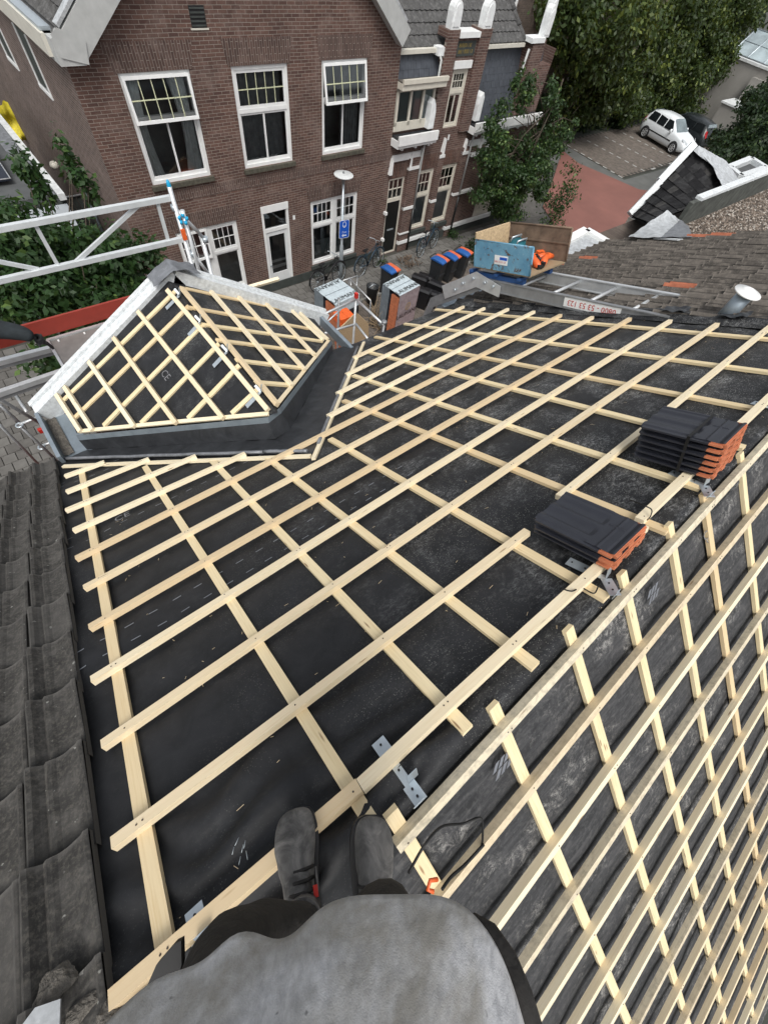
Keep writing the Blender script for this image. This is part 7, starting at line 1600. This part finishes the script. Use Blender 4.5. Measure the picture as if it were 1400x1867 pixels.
# second bay right of the dormer, above the pallets
s2 = thing('scaffold_bay', 'bare aluminium scaffold end frame right of the dormer, above the street clutter', 'scaffold', (5.5, 6.5, G))
YB2 = 6.5; f = lambda p: onY(p, YB2)
TL_ = f((560, 587)); TR_ = f((649, 545)); 
def t2(a, b, r=.026, mt='alu', nm='tube'):
    mb = MB(); mb.tube([a, b], r, 8); return mb.build(nm, M[mt], s2)
t2(TL_, TR_); t2(f((590, 608)), f((649, 590))); up_ = f((649, 545)); t2(Vector((up_.x, YB2, G)), up_ + Vector((0, 0, .06)), nm='upright'); up2 = f((640, 555)); t2(Vector((up2.x - .1, YB2 + .3, G)), Vector((up2.x - .1, YB2 + .3, up2.z)), mt='alu_dark', nm='upright')
t2(f((585, 597)), f((622, 563)), .018); 
zR = up_.z; a2 = onZ((700, 593), zR); t2(up_, a2, nm='ledger'); zR2 = f((649, 590)).z; t2(f((649, 590)), onZ((674, 622), zR2), nm='ledger')
mb = MB(); mb.lathe(onZ((700, 590), zR) - Vector((0, 0, .5)), [(.05, 0), (.05, .50), (.06, .52), (.06, .56), (.02, .57)], 10); mb.build('post_cap', M['alu_dark'], s2)
t2(onZ((700, 592), zR), Vector((a2.x, a2.y, G)), mt='alu_dark', nm='upright')
zg2 = G + .95
for a, b in (((636, 506), (676, 548)), ((620, 513), (652, 502)), ((640, 520), (638, 508)), ((652, 503), (650, 520))): t2(onZ(a, zg2), onZ(b, zg2), .020)
for a in ((636, 506), (676, 548), (652, 502)): p = onZ(a, zg2); t2(p, Vector((p.x, p.y, G)), .02, 'alu_dark', 'upright')
mb = MB(); mb.box((up_.x - .03, YB2 - .035, -3.55), (up_.x + .03, YB2 + .035, -3.45)); mb.build('marker_band', M['red'], s2)

# ================================================================ people: organic shapes by skinning a joint skeleton
def skin(name, joints, edges, root, mt, parent, lev=2, smooth=True):
    me = bpy.data.meshes.new(name); me.from_pydata([tuple(j[0]) for j in joints], edges, []); o = bpy.data.objects.new(name, me); COL.objects.link(o)
    md = o.modifiers.new('Skin', 'SKIN'); md.use_smooth_shade = True; sv_ = me.skin_vertices[0].data
    for i, j in enumerate(joints): r = j[1]; sv_[i].radius = (r, r) if not hasattr(r, '__len__') else r
    sv_[root].use_root = True
    s_ = o.modifiers.new('Sub', 'SUBSURF'); s_.levels = lev; s_.render_levels = lev
    dg = bpy.context.evaluated_depsgraph_get(); dg.update(); m2 = bpy.data.meshes.new_from_object(o.evaluated_get(dg)); bpy.data.objects.remove(o)
    if parent: m2.transform(frame_of(parent).inverted())
    m2.materials.clear(); m2.materials.append(mt)
    for v in m2.vertices:
        q = v.co * 14; v.co += Vector((noise.noise(q), noise.noise(q + Vector((9, 0, 0))), noise.noise(q + Vector((0, 9, 0))))) * .0035
    m2.polygons.foreach_set('use_smooth', [True] * len(m2.polygons)); o = bpy.data.objects.new(name, m2); COL.objects.link(o); o.parent = parent; return o
FW = Vector((.68, .73, 0)).normalized(); SD = Vector((.73, -.68, 0)).normalized()
me_ = thing('person', 'person in a grey T-shirt, black trousers and scuffed boots standing on the ridge', 'person', (.36, -.03, -.05))
TC = Vector((.315, -.03, 0))
def boot(toe, heel, side, lab=None, wk=1.0):
    """toe and heel on the roof; a lathe-like loft along the foot"""
    toe, heel = Vector(toe), Vector(heel); d = (toe - heel); L_ = d.length; d.normalize(); up_ = Vector((0, 0, 1)); s_ = d.cross(up_).normalized(); u_ = s_.cross(d)
    st = [(0.00, .030, .050), (.03, .036, .085), (.12, .038, .105), (.25, .036, .110), (.38, .037, .098), (.45, .040, .090), (.52, .043, .080), (.57, .045, .076), (.62, .048, .071), (.68, .051, .066), (.73, .052, .064), (.78, .052, .062), (.82, .052, .060), (.92, .046, .056), (.975, .034, .046), (1.0, .012, .030)]
    mb = MB(); n = 18; rings = []
    for t, w_, h in st:
        w_ *= wk; c = heel + d * L_ * t + s_ * side * (.012 * math.sin(t * 3)); ring = []
        for k in range(n):
            a = 2 * math.pi * k / n; x = math.cos(a); z = math.sin(a); zz = h * (.5 + .5 * (abs(z) ** .8) * (1 if z > 0 else -1)); xx = w_ * (abs(x) ** .75) * (1 if x > 0 else -1) * (1 - .25 * max(0, z) * (t < .5))
            wr = .0030 * noise.noise(Vector((t * 12, a * 2, side * 3))) - .0045 * max(0, math.sin(t * 38)) * (1 if .45 < t < .80 and z > .2 else 0)
            ring.append(c + s_ * (xx + wr) + u_ * (zz + wr))
        rings.append(ring)
    b = 0
    for r in rings: mb.v += [tuple(p) for p in r]
    for i in range(len(rings) - 1):
        for k in range(n): k2 = (k + 1) % n; mb.face([i * n + k, (i + 1) * n + k, (i + 1) * n + k2, i * n + k2], None, 0, True)
    mb.face([k for k in range(n)]); mb.face([(len(rings) - 1) * n + k for k in reversed(range(n))])
    o = mb.build('boot', M['boot'], me_)
    md = o.modifiers.new('s', 'SUBSURF'); md.levels = 2; md.render_levels = 2
    mb = MB()      # welt and sole
    loop = []
    for t, w_, h in st[1:] + []: loop.append(heel + d * L_ * t + s_ * (w_ + .005))
    for t, w_, h in reversed(st[1:]): loop.append(heel + d * L_ * t - s_ * (w_ + .005))
    mb.prism([p - u_ * .012 for p in loop], u_ * .030); mb.build('sole', M['black'], o, fixn=True)
    ank = heel + d * L_ * .20 + u_ * .10
    mb = MB(); mb.tube([ank - u_ * .02, ank + u_ * .05, ank + u_ * .10], [(.046), (.047), (.052)], 18); mb.build('boot_shaft', M['boot'], o)
    for k in range(4):      # laces / straps across the instep
        t = .36 + k * .075; c = heel + d * L_ * t + u_ * (.114 - .062 * (t - .3) / .3 + .004); w_ = .034
        mb = MB(); mb.tube([c - s_ * w_ - u_ * .022, c - s_ * w_ * .5 + u_ * .001, c + s_ * w_ * .5 + u_ * .001, c + s_ * w_ - u_ * .022], .0045, 6); mb.build('lace', M['trouser'], o)
    mb = MB(); c = heel + d * L_ * .33 + s_ * .040 + u_ * .075; mb.prism([c, c + d * .05, c + d * .052 + u_ * .022, c + u_ * .022], s_ * .004); mb.build('side_tab', M['boot'], o, fixn=True)
    mb = MB(); c = heel + d * L_ * .30 + s_ * .036 + u_ * .1; mb.bar(c, c + d * .025, .012, .002, (0, 0, 1)); mb.build('red_tab', M['red'], o)
    return ank, u_
LT, RT = fr((541, 1472), .0), fr((674, 1484), 0.0)
def bp(px, z): return onZ(px, z)
lh = Vector((.262, .005, -.03)); rh = Vector((.462, -.175, .0))
lh = LT + (bp((560, 1690), -.02) - LT).normalized() * .30; rh = RT + (bp((672, 1720), .02) - RT).normalized() * .30
LT.z = fr((541, 1472), .0).z + .015; lh.z = LT.z + .035; RT.z += .02; rh.z = RT.z + .02
la, lu = boot(LT, lh, -1, None, 1.14); ra, ru = boot(RT, rh, 1, None, 1.06)
# legs: hips, knees, ankles in one continuous skin with the pelvis
hipc = TC + Vector((0, 0, .84)) - FW * .02; lhip = hipc - SD * .10 + Vector((0, 0, -.04)); rhip = hipc + SD * .10 + Vector((0, 0, -.04))
lk = bp((405, 1745), .42); rk = bp((702, 1668), .42) 
J = [(hipc, .12), (lhip, .098), (lhip.lerp(lk, .5), .084), (lk, .066), (lk.lerp(la, .45), .062), (la + Vector((0, 0, .09)), .058), (la + Vector((0, 0, .03)), .060),
     (rhip, .098), (rhip.lerp(rk, .5), .080), (rk, .066), (rk.lerp(ra, .45), .062), (ra + Vector((0, 0, .09)), .058), (ra + Vector((0, 0, .02)), .060), (hipc + Vector((0, 0, .18)) - FW * .09, .11), (hipc + Vector((0, 0, .36)) - FW * .17, .10)]
skin('body', J, [(0, 1), (1, 2), (2, 3), (3, 4), (4, 5), (5, 6), (0, 7), (7, 8), (8, 9), (9, 10), (10, 11), (11, 12), (0, 13), (13, 14)], 0, M['trouser'], me_)
# the T-shirt: a draped shell with a loose hem
OUT = [(150, 1905), (260, 1832), (380, 1749), (442, 1712), (496, 1702), (546, 1702), (562, 1691), (587, 1671), (628, 1652), (690, 1635), (732, 1630), (794, 1632), (827, 1645), (856, 1665), (898, 1714), (931, 1776), (956, 1867), (962, 1925)]
tab = []
for p in OUT:
    q = onZ(p, .80) - TC; q.z = 0; tab.append((math.atan2(q.dot(SD), q.dot(FW)), q.length))
tab.sort(); TA = np.array([t[0] for t in tab]); TR = np.array([t[1] for t in tab])
def hem_r(a):                       # girth of the hem by direction, back half an ordinary ellipse
    a = (a + math.pi) % (2 * math.pi) - math.pi
    back = 1 / math.sqrt((math.cos(a) / .15) ** 2 + (math.sin(a) / .27) ** 2)
    if a < TA[0]: k = min(1, (TA[0] - a) / .6); return TR[0] * (1 - k) + back * k
    if a > TA[-1]: k = min(1, (a - TA[-1]) / .6); return TR[-1] * (1 - k) + back * k
    return float(np.interp(a, TA, TR))
HR = np.array([hem_r(x) for x in np.linspace(-math.pi, math.pi, 361)]); HR2 = np.convolve(np.concatenate([HR[-6:], HR, HR[:6]]), np.ones(7) / 7, 'same')[6:-6]
def sh(u, v):
    a = -math.pi + u * 2 * math.pi; z = .80 + v * .50
    r0 = float(np.interp(a, np.linspace(-math.pi, math.pi, 361), HR2)); rs = float(1 / math.sqrt((math.cos(a) / .235) ** 2 + (math.sin(a) / .26) ** 2))
    k = min(1, v * 3.0); k = k * k * (3 - 2 * k); r = r0 * (1 - k) + min(r0, rs) * k
    f = math.cos(a); s_ = math.sin(a); front = max(0, f)
    r *= 1 - .22 * v
    fold = (1 - v) ** 1.5 * (.006 * math.sin(a * 7 + z * 8) + .005 * math.sin(a * 13 + 4 * noise.noise(Vector((a, z * 3, 1)))))
    # soft drag folds running diagonally over the belly
    n2 = .026 * noise.noise(Vector((a * 1.3 + z * 2, z * 6, 3))) + .030 * (.5 - abs(noise.noise(Vector((a * 2.2 + z * 7, z * 9 - a * 2, 7))))) + .014 * (.5 - abs(noise.noise(Vector((a * 5 + z * 14, z * 20 - a * 4, 2)))))
    r += fold + n2 * (k if v > 0 else 0)
    p = TC + (FW * f + SD * s_) * r - FW * (.20 * v * (1 + .2 * front))
    return Vector((p.x, p.y, z + .010 * math.sin(a * 6) * (1 - v)))
mb = MB(); mb.grid(lambda u, v: sh(u, v * .042) + Vector((0, 0, .002)) + (sh(u, v * .042) - TC).normalized() * .0028, 160, 3, 0, True); mb.build('hem_band', M['shirt'], me_)
mb = MB(); mb.grid(sh, 200, 90, 0, True); o = mb.build('t_shirt', M['shirt'], me_); sd2 = o.modifiers.new('t', 'SOLIDIFY'); sd2.thickness = .0035; sd2.offset = -1
# head, neck and arms above and behind the lens: they hold the phone this picture was taken with
neck = TC + Vector((0, 0, 1.38)) - FW * .28
mb = MB(); hc = TC + Vector((0, 0, 1.60)) - FW * .22
mb.lathe(neck - Vector((0, 0, .12)), [(.14, 0), (.075, .06), (.06, .12), (.058, .18)], 16); mb.grid(lambda u, v: hc + SD * (.075 * math.sin(v * math.pi) * math.sin(u * 6.283)) + FW * (.095 * math.sin(v * math.pi) * math.cos(u * 6.283)) + Vector((0, 0, .12 * math.cos(v * math.pi))), 24, 16)
M['skin'] = plain('skin', (0.45, 0.26, 0.19), .55, 0, .1, 30, .1); mb.build('head', M['skin'], me_)
mb = MB(); mb.grid(lambda u, v: hc + Vector((0, 0, .012)) + SD * (.080 * math.sin(v * math.pi * .5) * math.sin(u * 6.283)) + FW * (-.008 + .098 * math.sin(v * math.pi * .5) * math.cos(u * 6.283)) + Vector((0, 0, .122 * math.cos(v * math.pi * .5))), 24, 10); mb.build('hair', M['bark'], me_)
# belt gear peeping out under the hem: dark flap at the left, orange tape measure at the right
mb = MB(); P = [onZ(p, .45) for p in ((262, 1812), (285, 1760), (318, 1722), (330, 1716), (331, 1760), (322, 1795), (300, 1830))]; mb.prism(P, (0, 0, -.02)); mb.build('tool_holster', M['rope_black'], me_, fixn=True)
p = onZ((789, 1614), .30); mb = MB(); mb.tube([p + Vector((.014, 0, 0)), p + Vector((0, .012, .008)), p + Vector((-.014, .002, 0)), p + Vector((-.006, -.010, 0))], .0045, 8); mb.build('orange_tool', M['orange'], me_)
mb = MB(); mb.tube([onZ(p, z) for p, z in (((862, 1672), .60), ((892, 1700), .62), ((922, 1752), .64), ((945, 1815), .66), ((962, 1880), .66), ((965, 1950), .66))], [.006, .014, .018, .020, .022, .02], 12); mb.build('trouser_pocket', M['trouser'], me_)

# the other person, reaching in from the left on the scaffold
p2 = thing('person', 'person in a charcoal sleeve and black glove reaching in over the scaffold', 'person', onZ((-160, 600), -2.2))
zA = -1.75
A0, A1, A2, A3, A4 = (onZ(q_, z) for q_, z in (((-190, 560), -1.45), ((-60, 592), -1.6), ((40, 606), -1.75), ((64, 616), -1.80), ((92, 628), -1.92)))
J = [(A0 + Vector((0, 0, -.35)), .16), (A0, .12), (A1, .115), (A0.lerp(A1, .5), .12), (A2, .085), (A3, .062), (A0 + Vector((0, 0, .22)), .07), (A0 + Vector((.02, 0, .42)), .10)]
skin('body', J, [(0, 1), (1, 3), (3, 2), (2, 4), (4, 5), (1, 6), (6, 7)], 1, M['sleeve'], p2)
hd = (A4 - A3).normalized(); J = [(A3 - hd * .01, .056), (A3 + hd * .05, .052)]; E_ = [(0, 1)]; sdv = hd.cross(Vector((0, 0, 1))).normalized()
for k in range(4):
    b = len(J); o_ = sdv * ((k - 1.5) * .021); L_ = (.075, .085, .08, .062)[k]
    J += [(A3 + hd * .09 + o_, .012), (A3 + hd * (.09 + L_ * .5) + o_ * 1.1 - Vector((0, 0, .012)), .0105), (A3 + hd * (.09 + L_ * .85) + o_ * 1.15 - Vector((0, 0, .042)), .0095)]; E_ += [(1, b), (b, b + 1), (b + 1, b + 2)]
b = len(J); J += [(A3 + hd * .03 - sdv * .045, .014), (A3 + hd * .075 - sdv * .058 - Vector((0, 0, .02)), .011)]; E_ += [(0, b), (b, b + 1)]
skin('glove', J, E_, 0, M['black'], p2)
